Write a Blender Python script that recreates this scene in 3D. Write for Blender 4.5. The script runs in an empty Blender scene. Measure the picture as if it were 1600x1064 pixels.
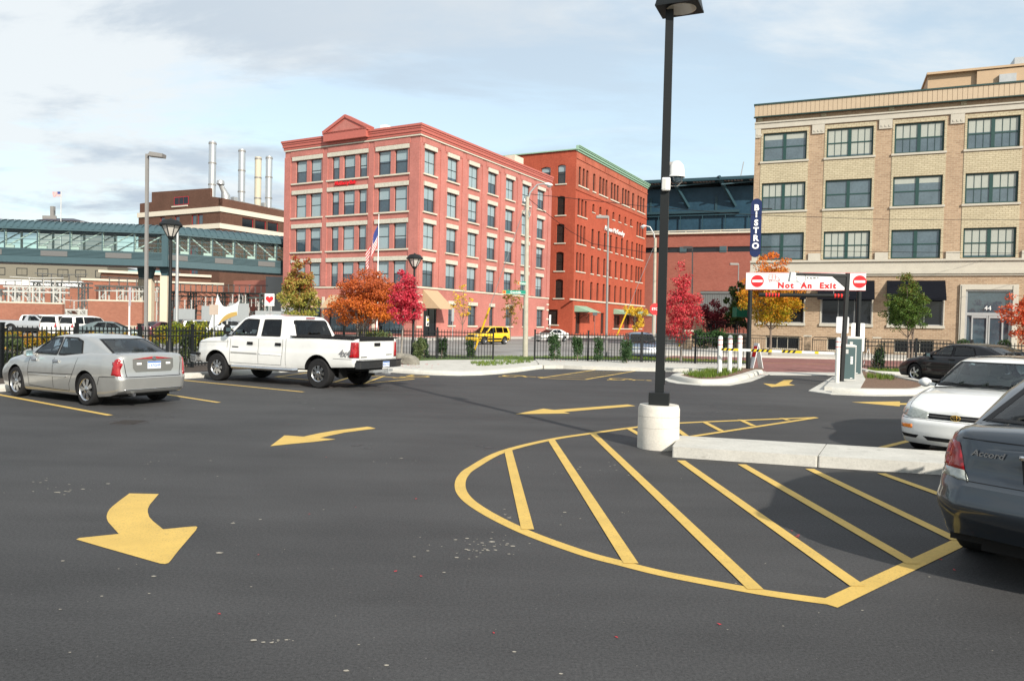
import bpy, bmesh, math, random
import numpy as np
from mathutils import Matrix, Vector
from mathutils.bvhtree import BVHTree
R = math.radians
random.seed(7)
scene = bpy.context.scene
COL = scene.collection

# ---------------------------------------------------------------- camera
HCAM = 1.89
FPX = 1167.0
PITCH, ROLL = R(-1.376), R(1.293)
FW = Vector((0, math.cos(PITCH), math.sin(PITCH)))
UP0 = Vector((0, -math.sin(PITCH), math.cos(PITCH)))
RT0 = Vector((1, 0, 0))
RT = math.cos(ROLL) * RT0 + math.sin(ROLL) * UP0
UP = -math.sin(ROLL) * RT0 + math.cos(ROLL) * UP0
cam_d = bpy.data.cameras.new('camera')
cam_d.sensor_width = 36.0
cam_d.lens = FPX / 1600.0 * 36.0
cam_d.clip_start = 0.1
cam_d.clip_end = 3000
cam = bpy.data.objects.new('camera', cam_d)
COL.objects.link(cam)
m = Matrix.Identity(4)
for i in range(3):
    m[i][0] = RT[i]; m[i][1] = UP[i]; m[i][2] = -FW[i]
m[2][3] = HCAM
cam.matrix_world = m
scene.camera = cam

# ---------------------------------------------------------------- light, sky, exposure
SUN_EL, SUN_AZ = R(29), R(151)          # azimuth clockwise from +Y
scene.view_settings.view_transform = 'Standard'
scene.view_settings.look = 'None'
scene.view_settings.gamma = 1.0
scene.view_settings.exposure = 0.45
sun_d = bpy.data.lights.new('sun', 'SUN')
sun_d.energy = 4.4
sun_d.angle = R(0.9)
sun_d.color = (1.0, 0.93, 0.82)
sun = bpy.data.objects.new('sun', sun_d)
COL.objects.link(sun)
sd = Vector((math.sin(SUN_AZ) * math.cos(SUN_EL), math.cos(SUN_AZ) * math.cos(SUN_EL), math.sin(SUN_EL)))
sun.rotation_euler = sd.to_track_quat('Z', 'Y').to_euler()
sun.location = (40, -60, 60)

world = bpy.data.worlds.new('World')
scene.world = world
world.use_nodes = True
wn, wl = world.node_tree.nodes, world.node_tree.links
wn.clear()
w_out = wn.new('ShaderNodeOutputWorld'); w_bg = wn.new('ShaderNodeBackground')
sky = wn.new('ShaderNodeTexSky'); sky.sky_type = 'NISHITA'; sky.sun_disc = False
sky.sun_elevation = SUN_EL; sky.sun_rotation = SUN_AZ
sky.air_density = 1.0; sky.dust_density = 1.2; sky.ozone_density = 1.3
tc = wn.new('ShaderNodeTexCoord')
sep = wn.new('ShaderNodeSeparateXYZ'); wl.new(tc.outputs['Generated'], sep.inputs[0])
def wmath(op, a, b=None, c=None):
    n = wn.new('ShaderNodeMath'); n.operation = op
    for i, v in enumerate((a, b, c)):
        if v is None: continue
        if isinstance(v, (int, float)): n.inputs[i].default_value = v
        else: wl.new(v, n.inputs[i])
    return n.outputs[0]
zz = wmath('ADD', wmath('MAXIMUM', sep.outputs['Z'], 0.0), 0.16)
cx = wmath('DIVIDE', sep.outputs['X'], zz); cy = wmath('DIVIDE', sep.outputs['Y'], zz)
cmb = wn.new('ShaderNodeCombineXYZ'); wl.new(cx, cmb.inputs[0]); wl.new(cy, cmb.inputs[1])
def wnoise(scale, detail, off, rough=0.55, dist=0.0):
    mp = wn.new('ShaderNodeMapping'); mp.inputs['Location'].default_value = off
    mp.inputs['Scale'].default_value = (0.8, 1.35, 1)
    wl.new(cmb.outputs[0], mp.inputs[0])
    n = wn.new('ShaderNodeTexNoise'); n.inputs['Scale'].default_value = scale
    n.inputs['Detail'].default_value = detail; n.inputs['Roughness'].default_value = rough
    n.inputs['Distortion'].default_value = dist
    wl.new(mp.outputs[0], n.inputs['Vector'])
    return n.outputs['Fac']
def wramp(v, a, b):
    n = wn.new('ShaderNodeMapRange'); n.interpolation_type = 'SMOOTHSTEP'
    n.inputs['From Min'].default_value = a; n.inputs['From Max'].default_value = b
    wl.new(v, n.inputs['Value']); return n.outputs[0]
def wmix(f, a, b):
    n = wn.new('ShaderNodeMix'); n.data_type = 'RGBA'
    if isinstance(f, float): n.inputs[0].default_value = f
    else: wl.new(f, n.inputs[0])
    for k, v in ((6, a), (7, b)):
        if isinstance(v, tuple): n.inputs[k].default_value = v + (1,)
        else: wl.new(v, n.inputs[k])
    return n.outputs[2]
veil = wramp(wnoise(0.75, 10, (3.1, 1.7, 0), 0.62, 0.5), 0.40, 0.60)
thick = wramp(wnoise(1.0, 9, (7.3, 4.2, 0), 0.6, 0.35), 0.47, 0.62)
# more cloud to the left of the view and low down, a clearer blue to the right
lf = wramp(cx, 1.3, -1.6)
thick2 = wmath('MULTIPLY', thick, wmath('MULTIPLY_ADD', lf, 0.9, 0.1))
veil2 = wmath('MULTIPLY_ADD', veil, 0.50, wmath('MULTIPLY_ADD', lf, 0.12, 0.42))
veil2 = wmath('MINIMUM', veil2, 0.95)
SKYK = 0.115
sk = wn.new('ShaderNodeMix'); sk.data_type = 'RGBA'; sk.blend_type = 'MULTIPLY'
sk.inputs[0].default_value = 1.0; sk.inputs[7].default_value = (1.40, 1.50, 1.34, 1)
wl.new(sky.outputs[0], sk.inputs[6])
c1 = wmix(veil2, sk.outputs[2], (5.6, 5.9, 6.05))
c2 = wmix(thick2, c1, (3.5, 4.1, 4.75))
wl.new(c2, w_bg.inputs['Color'])
w_bg.inputs['Strength'].default_value = SKYK
wl.new(w_bg.outputs[0], w_out.inputs['Surface'])

# ---------------------------------------------------------------- measuring helpers (1600 px wide photograph -> metres)
def ray(px, py):
    return FW + RT * ((px - 800) / FPX) - UP * ((py - 532) / FPX)
def G(px, py, z=0.0):
    d = ray(px, py); t = (z - HCAM) / d.z
    return Vector((t * d.x, t * d.y, z))
def AT(px, py, Y):
    d = ray(px, py); t = Y / d.y
    return Vector((t * d.x, Y, HCAM + t * d.z))
def HZ(px, py, P):
    d = ray(px, py); return HCAM + P[1] / d.y * d.z

# ---------------------------------------------------------------- object helpers
def tag(o, label=None, cat=None, group=None, kind=None):
    if label: o['label'] = label
    if cat: o['category'] = cat
    if group: o['group'] = group
    if kind: o['kind'] = kind
    return o
def empty(name, loc=(0, 0, 0), rz=0.0, label=None, cat=None, group=None, scale=1.0):
    o = bpy.data.objects.new(name, None); COL.objects.link(o)
    o.location = loc; o.rotation_euler = (0, 0, rz); o.scale = (scale,) * 3
    o.empty_display_size = 0.3
    return tag(o, label, cat, group)
def az2rz(az):
    return R(90 - az)
def copy_tree(o, parent=None):
    c = o.copy(); COL.objects.link(c)
    if parent is not None:
        c.parent = parent; c.matrix_parent_inverse = Matrix.Identity(4)
    for ch in list(o.children): copy_tree(ch, c)
    return c

class MB:
    def __init__(s):
        s.v = []; s.f = []; s.m = []; s.T = Matrix.Identity(4); s.mi = 0; s.log = []
    def add(s, vs, fs, mi=None):
        b = len(s.v); T = s.T; s.log.append((b, len(s.f)))
        s.v += [tuple(T @ Vector(p)) for p in vs]
        s.f += [tuple(i + b for i in f) for f in fs]
        s.m += [s.mi if mi is None else mi] * len(fs)
    def box(s, x0, x1, y0, y1, z0, z1, mi=None):
        vs = [(x, y, z) for z in (z0, z1) for y in (y0, y1) for x in (x0, x1)]
        s.add(vs, [(0, 2, 3, 1), (4, 5, 7, 6), (0, 1, 5, 4), (2, 6, 7, 3), (0, 4, 6, 2), (1, 3, 7, 5)], mi)
    def bar(s, p, q, w, h=None, mi=None):          # rectangular bar between two points
        p, q = Vector(p), Vector(q); d = (q - p); L = d.length
        if L < 1e-6: return
        d.normalize(); h = h or w
        up = Vector((0, 0, 1)) if abs(d.z) < 0.95 else Vector((0, 1, 0))
        a = d.cross(up).normalized() * w / 2; b = a.cross(d).normalized() * h / 2
        vs = [p - a - b, p + a - b, p + a + b, p - a + b, q - a - b, q + a - b, q + a + b, q - a + b]
        s.add(vs, [(3, 2, 1, 0), (4, 5, 6, 7), (0, 1, 5, 4), (1, 2, 6, 5), (2, 3, 7, 6), (3, 0, 4, 7)], mi)
    def tube(s, pts, rs, n=10, mi=None, caps=True):
        pts = [Vector(p) for p in pts]
        if isinstance(rs, (int, float)): rs = [rs] * len(pts)
        vs = []; fs = []; prev = None
        for i, p in enumerate(pts):
            d = (pts[min(i + 1, len(pts) - 1)] - pts[max(i - 1, 0)]).normalized()
            if prev is None:
                ref = Vector((0, 0, 1)) if abs(d.z) < 0.9 else Vector((1, 0, 0))
                a = d.cross(ref).normalized()
            else:
                a = (prev - d * prev.dot(d)).normalized()
            prev = a; b = d.cross(a)
            for k in range(n):
                t = 2 * math.pi * k / n
                vs.append(p + (a * math.cos(t) + b * math.sin(t)) * rs[i])
        for i in range(len(pts) - 1):
            for k in range(n):
                k2 = (k + 1) % n
                fs.append((i * n + k, i * n + k2, (i + 1) * n + k2, (i + 1) * n + k))
        if caps:
            fs.append(tuple(range(n))[::-1]); fs.append(tuple((len(pts) - 1) * n + k for k in range(n)))
        s.add(vs, fs, mi)
    def lathe(s, prof, n=24, mi=None, axis='z', c=(0, 0, 0)):
        vs = []; fs = []; c = Vector(c)
        for (r, h) in prof:
            for k in range(n):
                t = 2 * math.pi * k / n
                if axis == 'z': vs.append(c + Vector((r * math.cos(t), r * math.sin(t), h)))
                else: vs.append(c + Vector((r * math.cos(t), h, r * math.sin(t))))
        for i in range(len(prof) - 1):
            for k in range(n):
                k2 = (k + 1) % n
                q = (i * n + k, i * n + k2, (i + 1) * n + k2, (i + 1) * n + k)
                fs.append(q if axis == 'z' else q[::-1])
        s.add(vs, fs, mi)
    def prism(s, pts, z0, z1, mi=None, side_mi=None):       # outline (x,y) extruded in z
        n = len(pts)
        A = sum(pts[i][0] * pts[(i + 1) % n][1] - pts[(i + 1) % n][0] * pts[i][1] for i in range(n))
        if A < 0: pts = pts[::-1]
        vs = [(p[0], p[1], z0) for p in pts] + [(p[0], p[1], z1) for p in pts]
        s.add(vs, [tuple(range(n, 2 * n)), tuple(range(n))[::-1]], mi)
        s.add(vs, [(i, (i + 1) % n, n + (i + 1) % n, n + i) for i in range(n)], mi if side_mi is None else side_mi)
    def prism_xz(s, pts, y0, y1, mi=None):                  # outline (x,z) extruded in y
        n = len(pts)
        A = sum(pts[i][0] * pts[(i + 1) % n][1] - pts[(i + 1) % n][0] * pts[i][1] for i in range(n))
        if A < 0: pts = pts[::-1]
        vs = [(p[0], y0, p[1]) for p in pts] + [(p[0], y1, p[1]) for p in pts]
        s.add(vs, [tuple(range(n)), tuple(range(n, 2 * n))[::-1]] + [(i, n + i, n + (i + 1) % n, (i + 1) % n) for i in range(n)], mi)
    def sheet(s, pts, z=0.0, mi=None):
        n = len(pts)
        A = sum(pts[i][0] * pts[(i + 1) % n][1] - pts[(i + 1) % n][0] * pts[i][1] for i in range(n))
        if A < 0: pts = pts[::-1]
        s.add([(p[0], p[1], z) for p in pts], [tuple(range(n))], mi)
    def build(s, name, mats, parent=None, smooth=False, loc=None, rz=0.0, label=None, cat=None, group=None, kind=None, bevel=0):
        me = bpy.data.meshes.new(name)
        me.from_pydata(s.v, [], s.f)
        if not isinstance(mats, (list, tuple)): mats = [mats]
        for mt in mats: me.materials.append(mt)
        me.polygons.foreach_set('material_index', s.m)
        me.update()
        if smooth:
            me.shade_smooth() if hasattr(me, 'shade_smooth') else None
            if smooth is not True: smooth_angle(me, smooth)
        o = bpy.data.objects.new(name, me); COL.objects.link(o)
        if parent is not None: o.parent = parent
        if loc is not None: o.location = loc
        o.rotation_euler = (0, 0, rz)
        if bevel:
            b = o.modifiers.new('bevel', 'BEVEL'); b.width = bevel; b.segments = 2; b.limit_method = 'ANGLE'; b.angle_limit = R(40)
        return tag(o, label, cat, group, kind)

def build_each(b, name, mats, parent):
    """one object per piece added to the builder"""
    ends = b.log[1:] + [(len(b.v), len(b.f))]; out = []
    for (v0, f0), (v1, f1) in zip(b.log, ends):
        q = MB(); q.v = b.v[v0:v1]; q.f = [tuple(i - v0 for i in f) for f in b.f[f0:f1]]; q.m = b.m[f0:f1]
        out.append(q.build(name, mats, parent))
    return out

def smooth_angle(me, deg):
    bm = bmesh.new(); bm.from_mesh(me)
    bmesh.ops.remove_doubles(bm, verts=bm.verts, dist=1e-5)
    lim = R(deg)
    for e in bm.edges:
        e.smooth = not (len(e.link_faces) != 2 or e.calc_face_angle(0) > lim)
    for f in bm.faces: f.smooth = True
    bm.to_mesh(me); bm.free()

def text(name, body, size, mat, parent=None, mw=None, extrude=0.004, align='CENTER', space=1.0, shear=0.0, sx=1.0, bold=0.0):
    cu = bpy.data.curves.new(name, 'FONT'); cu.body = body; cu.size = size
    cu.align_x = align; cu.align_y = 'CENTER'; cu.extrude = extrude; cu.space_character = space
    cu.shear = shear; cu.offset = bold; cu.resolution_u = 3
    cu.materials.append(mat)
    tmp = bpy.data.objects.new(name + '_src', cu)
    me = bpy.data.meshes.new_from_object(tmp)
    bpy.data.objects.remove(tmp); bpy.data.curves.remove(cu)
    me.name = name
    o = bpy.data.objects.new(name, me); COL.objects.link(o)
    if parent is not None: o.parent = parent
    M = (mw or Matrix.Identity(4)) @ Matrix.Rotation(R(90), 4, 'X') @ Matrix.Scale(sx, 4, (1, 0, 0))
    o.matrix_local = M
    return o
def TR(x, y, z): return Matrix.Translation((x, y, z))
def RZ(a): return Matrix.Rotation(R(a), 4, 'Z')

# ---------------------------------------------------------------- materials
def newmat(name):
    mt = bpy.data.materials.new(name); mt.use_nodes = True
    nt = mt.node_tree; nt.nodes.clear()
    out = nt.nodes.new('ShaderNodeOutputMaterial'); b = nt.nodes.new('ShaderNodeBsdfPrincipled')
    nt.links.new(b.outputs[0], out.inputs['Surface'])
    return mt, nt, b, out
class NT:
    def __init__(s, nt): s.n = nt.nodes; s.l = nt.links
    def put(s, v, sock):
        if v is None: return
        if hasattr(v, 'is_linked') or hasattr(v, 'links'): s.l.new(v, sock)
        elif isinstance(v, tuple) and len(v) == 3 and sock.type == 'RGBA': sock.default_value = v + (1,)
        else: sock.default_value = v
    def math(s, op, a, b=None, c=None, clamp=False):
        n = s.n.new('ShaderNodeMath'); n.operation = op; n.use_clamp = clamp
        for i, v in enumerate((a, b, c)): s.put(v, n.inputs[i]) if v is not None else None
        return n.outputs[0]
    def coord(s, kind='Object'):
        return s.n.new('ShaderNodeTexCoord').outputs[kind]
    def noise(s, vec, scale, detail=4, rough=0.55, dist=0.0):
        n = s.n.new('ShaderNodeTexNoise'); s.l.new(vec, n.inputs['Vector'])
        n.inputs['Scale'].default_value = scale; n.inputs['Detail'].default_value = detail
        n.inputs['Roughness'].default_value = rough; n.inputs['Distortion'].default_value = dist
        return n.outputs['Fac']
    def voro(s, vec, scale, feature='F1', rnd=1.0):
        n = s.n.new('ShaderNodeTexVoronoi'); s.l.new(vec, n.inputs['Vector']); n.feature = feature
        n.inputs['Scale'].default_value = scale; n.inputs['Randomness'].default_value = rnd
        return n.outputs['Distance'], n.outputs.get('Color')
    def ramp(s, v, a, b, ta=0.0, tb=1.0):
        n = s.n.new('ShaderNodeMapRange'); s.l.new(v, n.inputs['Value'])
        n.inputs['From Min'].default_value = a; n.inputs['From Max'].default_value = b
        n.inputs['To Min'].default_value = ta; n.inputs['To Max'].default_value = tb
        return n.outputs[0]
    def mix(s, f, a, b, mode='MIX'):
        n = s.n.new('ShaderNodeMix'); n.data_type = 'RGBA'; n.blend_type = mode
        s.put(f, n.inputs[0]); s.put(a, n.inputs[6]); s.put(b, n.inputs[7])
        return n.outputs[2]
    def bump(s, h, strength, dist=0.01):
        n = s.n.new('ShaderNodeBump'); s.l.new(h, n.inputs['Height'])
        n.inputs['Strength'].default_value = strength; n.inputs['Distance'].default_value = dist
        return n.outputs[0]
    def mapping(s, vec, scale=(1, 1, 1), loc=(0, 0, 0), rot=(0, 0, 0)):
        n = s.n.new('ShaderNodeMapping'); s.l.new(vec, n.inputs[0])
        n.inputs['Scale'].default_value = scale; n.inputs['Location'].default_value = loc; n.inputs['Rotation'].default_value = rot
        return n.outputs[0]
    def colramp(s, v, stops):
        n = s.n.new('ShaderNodeValToRGB'); s.l.new(v, n.inputs[0])
        el = n.color_ramp.elements
        while len(el) < len(stops): el.new(0.5)
        for e, (p, c) in zip(el, stops): e.position = p; e.color = tuple(c) + (1,)
        return n.outputs[0]

_plain = {}
def plain(name, col, rough=0.6, metal=0.0, var=0.10, scale=3.0, coat=0.0, spec=0.5, bump=0.0):
    if name in _plain: return _plain[name]
    mt, nt, b, out = newmat(name); N = NT(nt)
    if var > 0:
        co = N.coord()
        f = N.math('ADD', N.math('MULTIPLY', N.noise(co, scale, 5), 0.6), N.math('MULTIPLY', N.noise(co, scale * 9, 3), 0.4))
        f = N.ramp(f, 0.3, 0.7, 1 - var, 1 + var)
        mx = N.n.new('ShaderNodeVectorMath'); mx.operation = 'SCALE'; mx.inputs[0].default_value = col
        N.l.new(f, mx.inputs['Scale']); N.l.new(mx.outputs[0], b.inputs['Base Color'])
        if bump: N.l.new(N.bump(N.noise(co, scale * 12, 4), bump, 0.01), b.inputs['Normal'])
    else: b.inputs['Base Color'].default_value = tuple(col) + (1,)
    b.inputs['Roughness'].default_value = rough; b.inputs['Metallic'].default_value = metal
    b.inputs['Coat Weight'].default_value = coat; b.inputs['Coat Roughness'].default_value = 0.03
    b.inputs['Specular IOR Level'].default_value = spec
    _plain[name] = mt
    return mt

def brickmat(name, c1, c2, mortar, bw=0.22, bh=0.075, rough=0.85, patch=0.12, msize=0.012, mixm=1.0, streak=0.0):
    mt, nt, b, out = newmat(name); N = NT(nt); co = N.coord()
    sp = N.n.new('ShaderNodeSeparateXYZ'); N.l.new(co, sp.inputs[0])
    cb = N.n.new('ShaderNodeCombineXYZ')
    N.l.new(N.math('ADD', sp.outputs[0], sp.outputs[1]), cb.inputs[0]); N.l.new(sp.outputs[2], cb.inputs[1])
    br = N.n.new('ShaderNodeTexBrick'); N.l.new(cb.outputs[0], br.inputs['Vector'])
    br.inputs['Scale'].default_value = 1.0; br.inputs['Brick Width'].default_value = bw; br.inputs['Row Height'].default_value = bh
    br.inputs['Mortar Size'].default_value = msize; br.inputs['Mortar Smooth'].default_value = 0.3
    br.inputs['Color1'].default_value = c1 + (1,); br.inputs['Color2'].default_value = c2 + (1,)
    br.inputs['Mortar'].default_value = mortar + (1,); br.offset = 0.5
    big = N.ramp(N.noise(co, 0.35, 6, 0.6), 0.3, 0.7, 1 - patch, 1 + patch)
    fine = N.ramp(N.noise(co, 7, 3), 0.3, 0.7, 0.92, 1.08)
    f = N.math('MULTIPLY', big, fine)
    if streak:
        st = N.noise(N.mapping(cb.outputs[0], (3.0, 0.25, 1)), 1.0, 5, 0.65)
        f = N.math('MULTIPLY', f, N.ramp(st, 0.35, 0.75, 1.0 + streak * 0.4, 1.0 - streak))
    mx = N.n.new('ShaderNodeVectorMath'); mx.operation = 'SCALE'
    N.l.new(br.outputs['Color'], mx.inputs[0]); N.l.new(f, mx.inputs['Scale']); N.l.new(mx.outputs[0], b.inputs['Base Color'])
    b.inputs['Roughness'].default_value = rough; b.inputs['Specular IOR Level'].default_value = 0.2
    N.l.new(N.bump(br.outputs['Fac'], -0.25, 0.01), b.inputs['Normal'])
    return mt

def leafmat(name, stops, trans=0.25, zgrad=None):
    mt, nt, b, out = newmat(name); N = NT(nt)
    geo = N.n.new('ShaderNodeNewGeometry')
    rnd = geo.outputs['Random Per Island']
    cl = N.noise(N.coord(), 1.6, 3)
    v = N.math('ADD', N.math('MULTIPLY', rnd, 0.62), N.math('MULTIPLY', N.ramp(cl, 0.3, 0.7), 0.38), clamp=True)
    if zgrad:
        sp = N.n.new('ShaderNodeSeparateXYZ'); N.l.new(N.coord(), sp.inputs[0])
        zz_ = N.ramp(sp.outputs[2], zgrad[0], zgrad[1])
        v = N.math('ADD', N.math('MULTIPLY', v, 0.5), N.math('MULTIPLY', zz_, 0.5), clamp=True)
    c = N.colramp(v, stops)
    N.l.new(c, b.inputs['Base Color'])
    b.inputs['Roughness'].default_value = 0.55; b.inputs['Specular IOR Level'].default_value = 0.25
    tr = N.n.new('ShaderNodeBsdfTranslucent'); N.l.new(c, tr.inputs['Color'])
    mx = N.n.new('ShaderNodeMixShader'); mx.inputs[0].default_value = trans
    N.l.new(b.outputs[0], mx.inputs[1]); N.l.new(tr.outputs[0], mx.inputs[2]); N.l.new(mx.outputs[0], out.inputs['Surface'])
    return mt

def glassmat(name, tint, refl=1.0, rough=0.02, density=0.5, haze=None):
    """thin pane: fresnel reflection over a tinted see-through sheet"""
    mt, nt, b, out = newmat(name); N = NT(nt); N.n.remove(b)
    t = N.n.new('ShaderNodeBsdfTransparent'); t.inputs['Color'].default_value = tint + (1,)
    g = N.n.new('ShaderNodeBsdfGlossy'); g.inputs['Roughness'].default_value = rough
    fr = N.n.new('ShaderNodeFresnel'); fr.inputs['IOR'].default_value = 1.5
    f = N.math('MULTIPLY', fr.outputs[0], 1.05 * refl, clamp=True)
    mx = N.n.new('ShaderNodeMixShader'); N.l.new(f, mx.inputs[0]); N.l.new(t.outputs[0], mx.inputs[1]); N.l.new(g.outputs[0], mx.inputs[2])
    N.l.new(mx.outputs[0], out.inputs['Surface'])
    return mt

def paint(name, col, metal=0.0, rough=0.35, coat=1.0, flake=0.0):
    mt, nt, b, out = newmat(name); N = NT(nt); co = N.coord()
    dirt = N.ramp(N.noise(co, 2.5, 5, 0.6), 0.35, 0.75, 1.0, 0.90)
    f = dirt
    mx = N.n.new('ShaderNodeVectorMath'); mx.operation = 'SCALE'; mx.inputs[0].default_value = col
    N.l.new(f, mx.inputs['Scale']); N.l.new(mx.outputs[0], b.inputs['Base Color'])
    b.inputs['Metallic'].default_value = metal; b.inputs['Roughness'].default_value = rough
    b.inputs['Coat Weight'].default_value = coat; b.inputs['Coat Roughness'].default_value = 0.04
    return mt

M = {}
M['black'] = plain('black_metal', (0.010, 0.012, 0.013), 0.5, 0.0, 0.1, spec=0.28)
M['conc'] = plain('pale_concrete', (0.52, 0.50, 0.455), 0.85, 0, 0.13, 1.2, bump=0.25)
M['white'] = plain('white_paint', (0.80, 0.80, 0.79), 0.5, 0, 0.05)
M['cream'] = plain('cream_stone', (0.55, 0.51, 0.42), 0.8, 0, 0.10, 2.0)
M['darkglass'] = plain('dark_window_glass', (0.045, 0.070, 0.090), 0.05, 0, 0.25, 0.8, spec=1.0)
M['blackglass'] = plain('black_window_glass', (0.010, 0.012, 0.015), 0.08, 0, 0.2, 1.0, spec=0.5)
M['blind'] = plain('blind_behind_glass', (0.27, 0.35, 0.375), 0.35, 0, 0.10, 1.0, coat=0.6)
M['paleblind'] = plain('pale_blind_behind_glass', (0.36, 0.38, 0.335), 0.4, 0, 0.08, 1.0, coat=0.5)
M['framedark'] = plain('dark_window_frame', (0.012, 0.016, 0.018), 0.5, 0, 0.1)
M['framegreen'] = plain('green_window_frame', (0.012, 0.05, 0.045), 0.45, 0, 0.1)
M['galv'] = plain('galvanised_steel', (0.42, 0.43, 0.43), 0.45, 0.55, 0.12)
M['greysteel'] = plain('grey_painted_steel', (0.24, 0.23, 0.22), 0.5, 0.2, 0.08)
M['rubber'] = plain('tyre_rubber', (0.018, 0.018, 0.019), 0.85, 0, 0.2, 8, spec=0.2)
M['chrome'] = plain('bright_alloy', (0.62, 0.62, 0.63), 0.22, 1.0, 0.06)
M['plastic'] = plain('black_plastic', (0.012, 0.012, 0.013), 0.6, 0, 0.12, spec=0.2)
M['bark'] = plain('tree_bark', (0.16, 0.125, 0.10), 0.9, 0, 0.3, 14, bump=0.5)
M['greybark'] = plain('pale_grey_bark', (0.27, 0.24, 0.21), 0.9, 0, 0.25, 14, bump=0.4)
M['signred'] = plain('sign_red', (0.72, 0.015, 0.02), 0.45, 0, 0.03)
M['signgreen'] = plain('sign_green', (0.0, 0.24, 0.16), 0.45, 0, 0.04)
M['orange'] = plain('sign_orange', (0.85, 0.30, 0.02), 0.45, 0, 0.03)
M['glass'] = glassmat('clear_car_glass', (0.62, 0.72, 0.72), 1.0)
M['tint'] = glassmat('tinted_car_glass', (0.16, 0.18, 0.19), 1.0)
M['seat'] = plain('pale_leather', (0.36, 0.36, 0.33), 0.6, 0, 0.08)
M['seatdark'] = plain('dark_cloth', (0.035, 0.037, 0.04), 0.8, 0, 0.1)
# ================================================================ GROUND
def asphalt(name, base, warm=0.0, contrast=1.0, stains=True):
    mt, nt, b, out = newmat(name); N = NT(nt); co = N.coord()
    speck = N.noise(co, 48, 4, 0.8); grit = N.noise(co, 170, 3, 0.7)
    big = N.noise(co, 0.16, 6, 0.6, 0.6)
    streak = N.noise(N.mapping(co, (0.35, 1.6, 1), rot=(0, 0, R(25))), 0.8, 5, 0.6)
    v = N.math('ADD', N.math('MULTIPLY', N.ramp(speck, 0.3, 0.7, -1, 1), 0.16 * contrast), N.math('MULTIPLY', N.ramp(grit, 0.3, 0.7, -1, 1), 0.14 * contrast))
    v = N.math('ADD', v, N.math('MULTIPLY', N.ramp(big, 0.36, 0.64, -1, 1), 0.20))
    v = N.math('ADD', v, N.math('MULTIPLY', N.ramp(streak, 0.35, 0.65, -1, 1), 0.09))
    v = N.math('ADD', v, 1.0)
    mx = N.n.new('ShaderNodeVectorMath'); mx.operation = 'SCALE'; mx.inputs[0].default_value = base
    N.l.new(v, mx.inputs['Scale']); c = mx.outputs[0]
    # pale stone chips
    d, vc = N.voro(co, 26, rnd=1.0)
    pick = N.math('GREATER_THAN', N.noise(co, 31, 1), 0.66)
    chip = N.math('MULTIPLY', N.math('LESS_THAN', d, 0.11), pick)
    c = N.mix(N.math('MULTIPLY', chip, 0.75), c, (base[0] * 3.6, base[1] * 3.5, base[2] * 3.2))
    if stains:
        m1 = N.ramp(N.noise(N.mapping(co, (1, 2.2, 1), rot=(0, 0, R(-8))), 2.6, 7, 0.72), 0.66, 0.74)
        m2 = N.ramp(N.noise(co, 0.28, 2), 0.55, 0.66)
        c = N.mix(N.math('MULTIPLY', N.math('MULTIPLY', m1, m2, clamp=True), 0.55, clamp=True), c, (0.42, 0.40, 0.36))
        o1 = N.ramp(N.noise(co, 0.55, 3), 0.64, 0.74)
        c = N.mix(N.math('MULTIPLY', o1, 0.28, clamp=True), c, (base[0] * 0.5, base[1] * 0.5, base[2] * 0.52))
    N.l.new(c, b.inputs['Base Color'])
    N.l.new(N.ramp(big, 0.3, 0.7, 0.62, 0.8), b.inputs['Roughness'])
    b.inputs['Specular IOR Level'].default_value = 0.12
    N.l.new(N.bump(N.math('ADD', speck, grit), 0.35, 0.004), b.inputs['Normal'])
    return mt
M['asphalt'] = asphalt('dark_asphalt', (0.0605, 0.0600, 0.0610), contrast=2.5)
M['road'] = asphalt('worn_pale_road', (0.24, 0.235, 0.225), contrast=0.5, stains=False)
def yellowpaint():
    mt, nt, b, out = newmat('yellow_road_paint'); N = NT(nt); co = N.coord()
    wear = N.ramp(N.noise(co, 60, 5, 0.8), 0.53, 0.66)
    wear2 = N.ramp(N.noise(co, 2.2, 4), 0.35, 0.75, 0.25, 1.0)
    tone = N.ramp(N.noise(co, 3, 4), 0.3, 0.7, 0.9, 1.06)
    mx = N.n.new('ShaderNodeVectorMath'); mx.operation = 'SCALE'; mx.inputs[0].default_value = (0.60, 0.40, 0.095)
    N.l.new(tone, mx.inputs['Scale'])
    c = N.mix(N.math('MULTIPLY', wear, wear2, clamp=True), mx.outputs[0], (0.16, 0.12, 0.06))
    N.l.new(c, b.inputs['Base Color']); b.inputs['Roughness'].default_value = 0.7
    N.l.new(N.bump(N.noise(co, 120, 3), 0.3, 0.003), b.inputs['Normal'])
    return mt
M['yellow'] = yellowpaint()
def kerbmat():
    mt, nt, b, out = newmat('scuffed_kerb_concrete'); N = NT(nt); co = N.coord()
    t = N.ramp(N.noise(co, 2.0, 6, .65), .3, .7, .86, 1.08); fine = N.ramp(N.noise(co, 30, 4, .7), .3, .7, .9, 1.08)
    sc = N.ramp(N.noise(N.mapping(co, (1, 1, 3)), 3.1, 6, .75), .60, .70); pit = N.math('GREATER_THAN', N.noise(co, 42, 2), .70)
    mx = N.n.new('ShaderNodeVectorMath'); mx.operation = 'SCALE'; mx.inputs[0].default_value = (.52, .505, .46); N.l.new(N.math('MULTIPLY', t, fine), mx.inputs['Scale'])
    c = N.mix(N.math('MULTIPLY', sc, .45, clamp=True), mx.outputs[0], (.20, .18, .155)); c = N.mix(N.math('MULTIPLY', pit, .5), c, (.22, .20, .18))
    N.l.new(c, b.inputs['Base Color']); b.inputs['Roughness'].default_value = .9; b.inputs['Specular IOR Level'].default_value = .2
    N.l.new(N.bump(N.noise(co, 40, 4), .35, .01), b.inputs['Normal']); return mt
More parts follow.
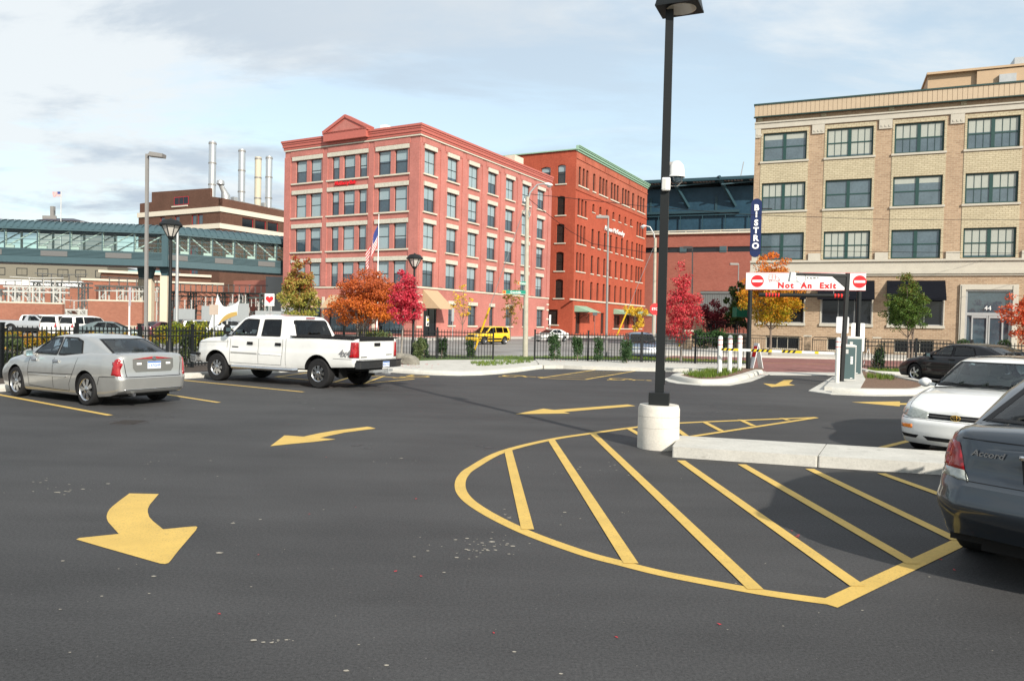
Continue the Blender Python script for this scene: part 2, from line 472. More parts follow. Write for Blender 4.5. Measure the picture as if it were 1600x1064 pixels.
M['mulch'] = plain('brown_wood_mulch', (0.16, 0.095, 0.06), 0.95, 0, 0.55, 14, bump=0.8)
M['soil'] = plain('dark_mulch', (0.055, 0.04, 0.03), 0.95, 0, 0.5, 10, bump=0.6)
M['turf'] = plain('short_grass', (0.07, 0.12, 0.025), 0.95, 0, 0.45, 9, bump=0.6)
M['walk'] = plain('pale_pavement_concrete', (0.46, 0.44, 0.40), 0.9, 0, 0.12, 0.6)
M['kerb'] = kerbmat()
M['pave'] = brickmat('street_pavers', (0.20, 0.075, 0.07), (0.28, 0.12, 0.11), (0.20, 0.14, 0.12), 0.22, 0.11, 0.85, 0.18)
# pavers lie flat: use x/y of the ground
_n = M['pave'].node_tree
for nd in _n.nodes:
    if nd.type == 'COMBXYZ':
        for l in list(nd.inputs[1].links): _n.links.remove(l)
        for l in list(nd.inputs[0].links): _n.links.remove(l)
        spx = [q for q in _n.nodes if q.type == 'SEPXYZ'][0]
        _n.links.new(spx.outputs[0], nd.inputs[0]); _n.links.new(spx.outputs[1], nd.inputs[1])

def gl(pts, z=0.0):
    return [tuple(G(x, y, z))[:2] for x, y in pts]
def sheet(name, pts, z, mat, kind='structure', **k):
    b = MB(); b.sheet(pts, z); return b.build(name, mat, kind=kind, **k)
def slab(name, pts, z0, z1, mat, kind='structure', bevel=0.0, **k):
    b = MB(); b.prism(pts, z0, z1); return b.build(name, mat, kind=kind, bevel=bevel, **k)

sheet('ground', [(-1500, -300), (1500, -300), (1500, 2500), (-1500, 2500)], -0.16, M['road'])
kL = (G(0, 612), G(283, 592)); kd = (kL[1] - kL[0]).normalized()
kback = kL[0] - kd * 52
lot = [(kback.x, kback.y), (60, -32), (75, 20), (60, 38)]
far = gl([(1460, 581), (1346, 579), (1300, 584), (1203, 584.5), (1112, 583), (1000, 579), (910, 576.5), (857, 574.5), (810, 580), (770, 584), (718, 586), (641, 583), (605, 580), (450, 580), (320, 589)])
lotp = lot[:3] + [(75, G(1460, 581).y - 3)] + far + [(kL[1].x, kL[1].y)]
slab('parking_lot', lotp, -0.15, 0.0, M['asphalt'])

def stroke(b, px, w, z=0.004, closed=False, raw=False):
    P = [Vector((q[0], q[1], 0)) for q in px] if raw else [G(x, y) for x, y in px]
    n = len(P); L = []; Rr = []
    for i in range(n):
        a = P[max(i - 1, 0)]; c = P[min(i + 1, n - 1)]
        d = (c - a).normalized(); nn = Vector((-d.y, d.x, 0))
        k = 1.0
        if 0 < i < n - 1:
            d1 = (P[i] - P[i - 1]).normalized(); k = 1 / max(0.5, nn.dot(Vector((-d1.y, d1.x, 0))))
        L.append(P[i] + nn * w / 2 * k); Rr.append(P[i] - nn * w / 2 * k)
    vs = [(p.x, p.y, z) for p in L] + [(p.x, p.y, z) for p in Rr]
    b.add(vs, [(i, n + i, n + i + 1, i + 1) for i in range(n - 1)])
def catmull(P, k=6):
    out = []
    for i in range(len(P) - 1):
        p0, p1, p2, p3 = P[max(i - 1, 0)], P[i], P[i + 1], P[min(i + 2, len(P) - 1)]
        for j in range(k):
            t = j / k
            out.append(tuple(0.5 * ((2 * p1[c]) + (-p0[c] + p2[c]) * t + (2 * p0[c] - 5 * p1[c] + 4 * p2[c] - p3[c]) * t * t + (-p0[c] + 3 * p1[c] - 3 * p2[c] + p3[c]) * t ** 3) for c in range(2)))
    out.append(tuple(P[-1])); return out

# the hatched keep-clear zone round the lamp base
b = MB()
curve = [(925, 677), (860, 687), (786, 705.5), (738, 731), (724, 743), (719, 755), (721, 768), (731, 781), (750, 795), (778, 811), (818, 830), (860, 846.5), (920, 867), (970, 880), (1030, 895), (1100, 909), (1200, 927), (1301, 941)]
cw = catmull([tuple(G(*p))[:2] for p in [(1276, 652.3), (1062, 661), (995, 667.5)] + curve], 5)
stroke(b, cw, 0.125, 0.004, raw=True)
b2 = MB(); stroke(b2, [(1293, 945), (1520, 838)], 0.14, 0.005); 
for o_, nm in ((b, 'hatched_zone_outline'), (b2, 'hatched_zone_edge_line')): o_.build(nm, M['yellow'], kind='structure')
b = MB(); stroke(b, [(1276, 652.6), (1062, 685)], 0.11, 0.006); b.build('hatched_zone_edge_line', M['yellow'], kind='structure')
for a, c in [((794, 704), (825, 830)), ((861, 687), (988, 884)), ((925, 676.5), (1184, 925)), ((1064, 720), (1334, 912)), ((1159, 726), (1421, 878)), ((1265, 733), (1490, 842)), ((1377, 740), (1530, 795)),
             ((981, 669), (1030, 697)), ((1052, 667), (1074, 683)), ((1101, 660), (1128, 674)), ((1156, 656), (1178, 666)), ((1221, 653.5), (1232, 657))]:
    qa, qc = G(*a), G(*c); sh = .045 if c[1] > 800 and c[0] < 1250 else -.06 if c[1] > 830 else .01; qc = qc + (qa - qc).normalized() * sh
    b = MB(); stroke(b, [qa, qc], 0.118 if c[1] > 700 else 0.105, 0.008, raw=True); b.build('hatching_stripe', M['yellow'], kind='structure')
for a, c in [((1347, 707), (1475, 675)), ((-140, 591), (172, 649)), ((200, 607), (342, 629)), ((285, 594), (474, 612.5))]:
    b = MB(); stroke(b, [a, c], 0.11, 0.004); b.build('parking_stripe', M['yellow'], kind='structure')
def poly_px(name, o, s, pts, z=0.004):
    b = MB(); b.sheet(gl([(o[0] + x / s, o[1] + y / s) for x, y in pts]), z)
    return b.build(name, M['yellow'], kind='structure')
poly_px('painted_arrow', (100, 740), 6.652, [(680, 207), (985, 213), (893, 322), (872, 365), (870, 400), (885, 450), (925, 495), (1030, 580), (1320, 552), (1372, 550), (1387, 558), (1370, 590), (1190, 800), (1105, 910), (1085, 930), (1050, 940), (1000, 936), (680, 845), (400, 765), (127, 685), (160, 670), (570, 628), (500, 550), (460, 505), (445, 470), (443, 440), (455, 400), (475, 370), (505, 340), (580, 280)])
poly_px('painted_arrow', (400, 650), 7.273, [(163, 343), (322, 222), (360, 222), (540, 235), (700, 200), (900, 165), (1100, 142), (1265, 122), (1300, 127), (1362, 143), (1200, 163), (1000, 190), (850, 222), (725, 250), (905, 265), (650, 295), (400, 318)])
poly_px('painted_arrow', (0, 0), 1, [(805, 647.2), (849, 638.5), (866, 640.6), (981, 632), (993, 634.4), (881, 643.7), (891, 646)])
poly_px('painted_arrow', (1100, 400), 4.836, [(447, 963), (540, 970), (605, 938), (675, 937), (640, 966), (688, 976), (510, 990)])
poly_px('painted_arrow', (1160, 380), 3.636, [(620, 903), (895, 899), (896, 909), (1250, 909), (1250, 919), (896, 918), (893, 927)])
# bay markings in the far corner of the lot: access aisle between two wheelchair bays
b = MB()
stroke(b, [(843, 590.8), (930, 578)], 0.1); stroke(b, [(843, 590.8), (914, 593.2)], 0.1); stroke(b, [(914, 593.2), (992, 579.8)], 0.1)
for k in range(1, 5):
    t = k / 5; stroke(b, [(843 + 87 * t, 590.8 - 12.8 * t), (914 + 78 * t, 593.2 - 13.4 * t)], 0.09, 0.006)
b.build('access_aisle_marking', M['yellow'], kind='structure')
b = MB()
stroke(b, [(647, 592.3), (550, 601)], 0.1); stroke(b, [(647, 592.3), (585, 587.5)], 0.1, 0.006); stroke(b, [(520, 598), (560, 586)], 0.1, 0.008); stroke(b, [(566, 600), (600, 588)], 0.1, 0.01); stroke(b, [(430, 589), (480, 582.5)], 0.1)
stroke(b, [(585, 587.5), (430, 577)], 0.1); stroke(b, [(550, 600.5), (430, 589)], 0.1, 0.012)
b.build('access_aisle_marking', M['yellow'], kind='structure')
def wheelchair(cx, cy, rot, s):
    c = G(cx, cy); b = MB(); Q = Matrix.Rotation(R(rot), 3, 'Z')
    def P(x, y): v = Q @ Vector((x * s, y * s, 0)); return (c.x + v.x, c.y + v.y)
    stroke(b, [P(0.34 * math.cos(t), 0.34 * math.sin(t)) for t in [R(100 + 250 * i / 14) for i in range(15)]], 0.09 * s, 0.004, raw=True)
    stroke(b, [P(-0.02, 0.75), P(0.0, 0.15), P(0.33, 0.12), P(0.5, -0.3), P(0.62, -0.27)], 0.1 * s, 0.005, raw=True)
    stroke(b, [P(-0.01, 0.45), P(0.27, 0.45)], 0.08 * s, 0.006, raw=True)
    b.sheet([P(-0.02 + 0.1 * math.cos(t), 0.88 + 0.1 * math.sin(t)) for t in [R(30 * i) for i in range(12)]], 0.004)
    b.build('wheelchair_symbol', M['yellow'], kind='structure')
wheelchair(803, 587.5, -110, 1.1); wheelchair(970, 592.5, -110, 1.1); wheelchair(652, 588.3, 140, 1.1)

# ---- kerbs and beds
def kerbline(name, pts, w=0.32, h=0.15, side=1, raw=False):
    P = [Vector((q[0], q[1], 0)) for q in pts] if raw else [G(x, y) for x, y in pts]
    n = len(P); b = MB(); secs = []
    for i in range(n):
        a = P[max(i - 1, 0)]; c = P[min(i + 1, n - 1)]; d = (c - a).normalized(); nn = Vector((-d.y, d.x, 0)) * side
        secs.append([P[i] - nn * 0.02 + Vector((0, 0, -0.1)), P[i] - nn * 0.02 + Vector((0, 0, h * 0.35)), P[i] + nn * 0.03 + Vector((0, 0, h * 0.9)), P[i] + nn * 0.06 + Vector((0, 0, h)), P[i] + nn * w + Vector((0, 0, h)), P[i] + nn * w + Vector((0, 0, -0.1))])
    vs = [v for s_ in secs for v in s_]; k = 6
    fs = [(i * k + j, (i + 1) * k + j, (i + 1) * k + j + 1, i * k + j + 1) if side < 0 else (i * k + j, i * k + j + 1, (i + 1) * k + j + 1, (i + 1) * k + j) for i in range(n - 1) for j in range(k - 1)]
    fs += [tuple(range(k)), tuple((n - 1) * k + j for j in range(k))[::-1]]
    b.add(vs, fs); return b.build(name, M['kerb'], smooth=35, kind='structure')
kerbline('kerb', [tuple(kback)[:2], tuple(kL[0])[:2], tuple(kL[1])[:2]], side=1, raw=True)
kerbline('kerb', [(283, 592), (318, 590), (380, 586), (450, 581), (520, 579)], side=1)
kerbline('kerb', [(520, 579), (600, 581), (641, 584), (680, 586.2), (718, 587), (750, 586.3), (780, 584.2), (810, 581), (835, 577.5), (857, 575), (880, 575.2), (910, 577), (1000, 579.5), (1060, 580.5), (1112, 581)], w=0.36, side=1)
a_ = MB()
bedL = [tuple(kback + Vector((-0.3, 0.1, 0)))[:2]] + gl([(0, 611), (283, 591), (318, 589)]) + gl([(380, 584), (450, 579.5), (600, 579)]) + gl([(600, 563), (560, 560)]) + [(kL[1].x - 2.0, kL[1].y + 6)] + [(kback.x - 3.2, kback.y)]
slab('planting_bed', bedL, -0.12, 0.09, M['soil'])
slab('concrete_pad', gl([(606, 579.5), (641, 582.5), (718, 585.5), (780, 582.5), (812, 579), (838, 575.2), (845, 567), (760, 566), (690, 566.5), (606, 570)]), -0.1, 0.125, M['kerb'])
slab('grass_verge', gl([(600, 569), (845, 566.9), (858, 573), (1000, 577.8), (1112, 579), (1170, 575), (1165, 569), (1060, 566), (900, 560), (700, 559), (600, 560)]), -0.12, 0.10, M['turf'])
slab('concrete_verge', gl([(850, 576.3), (880, 576.2), (910, 577.5), (1000, 580), (1060, 581), (1112, 581), (1172, 576), (1171, 573), (1000, 568.5), (836, 565.2), (843, 575)]), -0.1, 0.146, M['kerb'])
bedpts = gl([(1068, 584.5), (1112, 575.5), (1168, 574), (1182, 576), (1156, 586), (1130, 592), (1095, 592.5)])
slab('kerb_gutter', gl([(1036.7, 593), (1045, 597), (1057, 599.3), (1095, 602.5), (1140, 602.5), (1174, 596), (1204, 584.3), (1195, 580.5), (1112, 579), (1060, 584)]), -0.1, 0.012, M['kerb'])
isl = MB()
def ring(outer_px, name, h=0.15, w=0.26):
    P = [tuple(G(x, y))[:2] for x, y in outer_px]
    kerbline(name, P + [P[0]], w=w, h=h, side=1, raw=True)
lk = catmull([tuple(G(*p))[:2] for p in [(1120, 580.5), (1052, 590), (1060, 595.5), (1075, 598.5), (1100, 600.5), (1135, 600), (1160, 594.5), (1192, 583.5)]], 4)
kerbline('kerb', lk, w=0.30, h=0.16, side=1, raw=True)
slab('island_bed', gl([(1060, 591), (1113, 579.5), (1192, 578), (1192, 582.5), (1158, 592.5), (1133, 597.5), (1100, 598), (1072, 596)]), -0.05, 0.11, M['mulch'])
# right-hand island with the ticket machines
ro = [(1263, 611.5), (1280, 614), (1298, 616.5), (1340, 618.2), (1380, 619), (1441, 618.3), (1459, 611), (1456, 605), (1400, 594), (1346, 581), (1302, 588.5)]
slab('island_pad', gl(ro), -0.05, 0.02, M['kerb'])
slab('island_pad', gl([(1288, 610.5), (1344, 613), (1352, 598), (1346, 584.5), (1308, 590.5)]), 0.0, 0.13, M['kerb'])
kerbline('kerb', catmull([tuple(G(*p))[:2] for p in [(1300, 614), (1340, 616.5), (1381, 617.3), (1438, 616.8), (1456, 611.5), (1455, 604.5), (1400, 592.5), (1347, 580.5)]], 4), w=0.3, h=0.17, side=1, raw=True)
slab('island_bed', gl([(1343, 613), (1381, 614.5), (1436, 614), (1450, 610), (1450, 605), (1400, 594.5), (1348, 583.5)]), 0.0, 0.12, M['mulch'])
kerbline('kerb', [(1352, 585), (1383, 586.5), (1440, 589), (1520, 592), (1700, 598)], w=0.3, h=0.16, side=1)
slab('driveway_gutter', gl([(1185, 581.5), (1346, 582.5), (1346, 587), (1203, 586)]), -0.1, 0.015, M['kerb'])
slab('grass_verge', gl([(1356, 584.5), (1440, 587.5), (1700, 596), (1900, 600), (1900, 586), (1356, 578)]), -0.12, 0.08, M['turf'])

# the long low concrete kerb that runs from the lamp base
for pts in ([(1050, 714.2), (1276.5, 729.8), (1290, 709.5), (1062, 695.5)], [(1278, 729.9), (1600, 750), (1600, 729), (1291.5, 709.6)]):
    b = MB(); q = gl(pts); b.prism(q, -0.02, 0.155)
    b.build('parking_kerb_block', M['kerb'], kind='structure', bevel=0.022)

# ---- streets and pavements beyond the fence
slab('brick_street', [(9.2, 33.2), (11.5, 32.2), (90, 31.5), (95, 52), (60, 51.8), (11, 51.0), (8.4, 44)], -0.155, -0.13, M['pave'])
b = MB(); b.sheet([(12, 43.4), (85, 43.9), (85, 44.0), (12, 43.5)], -0.126); b.build('road_line', M['yellow'], kind='structure')
slab('pavement', [(10.5, 51.2), (95, 52.2), (95, 66), (66, 52.5), (46, 63), (16, 78), (12, 66)], -0.155, 0.0, M['walk'])
P0 = G(651, 527); bB = Vector((math.sin(R(29.2)), math.cos(R(29.2)), 0)); bA = Vector((math.sin(R(-60.8)), math.cos(R(-60.8)), 0))
c0 = P0 - bA * 4.6 - bB * 5.5
slab('pavement', [tuple(c0)[:2], tuple(c0 + bB * 110)[:2], tuple(c0 + bB * 110 + bA * 10)[:2], tuple(c0 + bB * 6 + bA * 10)[:2], tuple(c0 + bA * 60)[:2]][:5], -0.155, -0.01, M['walk'])
b = MB()
rnd = random.Random(5)
def crumb(b, x, y, z, s, rnd):
    a = rnd.random() * 6.28; t = rnd.uniform(0.05, 0.5) * s
    P = [(math.cos(a) * s, math.sin(a) * s, t), (math.cos(a + 1.9) * s * 0.6, math.sin(a + 1.9) * s * 0.6, 0.003), (math.cos(a + 3.1) * s, math.sin(a + 3.1) * s, t * 0.7), (math.cos(a + 4.6) * s * 0.6, math.sin(a + 4.6) * s * 0.6, 0.002)]
    b.add([(x + p[0], y + p[1], z + p[2]) for p in P], [(0, 1, 2), (0, 2, 3)])
for k in range(130):                 # round the boulder, at kerbs and scattered
    if k < 50: q = G(rnd.gauss(640, 22), rnd.uniform(572, 581)); z = 0.13
    elif k < 90: q = G(rnd.uniform(1140, 1200), 0) if False else G(1140 + (k - 50) * 1.5, 597 - (k - 50) * 0.32 + rnd.uniform(-2, 2)); z = 0.02
    elif k < 100: q = G(rnd.gauss(870, 8), 570); z = 0.16
    else: q = G(rnd.uniform(250, 1550), rnd.uniform(600, 1000)); z = 0.004
    crumb(b, q.x, q.y, z, rnd.uniform(0.025, 0.05) if k < 100 else rnd.uniform(0.008, 0.022), rnd)
q = G(1245, 839); crumb(b, q.x, q.y, 0.006, 0.03, rnd); crumb(b, q.x + .01, q.y, 0.016, 0.022, rnd)
b.build('fallen_leaves', plain('red_fallen_leaf', (0.42, 0.02, 0.03), 0.6, 0, 0.3, 30), kind='stuff', label='small red fallen leaves scattered along kerbs and on the asphalt', cat='leaves')
b = MB()
for (px, py, n, sx, sy) in [(750, 855, 60, 45, 9), (80, 765, 40, 40, 8), (430, 1002, 22, 18, 2), (760, 858, 20, 20, 4), (640, 722, 14, 30, 6), (240, 715, 14, 35, 6), (940, 735, 30, 45, 6), (860, 805, 25, 60, 9), (330, 860, 20, 150, 60), (900, 900, 60, 500, 110)]:
    for _ in range(int(n * .6)):
        q = G(rnd.gauss(px, sx), rnd.gauss(py, sy)); s = min(abs(rnd.gauss(0, 0.007)) + 0.003, .02) * (0.7 if py > 880 else 1); zq = .0025 + rnd.random() * .003
        a0 = rnd.random() * 6
        b.add([(q.x + s * 1.6 * math.cos(a0 + t), q.y + s * math.sin(a0 + t), zq) for t in (0, 1.2, 2.3, 3.3, 4.6)], [(0, 1, 2, 3, 4)])
b.build('pale_grit', plain('pale_grit', (0.34, 0.31, 0.26), 0.9, 0, 0.3, 30), kind='stuff', label='pale flecks of dried grit scattered on the asphalt', cat='grit')
# drain cover in the asphalt near the silver car
b = MB(); c = G(201, 660); b.lathe([(0.0, 0.006), (0.30, 0.006), (0.33, 0.001)], 28, c=(c.x, c.y, 0))
for k in range(-4, 5): b.box(c.x - 0.2, c.x + 0.2, c.y + k * 0.055 - 0.012, c.y + k * 0.055 + 0.012, 0.006, 0.011)
b.build('drain_cover', plain('rusty_iron', (0.035, 0.03, 0.028), 0.6, 0.3, 0.3, 12), label='round iron drain cover in the asphalt behind the silver sedan', cat='drain cover')
# ================================================================ BUILDINGS
S = HCAM / 1.65
def facade(b, L, H, ops, depth=0.25, T=None, mi=0, z0=0.0, jmi=None, back=True):
    """wall sheet in the local xz plane, openings (x0,x1,z0,z1[,arch]) cut through, reveals of the given depth"""
    b.T = T or Matrix.Identity(4)
    xs = sorted({0.0, L} | {o[0] for o in ops} | {o[1] for o in ops}); zs = sorted({z0, H} | {o[2] for o in ops} | {o[3] for o in ops})
    vid = {}; vs = []; fs = []
    def V(x, z):
        k = (round(x, 4), round(z, 4))
        if k not in vid: vid[k] = len(vs); vs.append((x, 0, z))
        return vid[k]
    for i in range(len(xs) - 1):
        for j in range(len(zs) - 1):
            cx_, cz_ = (xs[i] + xs[i + 1]) / 2, (zs[j] + zs[j + 1]) / 2
            if any(o[0] < cx_ < o[1] and o[2] < cz_ < o[3] for o in ops): continue
            fs.append((V(xs[i], zs[j]), V(xs[i + 1], zs[j]), V(xs[i + 1], zs[j + 1]), V(xs[i], zs[j + 1])))
    b.add(vs, fs, mi)
    for o in ops:
        x0, x1, a, c = o[:4]; d = depth
        b.add([(x0, 0, a), (x0, d, a), (x0, d, c), (x0, 0, c)], [(0, 1, 2, 3)], mi if jmi is None else jmi)
        b.add([(x1, 0, a), (x1, 0, c), (x1, d, c), (x1, d, a)], [(0, 1, 2, 3)], mi if jmi is None else jmi)
        b.add([(x0, 0, a), (x1, 0, a), (x1, d, a), (x0, d, a)], [(0, 1, 2, 3)], mi if jmi is None else jmi)
        b.add([(x0, 0, c), (x0, d, c), (x1, d, c), (x1, 0, c)], [(0, 1, 2, 3)], mi if jmi is None else jmi)
        if len(o) > 4:          # segmental arch head: brick fills the two top corners
            r = o[4]; xm = (x0 + x1) / 2; w = (x1 - x0) / 2
            for sgn in (-1, 1):
                pts = [(xm + sgn * w, c)] + [(xm + sgn * w * t, c - r * t * t) for t in (1.0, 0.8, 0.55, 0.3, 0.0)]
                pr = pts if sgn > 0 else pts[::-1]
                b.add([(p[0], -0.004, p[1]) for p in pr], [tuple(range(len(pr)))[::-1]], mi)
                b.add([(p[0], d, p[1]) for p in pr], [tuple(range(len(pr)))[::-1]], mi)
                for q in range(len(pr) - 1):
                    b.add([(pr[q][0], -0.004, pr[q][1]), (pr[q + 1][0], -0.004, pr[q + 1][1]), (pr[q + 1][0], d, pr[q + 1][1]), (pr[q][0], d, pr[q][1])], [(0, 1, 2, 3)], mi)

_win = {}
def window(parent, T, w, h, style, rnd, depth=0.2, frame=None, fw=0.07, glass=None, cols=1, rows=2, mull=(), blind=0.0, blindmat=None, sill=None, lintel=None, over=0.15, sillmat=None, name='window'):
    """window frame mesh with its pane, sill and lintel; canonical frame: x centred, z from 0, outside = -y"""
    key = (round(w, 3), round(h, 3), style, round(blind, 2))
    if key not in _win:
        y = depth - 0.05
        f = MB(); f.box(-w / 2, w / 2, y - 0.03, y + 0.03, 0, fw); f.box(-w / 2, w / 2, y - 0.03, y + 0.03, h - fw, h)
        f.box(-w / 2, -w / 2 + fw, y - 0.028, y + 0.028, fw, h - fw); f.box(w / 2 - fw, w / 2, y - 0.028, y + 0.028, fw, h - fw)
        for m_ in mull: f.box(m_[0], m_[1], y - 0.05, y + 0.02, fw, h - fw)
        segs = [(-w / 2 + fw, w / 2 - fw)]
        if mull: segs = [(-w / 2 + fw, mull[0][0]), (mull[0][1], w / 2 - fw)]
        for (sa, sb) in segs:
            for r_ in range(1, rows): z = h * r_ / rows; f.box(sa, sb, y - 0.024, y + 0.02, z - fw * 0.4, z + fw * 0.4)
            for c_ in range(1, cols):
                x = sa + (sb - sa) * c_ / cols
                for r_ in range(rows):
                    f.box(x - 0.014, x + 0.014, y - 0.018, y + 0.02, fw if r_ == 0 else h * r_ / rows + fw * .4, (h - fw) if r_ == rows - 1 else h * (r_ + 1) / rows - fw * .4)
        p = MB(); zb = fw + (h - 2 * fw) * (1 - blind)
        p.add([(-w / 2 + .01, y + 0.01, 0.01), (w / 2 - .01, y + 0.01, 0.01), (w / 2 - .01, y + 0.01, zb), (-w / 2 + .01, y + 0.01, zb)], [(0, 1, 2, 3)], 0)
        if blind > 0.01: p.add([(-w / 2 + .01, y + 0.01, zb), (w / 2 - .01, y + 0.01, zb), (w / 2 - .01, y + 0.01, h - .01), (-w / 2 + .01, y + 0.01, h - .01)], [(0, 1, 2, 3)], 1)
        fo = f.build('tmp', frame or M['framedark']); po = p.build('tmp', [glass or M['darkglass'], blindmat or M['blind']])
        fo.data.name = name; po.data.name = 'pane'
        so = lo = None
        if sill:
            q = MB(); q.box(-w / 2 - over, w / 2 + over, -sill[1], depth * 0.6, -sill[0], -0.002); so = q.build('tmp', sillmat or M['cream']); so.data.name = 'sill'
        if lintel:
            q = MB(); q.box(-w / 2 - over, w / 2 + over, -lintel[1], depth * 0.6, h + 0.002, h + lintel[0]); lo = q.build('tmp', sillmat or M['cream']); lo.data.name = 'lintel'
        _win[key] = tuple(o.data if o else None for o in (fo, po, so, lo))
        for o in (fo, po, so, lo):
            if o: bpy.data.objects.remove(o)
    fm, pm, sm, lm = _win[key]
    wo = bpy.data.objects.new(name, fm); COL.objects.link(wo); wo.parent = parent; wo.matrix_local = T
    for n_, d_ in (('pane', pm), ('sill', sm), ('lintel', lm)):
        if d_:
            c = bpy.data.objects.new(n_, d_); COL.objects.link(c); c.parent = wo
    return wo

# ---------------------------------------------------------------- pink painted brick building
rb = random.Random(3)
M['pink'] = brickmat('pink_painted_brick', (0.41, 0.155, 0.13), (0.45, 0.175, 0.15), (0.40, 0.155, 0.13), 0.24, 0.08, 0.75, 0.13, 0.012, streak=.07)
M['coral'] = plain('coral_painted_cornice', (0.42, 0.115, 0.09), 0.6, 0, 0.08)
M['lintel'] = plain('rock_faced_limestone', (0.50, 0.475, 0.40), 0.9, 0, 0.2, 5, bump=0.9)
M['tan'] = plain('tan_awning_canvas', (0.44, 0.31, 0.19), 0.85, 0, 0.06)
pink = empty('brick_office_building', G(651, 527), az2rz(29.2), 'pink painted brick office building on the corner with triangular pediment and cream window lintels', 'building', scale=S)
W_, L_, H_ = 18.1, 28.7, 19.95
TL = TR(0, W_, 0) @ RZ(-90)
TRt = Matrix.Identity(4)
sills = [4.99, 8.70, 12.38, 16.08]
bays = [(1.49, 3.10, 3.61, 5.19), None, None]
leftwins = [(1.49, 3.10), (3.61, 5.19), (6.60, 7.68), (8.19, 9.77), (10.30, 11.33), (12.79, 14.37), (14.91, 16.50)]
rightw = [(0.75 + 4.025 * k, 0.75 + 4.025 * k + 1.9) for k in range(7)]
wh = [2.55, 2.55, 2.50, 2.42]
opsL = [(W_ - b_, W_ - a_, z, z + wh[i]) for i, z in enumerate(sills) for a_, b_ in leftwins]
opsR = [(a_, b_, z, z + wh[i]) for i, z in enumerate(sills) for a_, b_ in rightw]
gR = [(5.40, 6.50), (9.22, 10.90), (13.70, 14.65), (17.45, 19.0), (21.60, 22.6), (25.40, 27.20)]
opsR += [(a_, b_, 1.22, 3.38) for a_, b_ in gR] + [(1.06, 3.30, 0.05, 2.95)]
opsL += [(W_ - 4.9, W_ - 1.6, 0.25, 3.6), (W_ - 11.5, W_ - 6.0, 0.25, 3.6), (W_ - 17.0, W_ - 12.6, 0.25, 3.6)]
b = MB(); facade(b, W_, H_, opsL, 0.28, TL); facade(b, L_, H_, opsR, 0.28, TRt)
b.T = Matrix.Identity(4)
b.add([(0, W_, 0), (L_, W_, 0), (L_, W_, H_), (0, W_, H_)], [(0, 1, 2, 3)]); b.add([(L_, 0, 0), (L_, W_, 0), (L_, W_, H_), (L_, 0, H_)], [(0, 1, 2, 3)])
b.box(0.5, L_ - 0.5, 0.5, W_ - 0.5, 0.1, H_ - 0.6)
b.build('wall', M['pink'], pink)
b = MB()
for T in (TL, TRt):
    b.T = T; LL = W_ if T is TL else L_
    if T is TL: pil = [(0, 0.9), (W_ - 12.54, W_ - 11.87), (W_ - 6.35, W_ - 5.67), (W_ - 1.2, W_ - 0.0)]
    else: pil = [(0, 0.30)] + [(3.42 + 4.025 * k, 4.22 + 4.025 * k) for k in range(6)] + [(27.85, 28.7)]
    for a_, c_ in pil: b.box(a_, c_, -0.10, 0.0, 5.05, 18.95)
    for k in range(len(pil) - 1):                # stepped brick heads between the pilasters
        a_, c_ = pil[k][1], pil[k + 1][0]
        b.box(a_, c_, -0.07, 0, 19.0, 19.5); 
        n = int((c_ - a_) / 0.22)
        for q in range(n): x = a_ + (q + 0.3) * (c_ - a_) / n; b.box(x, x + 0.10, -0.085, 0, 18.82, 19.0)
b.build('pilaster_band', M['pink'], pink)
def eaves(b, T, LL, prof, ends=(0.0, 0.0)):
    b.T = T
    for (z0, z1, pr) in prof: b.box(-ends[0] * pr, LL + ends[1] * pr, -pr, 0.0, z0, z1)
prof = [(19.75, 20.0, 0.14), (20.0, 20.3, 0.22), (20.3, 20.5, 0.28), (20.5, 20.68, 0.36)]
b = MB()
for (z0, z1, pr) in prof:
    b.box(-pr, L_ + 0.02, -pr, 0.0, z0, z1); b.box(-pr, 0.0, 0.0, W_ + pr, z0, z1)
b.box(-0.36, L_, -0.36, W_ + 0.3, 20.68, 20.71)
# pediment over the middle bay of the left face
b.T = TL
ped0, ped1, pm = W_ - 12.05, W_ - 6.33, W_ - 9.2
b.box(ped0, ped1, -0.62, 0.1, 20.0, 20.95)
b.prism_xz([(ped0 - .1, 20.95), (ped1 + .1, 20.95), (pm, 22.3)], -0.45, 0.5)
for (xa, za, xb, zb) in ((ped0 - .2, 20.95, pm, 22.4), (pm, 22.4, ped1 + .2, 20.95)): b.bar((xa, -0.1, za), (xb, -0.1, zb), .95, 0.30)
b.box(ped0 - .15, ped1 + .15, -0.62, 0.3, 20.72, 20.92)
b.build('cornice', M['coral'], pink)
b = MB(); b.T = TL; b.prism_xz([(ped0 + 1.0, 20.98), (ped1 - 1.0, 20.98), (pm, 22.0)], -0.49, -0.44); b.build('pediment_panel', M['pink'], pink)
b = MB(); b.box(-0.16, L_, -0.16, 0, 19.58, 19.7); b.box(-0.16, 0, 0, W_, 19.58, 19.7)
b.box(-0.08, L_, -0.08, 0.0, 4.82, 4.985); b.box(-0.08, 0.0, 0.0, W_, 4.82, 4.985)
build_each(b, 'stone_string_course', M['cream'], pink)
rock = MB(); st = MB()
for T, groups in ((TL, [(1.25, 5.45), (6.4, 11.9), (12.55, 16.95)]), (TRt, [(a_ - 0.12, b_ + 0.12) for a_, b_ in rightw])):
    rock.T = T; st.T = T
    for i, z in enumerate(sills):
        for (a_, c_) in groups:
            x0, x1 = (W_ - c_, W_ - a_) if T is TL else (a_, c_)
            n = max(1, round((x1 - x0) / 2.1)); s_ = (x1 - x0) / n
            for k in range(n): rock.box(x0 + k * s_ + .01, x0 + (k + 1) * s_ - .01, -0.15, 0.0, z + wh[i], z + wh[i] + 0.42)
            if i > 0: st.box(x0 - .1, x1 + .1, -0.17, 0.0, z - 0.15, z)
